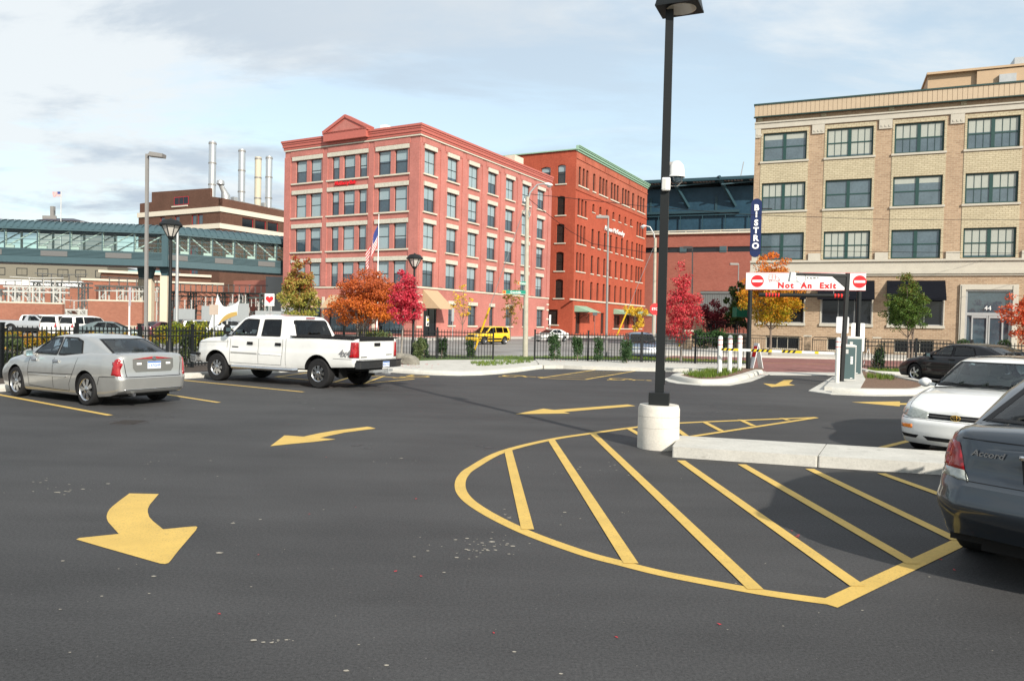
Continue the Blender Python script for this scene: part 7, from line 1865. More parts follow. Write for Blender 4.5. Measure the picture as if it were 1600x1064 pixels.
def shrub(loc, h, r, mat, n, size, name, label, cat, group=None, seed=0, cone=.35, stem=True):
    rs = np.random.default_rng(seed); root = empty(name, loc, 0, label, cat, group); C = []; Rd = []
    for k in range(int(14 + h * 10)):
        z = h * (.12 + .82 * rs.random() ** .8); rr = r * (1 - cone * z / h) * rs.uniform(.35, .85); a = rs.random() * 6.28; C.append((rr * math.cos(a), rr * math.sin(a), z)); Rd.append(r * rs.uniform(.35, .55))
    me = leaf_mesh('foliage', C, Rd, n, size, mat, rs, 1.3, -1.2, .35); o = bpy.data.objects.new('foliage', me); COL.objects.link(o); o.parent = root
    if stem: b = MB(); b.tube([(0, 0, 0), (.02, 0, h * .7)], [.03, .01], 5); b.build('stem', M['bark'], root)
    return root
gs = 'upright yews planted along the black fence'
yews = [(690, 563, 527, 14, 'yew just right of the black lantern post, nearest to it'), (663, 563, 530, 12, 'thin yew right behind the slim crimson tree'), (669, 564, 531, 13, ''), (695, 564, 530, 12, ''), (734, 564, 532, 13, 'yew at the guy wire left of the fence gap'),
        (866, 568, 522, 18, 'tallest yew, second from the fence end by the utility pole'), (902, 569, 526, 16, 'yew between the tallest yew and the slate blue SUV'), (934, 570, 528, 14, 'narrow yew just left of the slate blue SUV'), (979, 572, 533, 20, 'broad yew in front of the slate blue SUV'), (1373, 580, 536, 17, 'single yew at the fence behind the ticket machines')]
done = 0
for i, (px, yb, yt, w, lb) in enumerate(yews):
    if not lb: continue
    P = G(px, yb); P.z = .08; h = HZ(px, yt, P) - .08; m_ = P[1] / FPX
    shrub(P, h, w * m_ * .62, L_yew, 1500, .055, 'yew_shrub', lb, 'shrub', gs, seed=50 + i)
for i, (px, yb, yt, w, lb) in enumerate([(22, 590, 526, 30, 'tall wispy shrub at the far left behind the silver sedan'), (240, 576, 535, 20, 'wispy shrub left of the black lantern post by the silver sedan'), (292, 577, 525, 24, 'wispy shrub between the silver sedan and the pickup'), (655, 562, 528, 16, 'wispy shrub behind the boulder'), (600, 566, 520, 22, 'wispy shrub partly hidden by the pickup tailgate')]):
    P = G(px, yb) if yb > 570 else G(px, yb + 4); P.z = .08; h = HZ(px, yt, P) - .08; m_ = P[1] / FPX
    shrub(P, h, w * m_ * .6, leafmat('grey_green_twigs', [(0, (.05, .08, .03)), (.6, (.10, .13, .05)), (1, (.18, .17, .07))], .15) if i == 0 else bpy.data.materials['grey_green_twigs'], 1300, .06, 'wispy_shrub', lb, 'shrub', 'wispy shrubs along the left fence', seed=70 + i, cone=.2)
def hedge(name, a, c, w, h, mat, n, size, label, z0=-.16, seed=0):
    T, L = frame_between(a, c); rs = np.random.default_rng(seed); C = []; Rd = []
    k = int(L * 3.2)
    for i in range(k):
        x = L * (i + rs.random()) / k
        for j in range(3): C.append((x, rs.uniform(.15, w - .15), h * rs.uniform(.25, .84))); Rd.append(rs.uniform(.22, .34) * h)
    me = leaf_mesh('foliage', C, Rd, n, size, mat, rs, .9); o = bpy.data.objects.new(name, me); COL.objects.link(o); o.matrix_world = TR(0, 0, z0) @ T
    return tag(o, label, 'hedge')
def seg(pa, pb, ya, yb, w, yt, mat, n, size, label, seed):
    a, c = AT(pa, 500, ya), AT(pb, 500, yb); h = HZ((pa + pb) / 2, yt, (0, (ya + yb) / 2)) + .16
    return hedge('hedge', a, c, w, h, mat, n, size, label, seed=seed)
seg(-60, 262, 36, 42, 1.2, 518, L_hedge, 15000, .07, 'long low hedge turning orange and olive behind the left fence', 1)
seg(266, 345, 42, 45, 1.6, 505, L_hgrn, 9000, .07, 'taller green and yellow hedge behind the black lantern post and banner', 2)
seg(355, 452, 44, 48, 1.2, 512, L_hgrn, 5000, .07, 'green hedge behind the pickup cab and banner', 6)
seg(557, 600, 50, 50, 1.0, 512, L_hgrn, 2500, .07, 'small green hedge under the orange tree', 7)
seg(1092, 1150, 64, 64, 1.4, 516, L_dkg, 5200, .10, 'dark clipped hedge between the cream pier and the tan building', 3)
seg(1062, 1076, 64, 64, 1.0, 522, L_hgrn, 700, .09, 'small yellow-green bush left of the cream pier', 4)
# tufts of grass: verge, beds
def tufts(name, polys, dens, h, label, z, seed=0):
    rs = np.random.default_rng(seed); V = []; F = []
    for poly, dn in polys:
        P = [tuple(G(x, y))[:2] for x, y in poly]; xs = [p[0] for p in P]; ys = [p[1] for p in P]; n = int(dn)
        cnt = 0
        while cnt < n:
            x, y = rs.uniform(min(xs), max(xs)), rs.uniform(min(ys), max(ys))
            if not inside((x, y), P): cnt += .3; continue
            cnt += 1
            for q in range(7):
                a = rs.random() * 6.28; hh = h * rs.uniform(.5, 1.2); l = rs.uniform(.2, .8) * hh; w = .012; dx, dy = math.cos(a), math.sin(a); ox, oy = x + rs.normal() * .04, y + rs.normal() * .04; b_ = len(V)
                V += [(ox - dy * w, oy + dx * w, z), (ox + dy * w, oy - dx * w, z), (ox + dx * l, oy + dy * l, z + hh)]; F.append((b_, b_ + 1, b_ + 2))
    me = bpy.data.meshes.new(name); me.from_pydata(V, [], F); me.materials.append(L_grass); o = bpy.data.objects.new(name, me); COL.objects.link(o)
    return tag(o, label, 'grass', kind='stuff')
tufts('grass_tufts', [([(600, 562), (845, 564), (1000, 568), (1165, 572), (1165, 566), (1000, 560), (700, 558)], 2200)], 0, .12, 'short uneven grass along the fence', .04, 1)
tufts('grass_tufts', [([(1066, 590), (1115, 582), (1158, 583), (1130, 593), (1095, 596)], 420), ([(1356, 590), (1400, 594), (1395, 600), (1356, 597)], 90), ([(735, 571), (835, 566.5), (828, 571), (760, 577), (738, 576)], 200)], 0, .17, 'longer green grass clumps in the planting beds', .11, 2)
tufts('grass_tufts', [([(1356, 584), (1480, 588), (1480, 579), (1356, 578)], 500)], 0, .12, 'grass by the fence behind the ticket machines', .08, 3)
# ================================================================ STREET FURNITURE
FENCES = []
def fence(a, c, label, h=1.38, z0=0.08, pitch=.135, post_every=2.4, posts=None):
    T, L = frame_between(a, c); root = empty('iron_fence', (0, 0, 0), 0, label, 'fence', 'black iron fence runs round the car park'); root.matrix_world = TR(0, 0, z0) @ T
    n = max(1, round(L / post_every)); xs = posts or [i * L / n for i in range(n + 1)]
    for x in xs:
        b = MB(); b.box(x - .042, x + .042, -.042, .042, -.05, h + .10); b.box(x - .052, x + .052, -.052, .052, h + .10, h + .13); b.build('post', M['black'], root)
    b = MB()
    for z in (.12, h - .30, h - .12): b.box(0, L, -.02, .02, z, z + .042)
    b.build('rail', M['black'], root)
    b = MB(); m_ = int(L / pitch)
    for k in range(1, m_):
        x = k * L / m_
        if min(abs(x - q) for q in xs) < .05: continue
        b.box(x - .013, x + .013, -.013, .013, .06, h - .03); b.add([(x - .018, -.018, h - .03), (x + .018, -.018, h - .03), (x + .018, .018, h - .03), (x - .018, .018, h - .03), (x, 0, h + .05)], [(0, 1, 4), (1, 2, 4), (2, 3, 4), (3, 0, 4)])
    b.build('picket_row', M['black'], root); return root
fL0, fL1 = G(3, 596), G(300, 578); fd = (fL1 - fL0).normalized()
fc = Vector((-6.2, 35.3, 0)); 
fence(fL0 - fd * 16, fL0 - fd * 0, 'black iron fence at the far left, running out of the picture')
fence(fL0, fL1, 'black iron fence behind the silver sedan')
fence(fL1, fc, 'black iron fence behind the white pickup')
fence(fc, G(770, 565.5), 'black iron fence between the pickup tailgate and the fence gap')
fence(G(835, 566.5), G(1170, 574.5), 'black iron fence right of the utility pole, in front of the slate blue SUV')
fence(G(1346, 579.5), G(1700, 592), 'black iron fence behind the black sedan at the right')

# ---- tall black lot light on its concrete drum
pb = G(1028, 699); r_ = empty('lot_lamp_post', (pb.x, pb.y, 0), 0, 'tall square black light pole on a white concrete drum in the middle of the lot', 'lamp post')
zd = HZ(1028, 632, pb); zbx = HZ(1028, 612.5, pb); rad = .318
M['drum'] = plain('cast_concrete_drum', (.60, .565, .50), .85, 0, .16, 3.5, bump=.4)
b = MB(); pr = [(rad * 1.0, -.02), (rad * 1.01, 0)]
pr += [(rad * 1.0, zd - .06), (rad * .93, zd), (0, zd)]; b.lathe(pr, 56); dm_ = b.build('concrete_drum', M['drum'], r_, smooth=35)
b = MB()
for k in (1, 2, 3):
    z = zd * k / 4.1; nn_ = 56; vs_ = [((rad + .0015) * math.cos(2 * math.pi * q / nn_), (rad + .0015) * math.sin(2 * math.pi * q / nn_), z + dz + .012 * math.sin(2 * math.pi * q / nn_ + k)) for dz in (0, .005) for q in range(nn_)]
    b.add(vs_, [(q, (q + 1) % nn_, nn_ + (q + 1) % nn_, nn_ + q) for q in range(nn_)])
b.build('form_joint', plain('joint_grey', (.34, .31, .27), .9, 0, .3, 6), dm_)
b = MB(); b.T = RZ(-14); b.box(-.155, .155, -.155, .155, zd, zbx); b.build('base_cover', M['black'], r_, bevel=.006)
b = MB(); b.T = RZ(-14); zt = HZ(1043, -30, pb); s0, s1 = .068, .058
b.add([(-s0, -s0, zbx), (s0, -s0, zbx), (s0, s0, zbx), (-s0, s0, zbx), (-s1, -s1, zt), (s1, -s1, zt), (s1, s1, zt), (-s1, s1, zt)], [(0, 1, 5, 4), (1, 2, 6, 5), (2, 3, 7, 6), (3, 0, 4, 7), (4, 5, 6, 7)])
b.box(s0 - .001, s0 + .012, -.03, .03, zbx + .12, zbx + .34); b.build('pole', M['black'], r_)
hd = MB(); zh = HZ(1060, 14, pb); Th = RZ(-24)
b = MB(); b.T = Th
b.add([(-.17, -.24, zh), (.46, -.24, zh), (.46, .28, zh), (-.17, .28, zh), (-.10, -.18, zh + .36), (.39, -.18, zh + .36), (.39, .22, zh + .36), (-.10, .22, zh + .36)], [(3, 2, 1, 0), (0, 1, 5, 4), (1, 2, 6, 5), (2, 3, 7, 6), (3, 0, 4, 7), (4, 5, 6, 7)])
b.box(-.175, .465, -.245, .285, zh - .03, zh); hd = b.build('lamp_head', M['black'], r_)
b = MB(); b.T = Th; b.lathe([(0, zh - .034), (.21, zh - .034), (.225, zh - .030)], 28, c=(.17, .02, 0)); b.build('lamp_lens', plain('frosted_lens', (.5, .46, .38), .3, 0, .05, coat=.5), hd)
# dome camera and small white box on the pole
zc = HZ(1050, 272, pb); dc = empty('security_camera', (pb.x + .165, pb.y, zc - .03), 0, 'white dome security camera bracketed to the tall black pole', 'security camera', scale=1.3)
b = MB(); b.lathe([(.095, 0), (.097, .05), (.085, .12), (.05, .165), (.0, .175)], 24); b.lathe([(.105, -.018), (.105, .0), (.09, .004)], 24); b.build('housing', M['white'], dc, smooth=40)
b = MB(); b.lathe([(.075, -.018), (.07, -.05), (.045, -.085), (0, -.098)], 20); b.build('dome', M['darkglass'], dc, smooth=True)
b = MB(); b.box(-.10, 0, -.02, .02, .12, .16); b.tube([(.0, .06, -.02), (.09, .06, -.05), (.03, .05, -.11), (-.06, 0, -.12)], .006, 5); b.build('bracket', M['greysteel'], dc)
zc = HZ(1033, 290, pb); dc = empty('wireless_box', (pb.x + .015, pb.y - .10, zc), R(-14), 'small white rounded box strapped to the tall black pole below the dome camera', 'equipment box')
b = MB(); b.box(-.085, .045, -.05, .03, -.10, .10); b.build('housing', M['white'], dc, bevel=.02)
b = MB(); b.box(-.075, -.02, -.056, -.05, -.08, .08); b.build('cover_plate', plain('pale_grey_plastic', (.5, .5, .48), .5, 0, .03), dc)

# ---- lantern posts
def lantern(px, yt, Y, yb_l, label):
    P = AT(px, 500, Y); r_ = empty('lantern_post', (P.x, Y, .05), 0, label, 'lamp post', 'black lantern posts')
    zt = HZ(px, yt, (0, Y)) - .05; hl = (yb_l - yt) * Y / FPX; w = hl * .5
    b = MB(); b.lathe([(.14, 0), (.14, .12), (.10, .18), (.085, .9), (.06, 1.0), (.048, zt - hl), (.07, zt - hl + .02)], 14); b.build('post', M['black'], r_, smooth=40)
    z0 = zt - hl; b = MB(); pr = [(.05, z0 - .02), (.10, z0 + .04), (.13, z0 + .10)]; b.lathe(pr, 8)
    zg0, zg1 = z0 + .10, z0 + hl * .62
    for k in range(8):
        a = 2 * math.pi * k / 8; b.bar((.12 * math.cos(a), .12 * math.sin(a), zg0), (w * .88 * math.cos(a), w * .88 * math.sin(a), zg1), .022)
    b.lathe([(w * 1.02, zg1 - .02), (w * 1.06, zg1 + .03), (w * .74, zg1 + .16), (w * .62, zg1 + .19), (.05, zg1 + .22), (.05, zt - .05), (.0, zt)], 8)
    l_ = b.build('lantern', M['black'], r_); b = MB(); b.lathe([(.11, zg0), (w * .84, zg1)], 8); b.build('glass', plain('frosted_lantern_glass', (.55, .52, .48), .25, 0, .1, coat=.6), l_); return r_
lantern(265.5, 340, 25.0, 374, 'black lantern post behind the tail of the silver sedan'); lantern(646, 395, 34.3, 420, 'black lantern post beside the slim crimson tree')

# ---- other poles
def pole(px, pxb, yt, Y, r, mat, label, name='light_pole', cat='light pole', base=-.16, square=False):
    P = AT(pxb, 500, Y); Q = AT(px, yt, Y); r_ = empty(name, (P.x, Y, base), 0, label, cat); zt = Q.z - base; dx = Q.x - P.x
    b = MB()
    if square: b.bar((0, 0, 0), (dx, 0, zt), r * 2)
    else: b.tube([(0, 0, 0), (dx * .5, 0, zt * .5), (dx, 0, zt)], [r, r * .85, r * .68], 12)
    b.build('pole', mat, r_, smooth=40 if not square else False); return r_, dx, zt
r_, dx, zt = pole(230, 228.5, 241, 34, .062, M['greysteel'], 'tall brownish-grey square light pole behind the silver sedan', square=True)
b = MB(); b.bar((dx, 0, zt - .06), (dx + .2, 0, zt - .02), .08); b.prism_xz([(dx + .08, zt - .10), (dx + .76, zt - .16), (dx + .78, zt + .0), (dx + .2, zt + .08)], -.2, .2); b.build('lamp_head', M['greysteel'], r_)
r_, dx, zt = pole(277.5, 276, 357, 66, .16, M['galv'], 'plain silver pole right of the concrete bridge column')
r_, dx, zt = pole(950.5, 948.5, 338, 47, .085, M['greysteel'], 'grey light pole with flat head in front of the red-orange building')
b = MB(); b.box(dx - .75, dx - .02, -.16, .16, zt - .14, zt + .02); b.build('lamp_head', M['greysteel'], r_)
r_, dx, zt = pole(1082, 1082, 386, 88, .10, M['greysteel'], 'thin grey light pole against the arena wall behind the red tree')
b = MB(); b.box(dx - 1.1, dx - .05, -.2, .2, zt - .2, zt + .05); b.build('lamp_head', M['greysteel'], r_)
r_, dx, zt = pole(1154, 1153, 412, 95, .10, M['greysteel'], 'thin grey light pole beside the dark green tree')
b = MB(); b.box(dx - 1.1, dx - .05, -.2, .2, zt - .2, zt + .05); b.build('lamp_head', M['greysteel'], r_)
M['concpole'] = plain('spun_concrete_pole', (.40, .37, .30), .9, 0, .18, 5, bump=.3)
def cobra(r_, dx, zt, L, rise, s=1):
    b = MB(); b.tube([(dx, 0, zt - .3), (dx + s * L * .12, 0, zt + rise * .35), (dx + s * L * .4, 0, zt + rise * .9), (dx + s * L * .75, 0, zt + rise)], [.05, .045, .04, .035], 8); a = b.build('arm', M['galv'], r_, smooth=40)
    b = MB(); x0 = dx + s * L * .70; ln = L * .36; rings = []
    for k in range(7):
        t = k / 6; w = .16 * math.sin(math.pi * min(max(.12 + t * .8, .05), .95)); rings.append([(x0 + s * ln * t, w * math.cos(a_), zt + rise - .02 - .05 * t + w * .55 * math.sin(a_)) for a_ in [2 * math.pi * q / 10 for q in range(10)]])
    vs, fs = loft(rings); b.add(vs, fs); h_ = b.build('lamp_head', M['white'], a, smooth=True)
    b = MB(); b.lathe([(.12, 0), (.10, -.06), (0, -.10)], 12, c=(x0 + s * ln * .6, 0, zt + rise - .12)); b.build('lamp_lens', M['galv'], h_)
r_, dx, zt = pole(824, 822, 308, 39.5, .145, M['concpole'], 'pale concrete utility pole with curved lamp arm and green street signs', 'utility_pole', 'utility pole')
cobra(r_, dx, zt, 1.25, .72)
b = MB()
for k in range(6): a = k * 1.05; b.tube([(dx + .12 * math.cos(a), .12 * math.sin(a), zt - .2 - .1 * k), (dx + .25 * math.cos(a), .25 * math.sin(a), zt - .5 - .12 * k), (dx + .14, .1, zt - 1.0)], .014, 4)
b.lathe([(.05, zt - .3), (.09, zt - .25), (.05, zt - .1)], 8, c=(dx - .16, 0, 0)); b.build('cable_loop', M['galv'], r_)
def street_sign(r_, x0, x1, z, w, txt, label):
    b = MB(); b.box(x0, x1, -.20, -.17, z - w / 2, z + w / 2, 0); b.box(x0 + .02, x0 + .02 + w * .8, -.206, -.20, z - w * .4, z + w * .4, 1)
    b.box(x0 + .01, x1, -.203, -.20, z - w / 2 + .01, z - w / 2 + .02, 2); b.lathe([(0, -.209), (w * .26, -.209), (w * .26, -.206)], 14, 3, axis='y', c=(x0 + .02 + w * .4, 0, z))
    o = b.build('street_sign_blade', [M['signgreen'], M['orange'], M['white'], M['signred']], r_)
    text('lettering', txt, w * .72, M['white'], o, TR((x0 + w + x1) / 2 - .02, -.208, z), .002, sx=.9, bold=.003); return o
Pm = 39.5 / FPX
zz1 = HZ(805, 457, (0, 39.5)) + .16; street_sign(r_, (784 - 822) * Pm, -.06, zz1, .21, 'Grandville', '')
zz2 = HZ(812, 443, (0, 39.5)) + .16; street_sign(r_, (807 - 822) * Pm, -.06, zz2, .17, 'Weston', '')
def guy(px0, y0, px1, y1, px2, y2, Y0, Y2, label):
    a, c = AT(px0, y0, Y0), AT(px2, y2, Y2); r_ = empty('guy_wire', (c.x, c.y, 0), 0, label, 'guy wire'); f = 0.30
    b = MB(); b.bar((0, 0, c.z), (a.x - c.x, a.y - c.y, a.z), .022); b.build('wire', M['galv'], r_)
    # yellow guard tube over the lowest part
    L = (a - c); t = f; b = MB(); b.tube([(0, 0, c.z), (L.x * t, L.y * t, c.z + L.z * t)], .055, 8); b.build('guard_tube', plain('yellow_guard', (.80, .48, .02), .5, 0, .04), r_)
guy(822, 318, 0, 0, 742, 546, 39.5, 42, 'steel guy wire of the utility pole with yellow guard tube beside the yellow SUV')
r_, dx, zt = pole(1024, 1022, 372, 50, .13, M['concpole'], 'pale concrete street-light pole with curved arm, just left of the tall black pole', 'utility_pole', 'utility pole')
cobra(r_, dx, zt, .95, .80, -1)
guy(1022, 385, 0, 0, 964, 524, 50, 52, 'steel guy wire with yellow guard tube above the slate blue SUV')
# signs on posts
def signpost(px, ys, yb, Y, ws, hs, label, mat=None, post=M['galv'], base=-.1, shape='rect', name='road_sign', cat='road sign', rz=0):
    P = AT(px, 500, Y); r_ = empty(name, (P.x, Y, base), R(rz), label, cat); m_ = Y / FPX; zt = HZ(px, ys, (0, Y)) - base
    b = MB(); b.box(-.03, .03, -.02, .02, 0, zt); b.build('post', post, r_); w, h = ws * m_ / 2, hs * m_
    b = MB()
    if shape == 'rect': b.box(-w, w, -.035, -.022, zt - h, zt)
    elif shape == 'oct': b.prism_xz([(w * 1.08 * math.cos(R(22.5 + 45 * k)), zt - w + w * 1.08 * math.sin(R(22.5 + 45 * k))) for k in range(8)], -.035, -.022)
    o = b.build('sign_panel', mat or M['white'], r_); return r_, o, w, h, zt
r_, o, w, h, zt = signpost(421, 459, 515, 40, 15, 19, 'white sign with a red heart on a post behind the pickup cab')
def heart(s, cx, cz):
    P = []
    for k in range(28): t = 2 * math.pi * k / 28; P.append((cx + s * 16 * math.sin(t) ** 3 / 17, cz + s * (13 * math.cos(t) - 5 * math.cos(2 * t) - 2 * math.cos(3 * t) - math.cos(4 * t)) / 17))
    return P
b = MB(); b.prism_xz(heart(w * .88, 0, zt - h * .46), -.045, -.036); b.build('heart', M['signred'], o)
signpost(202, 449, 524, 35, 3.5, 29, 'white signpost seen nearly edge-on left of the brown light pole', post=M['white'], mat=plain('sign_back_grey', (.4, .38, .42), .5, 0, .03), rz=70)
signpost(334.5, 476, 524, 32, 14, 16, 'square tan-backed sign on a thin post in front of the white banner', mat=plain('tan_sign_back', (.42, .34, .28), .6, 0, .06), post=M['galv'])
r_, o, w, h, zt = signpost(1024, 474, 520, 49, 18, 18, 'red octagonal stop sign on the concrete pole left of the tall black pole', mat=M['signred'], shape='oct')
text('lettering', 'STOP', .22, M['white'], o, TR(0, -.05, zt - w), .003, bold=.006)
signpost(707.5, 482, 530, 74, 4, 20, 'thin grey sign pole in front of the pink building, right of the door', mat=M['galv'])
signpost(929.5, 488, 530, 100, 7, 5, 'small sign on a thin pole in front of the red-orange building', mat=M['galv'])
signpost(859.5, 492, 530, 84, 2.5, 15, 'narrow white sign edge-on at the joint of the pink and red buildings', mat=M['white'])

# ---- four-pointed white banner sculpture with gold band
P = AT(352, 500, 36.5); r_ = empty('star_sculpture', (P.x, 36.5, 0), 0, 'white four-pointed curved sheet sculpture with gold band behind the pickup bonnet', 'sculpture')
def C_(px, py): q = AT(px, py, 36.5); return (q.x - P.x, q.z)
def bez(a, c, e, n=8): return [tuple((1 - t) ** 2 * a[i] + 2 * t * (1 - t) * c[i] + t * t * e[i] for i in (0, 1)) for t in [k / n for k in range(n)]]
pt = dict(t=C_(340, 460), r=C_(375.5, 468), bl=C_(323, 519), br=C_(371, 492.5), b2=C_(357, 521))
outl = bez(pt['t'], C_(344, 478), C_(352, 480)) + bez(C_(352, 480), C_(366, 479), pt['r']) + bez(pt['r'], C_(370, 480), pt['br']) + bez(pt['br'], C_(352, 498), pt['bl']) + bez(pt['bl'], C_(334, 492), pt['t'])
b = MB(); nn = len(outl); b.prism_xz(outl, -.03, .03); b.build('sheet', plain('white_painted_sheet', (.72, .74, .74), .4, 0, .04), r_)
b = MB(); ob = bez(C_(371, 492.5), C_(352, 499), C_(342, 507)) + bez(C_(342, 507), C_(350, 488), C_(370.5, 487)) + [C_(370.5, 487)]; b.prism_xz(ob, -.05, -.031); b.build('gold_band', plain('gold_paint', (.50, .33, .10), .4, .3, .05), r_)
b = MB(); ob = bez(C_(345, 507), C_(352, 509), C_(360, 522)) + [C_(360, 522)] + bez(C_(360, 522), C_(345, 512), C_(334, 514)); 
b.prism_xz([C_(334, 515), C_(347, 506), C_(351, 509), C_(357, 521), C_(350, 518)], .05, .09); b.build('lower_fin', plain('white_painted_sheet', (.72, .74, .74), .4, 0, .04), r_)
b = MB(); b.tube([(0.1, .1, -.2), (.05, .1, C_(347, 500)[1])], .05, 8); b.build('post', M['galv'], r_)

# ---- boulder
P = G(637, 574); bm = bmesh.new(); bmesh.ops.create_icosphere(bm, subdivisions=4, radius=1.0)
from mathutils import noise as mnoise
for v in bm.verts:
    p = v.co.copy(); n_ = mnoise.noise(p * 1.1 + Vector((3, 1, 2))) * .35 + mnoise.noise(p * 3.1) * .10 + mnoise.noise(p * 8) * .025
    q = Vector((abs(p.x) ** .8 * math.copysign(1, p.x), abs(p.y) ** .8 * math.copysign(1, p.y), abs(p.z) ** .7 * math.copysign(1, p.z))); v.co = q * (1 + n_)
    v.co.z = max(v.co.z * .8, -.35) + .12 * v.co.x * -1
me = bpy.data.meshes.new('boulder'); bm.to_mesh(me); bm.free(); smooth_angle(me, 30)
me.materials.append(plain('grey_granite', (.20, .185, .155), .9, 0, .45, 4, bump=.8)); o = bpy.data.objects.new('boulder', me); COL.objects.link(o); o.location = (P.x, P.y, .26); o.scale = (.44, .36, .36)
tag(o, 'grey granite boulder on the planting bed behind the pickup tailgate', 'boulder')

# ---- entrance: overhead sign, clearance bar, machines, barrier
Yg = 32.5
A_, B_ = AT(1171, 500, Yg), AT(1341, 500, Yg - 1.2); T, L = frame_between(A_, B_)
gt = empty('entrance_gantry', (0, 0, 0), 0, 'overhead white Not An Exit sign on two black posts over the driveway', 'entrance sign'); gt.matrix_world = T
ztop, zbot = HZ(1250, 426, (0, Yg - .6)), HZ(1250, 453.5, (0, Yg - .6)); zf = (ztop + zbot) / 2
b = MB(); 
for x in (0, L): b = MB(); b.tube([(x, 0, 0), (x, 0, zbot)], .095, 14); b.lathe([(.16, 0), (.16, .02), (.1, .02)], 14, c=(x, 0, 0)); b.build('post', M['black'], gt, smooth=40)
mpx = (Yg - .6) / FPX; x0, x1 = -7.2 * mpx, L + 8.4 * mpx
b = MB(); b.box(x0, x1, -.09, .09, zbot, ztop); pn = b.build('sign_board', plain('white_sign_face', (.78, .78, .77), .4, 0, .02), gt, bevel=.01)
b = MB(); b.box(x0 + .01, x1 - .01, -.094, -.091, ztop - .02, ztop - .005); b.box(x0 + .01, x1 - .01, -.094, -.091, zbot + .005, zbot + .02); b.build('red_edge', M['signred'], pn)
for px in (1181.2, 1329.6):
    xc = (px - 1171) * mpx * 1.0
    b = MB(); b.lathe([(0, -.102), (.26, -.102), (.26, -.092)], 36, 0, axis='y', c=(xc, 0, zf)); b.box(xc - .21, xc + .21, -.106, -.102, zf - .05, zf + .05, 1); b.build('no_entry_roundel', [M['signred'], M['white']], pn)
text('lettering', 'Not  An  Exit', .33, M['signred'], pn, TR((1254 - 1171) * mpx, -.10, zbot + .19), .003, space=1.25, bold=.014)
text('small_lettering', 'PANY', .12, M['plastic'], pn, TR((1263 - 1171) * mpx, -.10, zf + .14), .003, space=1.9)
# small vintage truck drawn in red lines on the sign
b = MB(); tx, tz, u = (1206 - 1171) * mpx, zf + .10, .015
def ln(*q):
    for i in range(len(q) - 1): b.bar((tx + q[i][0] * u, -.097, tz + q[i][1] * u), (tx + q[i + 1][0] * u, -.097, tz + q[i + 1][1] * u), .022, .006)
ln((-14, -2), (-14, 12), (4, 12), (4, -2), (-14, -2)); ln((4, 6), (12, 4), (15, -1), (15, -5), (-14, -5), (-14, -2)); ln((-14, 5), (4, 5)); ln((-5, 12), (-5, -2))
for wx in (-9, 11): ln(*[(wx + 3.4 * math.cos(R(a)), -6 + 3.4 * math.sin(R(a))) for a in range(0, 361, 40)])
b.build('truck_drawing', plain('pale_red_print', (.66, .22, .22), .5, 0, .02), pn)
# camera post with arm, in front of the sign
cp = G(1314.5, 601.5); r_ = empty('camera_gooseneck', (cp.x, cp.y, .12), R(3), 'square black post with horizontal arm reaching in front of the entrance sign', 'camera post')
za_ = HZ(1318, 430.5, cp) - .12; mm = cp.y / FPX
b = MB(); b.bar((0, 0, 0), (.10, 0, za_ + .08), .115); b.box(-.12, .12, -.12, .12, 0, .015); b.build('post', M['black'], r_)
b = MB(); b.bar((.15, 0, za_), (-(1318 - 1233) * mm, 0, za_), .10); b.build('arm', M['black'], r_)
b = MB(); b.prism_xz([(.08, za_ - .04), (-.44, za_ - .04), (.05, za_ - .44)], -.03, .03); b.build('gusset', M['black'], r_)
b = MB(); xx = -(1318 - 1237) * mm; b.prism_xz([(xx - .20, za_ - .26), (xx + .14, za_ - .26), (xx + .16, za_ - .18), (xx + .02, za_ - .16), (xx + .02, za_ + .06), (xx - .15, za_ + .06)], -.12, .04); b.build('camera_box', plain('pale_grey_casing', (.55, .56, .55), .5, 0, .04), r_, bevel=.012)
b = MB(); b.tube([(xx + .0, -.1, za_ + .0), (xx + .06, -.12, za_ - .25), (xx + .25, -.12, za_ - .38), (xx + .36, -.1, za_ - .2), (xx + .36, -.06, za_)], .008, 5); b.build('cable', M['black'], r_)
# hanging clearance bar
Yc = Yg - .3; a_, c_ = AT(1185.5, 460.8, Yc), AT(1326.5, 462.4, Yc - .8); T, L = frame_between(a_, c_); cb_ = empty('clearance_bar', (0, 0, 0), 0, 'black clearance bar with red stripes hanging below the entrance sign', 'clearance bar'); cb_.matrix_world = TR(0, 0, (a_.z + c_.z) / 2) @ T
b = MB(); b.T = RZ(0); b.tube([(0, 0, 0), (L, 0, 0)], .085, 16); b.build('tube', M['black'], cb_, smooth=40)
for base in (.28, 2.62 + .42):
    for k in range(5): x = base + k * .125; b = MB(); b.tube([(x, 0, 0), (x + .06, 0, 0)], .088, 16); b.build('red_stripe', plain('bright_red_vinyl', (.8, .02, .015), .4, 0, .02), cb_, smooth=40)
b = MB()
for x in (.5, L - .6): b.bar((x, 0, .07), (x, .0, zbot - (a_.z + c_.z) / 2), .012)
b.build('hanger', M['galv'], cb_)
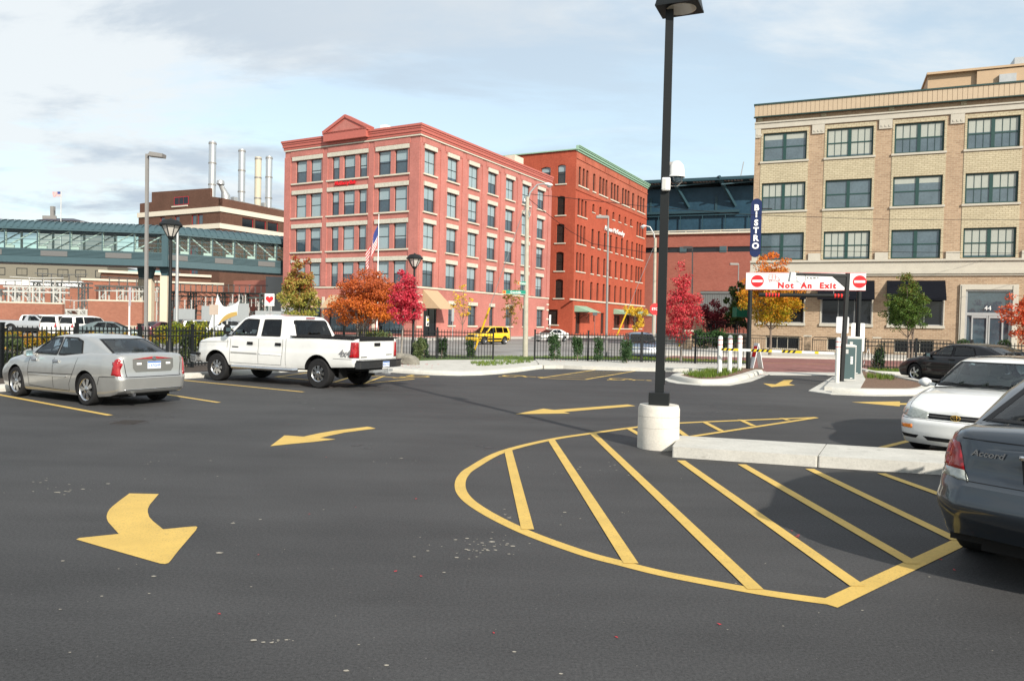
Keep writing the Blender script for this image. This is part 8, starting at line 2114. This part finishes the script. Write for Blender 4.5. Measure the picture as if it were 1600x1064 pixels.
# bollards
bl = [(1124, 590.2, 525, 'white bollard with red rings at the left end of the barrier arm'), (1139.5, 587, 524, 'white bollard between the two others on the left island'), (1155, 582.5, 524, 'white bollard on the left island nearest to the black sign post'), (1307.5, 603.7, 527, 'white bollard with red rings in front of the ticket machines')]
for px, yb, yt, lb in bl:
    P = G(px, yb); r_ = empty('bollard', (P.x, P.y, .10), 0, lb, 'bollard', 'white bollards at the entrance'); h = HZ(px, yt, P) - .10; r = 3.4 * P.y / FPX
    b = MB(); b.lathe([(r, 0), (r, h - r * .6), (r * .8, h - r * .2), (r * .4, h), (0, h + .005)], 20); b.build('sleeve', plain('white_bollard_sleeve', (.70, .69, .65), .5, 0, .06), r_, smooth=40)
    for z in (h - .16, h - .34): b = MB(); b.lathe([(r * 1.01, z), (r * 1.03, z + .012), (r * 1.01, z + .025)], 20); b.build('red_ring', M['signred'], r_)
# ticket machines
M['machine'] = plain('dark_green_grey_steel', (.045, .085, .09), .45, .1, .06); M['alu'] = plain('brushed_aluminium', (.48, .48, .47), .4, .5, .05)
def machine(px0, px1, yt, yb, Yadd, label, front=True):
    P = G((px0 + px1) / 2, yb); P.z = .13; w = (px1 - px0) * P.y / FPX; h = HZ((px0 + px1) / 2, yt, P) - .13
    r_ = empty('ticket_machine', (P.x, P.y + Yadd, .13), R(-4), label, 'ticket machine')
    b = MB(); b.prism_xz([(-w / 2, 0), (w / 2, 0), (w / 2, h * .965), (w * .3, h * .985), (-w / 2, h)], 0, .42); b.build('cabinet', M['alu'], r_, bevel=.01)
    b = MB(); b.box(-w / 2 + .015, w / 2 - .045, -.012, -.001, .06, h - .10); fp_ = b.build('front_panel', M['machine'], r_)
    b = MB(); b.box(-w * .36, -w * .16, -.03, -.012, h * .74, h * .86); b.build('card_slot', M['alu'], fp_)
    if front:
        b = MB()
        for k in range(5): b.box(w * .03, w * .22, -.017, -.012, h * .46 + k * .055, h * .46 + k * .055 + .038)
        b.build('instruction_label', M['white'], fp_)
    b = MB(); b.box(w * .04, w * .22, -.016, -.012, .08, .10); b.build('maker_label', M['white'], fp_); return r_
machine(1317, 1336.5, 538, 600.5, 0, 'front dark green ticket machine in aluminium frame beside the white bollard'); machine(1322.5, 1346, 525.5, 591.5, 0, 'taller rear ticket machine half hidden by the front one', False)
# striped barrier arm
a_, c_ = G(1124, 591.0), G(1309, 602.5); za2, zb2 = HZ(1124, 547.6, a_), HZ(1304, 550, c_)
T, L = frame_between((a_.x, a_.y - .12), (c_.x, c_.y + .35)); r_ = empty('barrier_arm', (0, 0, 0), 0, 'closed barrier arm striped yellow and black with white sections across the driveway', 'barrier'); r_.matrix_world = TR(0, 0, (za2 + zb2) / 2) @ T
b = MB(); b.box(0, L, -.02, .02, -.045, .045); b.build('arm', M['white'], r_)
b = MB(); x = .0
secs = [(0.0, .75), (1.28, 2.15), (2.55, 3.35), (4.0, L)]
for s0_, s1_ in [(q[0] / 4.6 * L, min(q[1] / 4.6 * L, L)) for q in secs]:
    b.box(s0_, s1_, -.0235, -.021, -.043, .043, 0); n = int((s1_ - s0_) / .17)
    for k in range(n): x = s0_ + k * .17; b.add([(x, -.0245, -.043), (x + .08, -.0245, -.043), (x + .14, -.0245, .043), (x + .06, -.0245, .043)], [(0, 1, 2, 3)], 1)
b.build('striped_tape', [plain('yellow_tape', (.80, .60, .02), .4, 0, .02), M['black']], r_)
# white back-of-sign plates
def plate_at(x0, x1, y0, y1, Y, label, mat=M['white'], post=None):
    a, c = AT(x0, y0, Y), AT(x1, y1, Y); xc = (a.x + c.x) / 2; w = (c.x - a.x) / 2; r_ = empty('sign_plate', (xc, Y, .1), 0, label, 'sign'); b = MB()
    P_ = []; rr = .05
    for cx2, cz2, a0 in ((w - rr, a.z - .1 - rr, 0), (-w + rr, a.z - .1 - rr, 90), (-w + rr, c.z - .1 + rr, 180), (w - rr, c.z - .1 + rr, 270)):
        P_ += [(cx2 + rr * math.cos(R(a0 + t)), cz2 + rr * math.sin(R(a0 + t))) for t in (0, 30, 60, 90)]
    b.prism_xz(P_, -.01, .01); b.build('panel', mat, r_); b = MB(); b.box(-.025, .025, .012, .05, 0, a.z - .2); b.build('post', M['galv'], r_)
plate_at(1306.8, 1325.8, 494.7, 521, 26.6, 'blank white rounded sign plate just behind the black camera post', plain('pale_grey_plate', (.5, .5, .52), .5, 0, .03)); plate_at(1330.5, 1350, 504.7, 549, 33.5, 'tall blank white sign plate behind the right post of the entrance sign')
# folding A-frame boards
def aframe(px, yb, yt, w, rz, label, red=False, lean=.28):
    P = G(px, yb); r_ = empty('folding_board', (P.x, P.y, .12), R(rz), label, 'folding sign'); h = HZ(px, yt, P) - .12
    for s in (-1, 1):
        b = MB(); b.T = Matrix.Rotation(R(s * 13), 4, 'X'); b.box(-w / 2, w / 2, -s * .0 - .01, .01, -h, 0); 
        if red and s < 0: b.box(-w * .38, w * .38, -.014, -.011, -h * .55, -h * .12, 1)
        o = b.build('board', [M['white'], M['signred']], r_); o.location = (0, 0, h)
aframe(1181, 580.5, 536, .32, -72, 'white and red folding board leaning beside the left black sign post', True); aframe(1356, 577, 543, .5, 65, 'white folding board standing behind the fence near the ticket machines')

# overhead wires from the utility pole across to the right
for pts, lb in (([(824, 303, 39.5), (911, 312, 42), (1010, 323, 45), (1171, 336, 49), (1380, 343, 52), (1591, 343.5, 54), (1750, 341, 55)], 'upper overhead wire from the utility pole across the tan building'),
                ([(824, 309, 39.5), (862, 340, 41), (890, 361, 42), (925, 381, 43.5), (1010, 395, 46), (1174, 391, 49), (1400, 394, 52), (1591, 396, 54), (1750, 397, 55)], 'lower overhead wire from the utility pole across the tan building')):
    P = [AT(*p) for p in pts]; b = MB(); b.tube(P, .016, 4); b.build('overhead_wire', M['plastic'], label=lb, cat='wire', group='overhead wires')

# faint oil drips and tyre scuffs in the bays
b = MB(); rr = random.Random(12)
for px, py, n in ((235, 650, 9), (480, 627, 8), (560, 700, 5), (1130, 640, 7), (760, 700, 4)):
    for _ in range(n):
        q = G(px + rr.gauss(0, 22), py + rr.gauss(0, 5)); s_ = rr.uniform(.02, .07); k0 = rr.random() * 6
        b.add([(q.x + s_ * (1 + .25 * math.sin(3 * t + k0)) * math.cos(t), q.y + s_ * (1 + .25 * math.sin(3 * t + k0)) * math.sin(t), .002 + rr.random() * .0015) for t in [2 * math.pi * j / 12 for j in range(12)]], [tuple(range(12))])
b.build('oil_drips', plain('dark_oil', (.028, .027, .026), .5, 0, .2, 20), kind='stuff', label='small dark oil drips on the asphalt behind the parked cars', cat='oil stains')
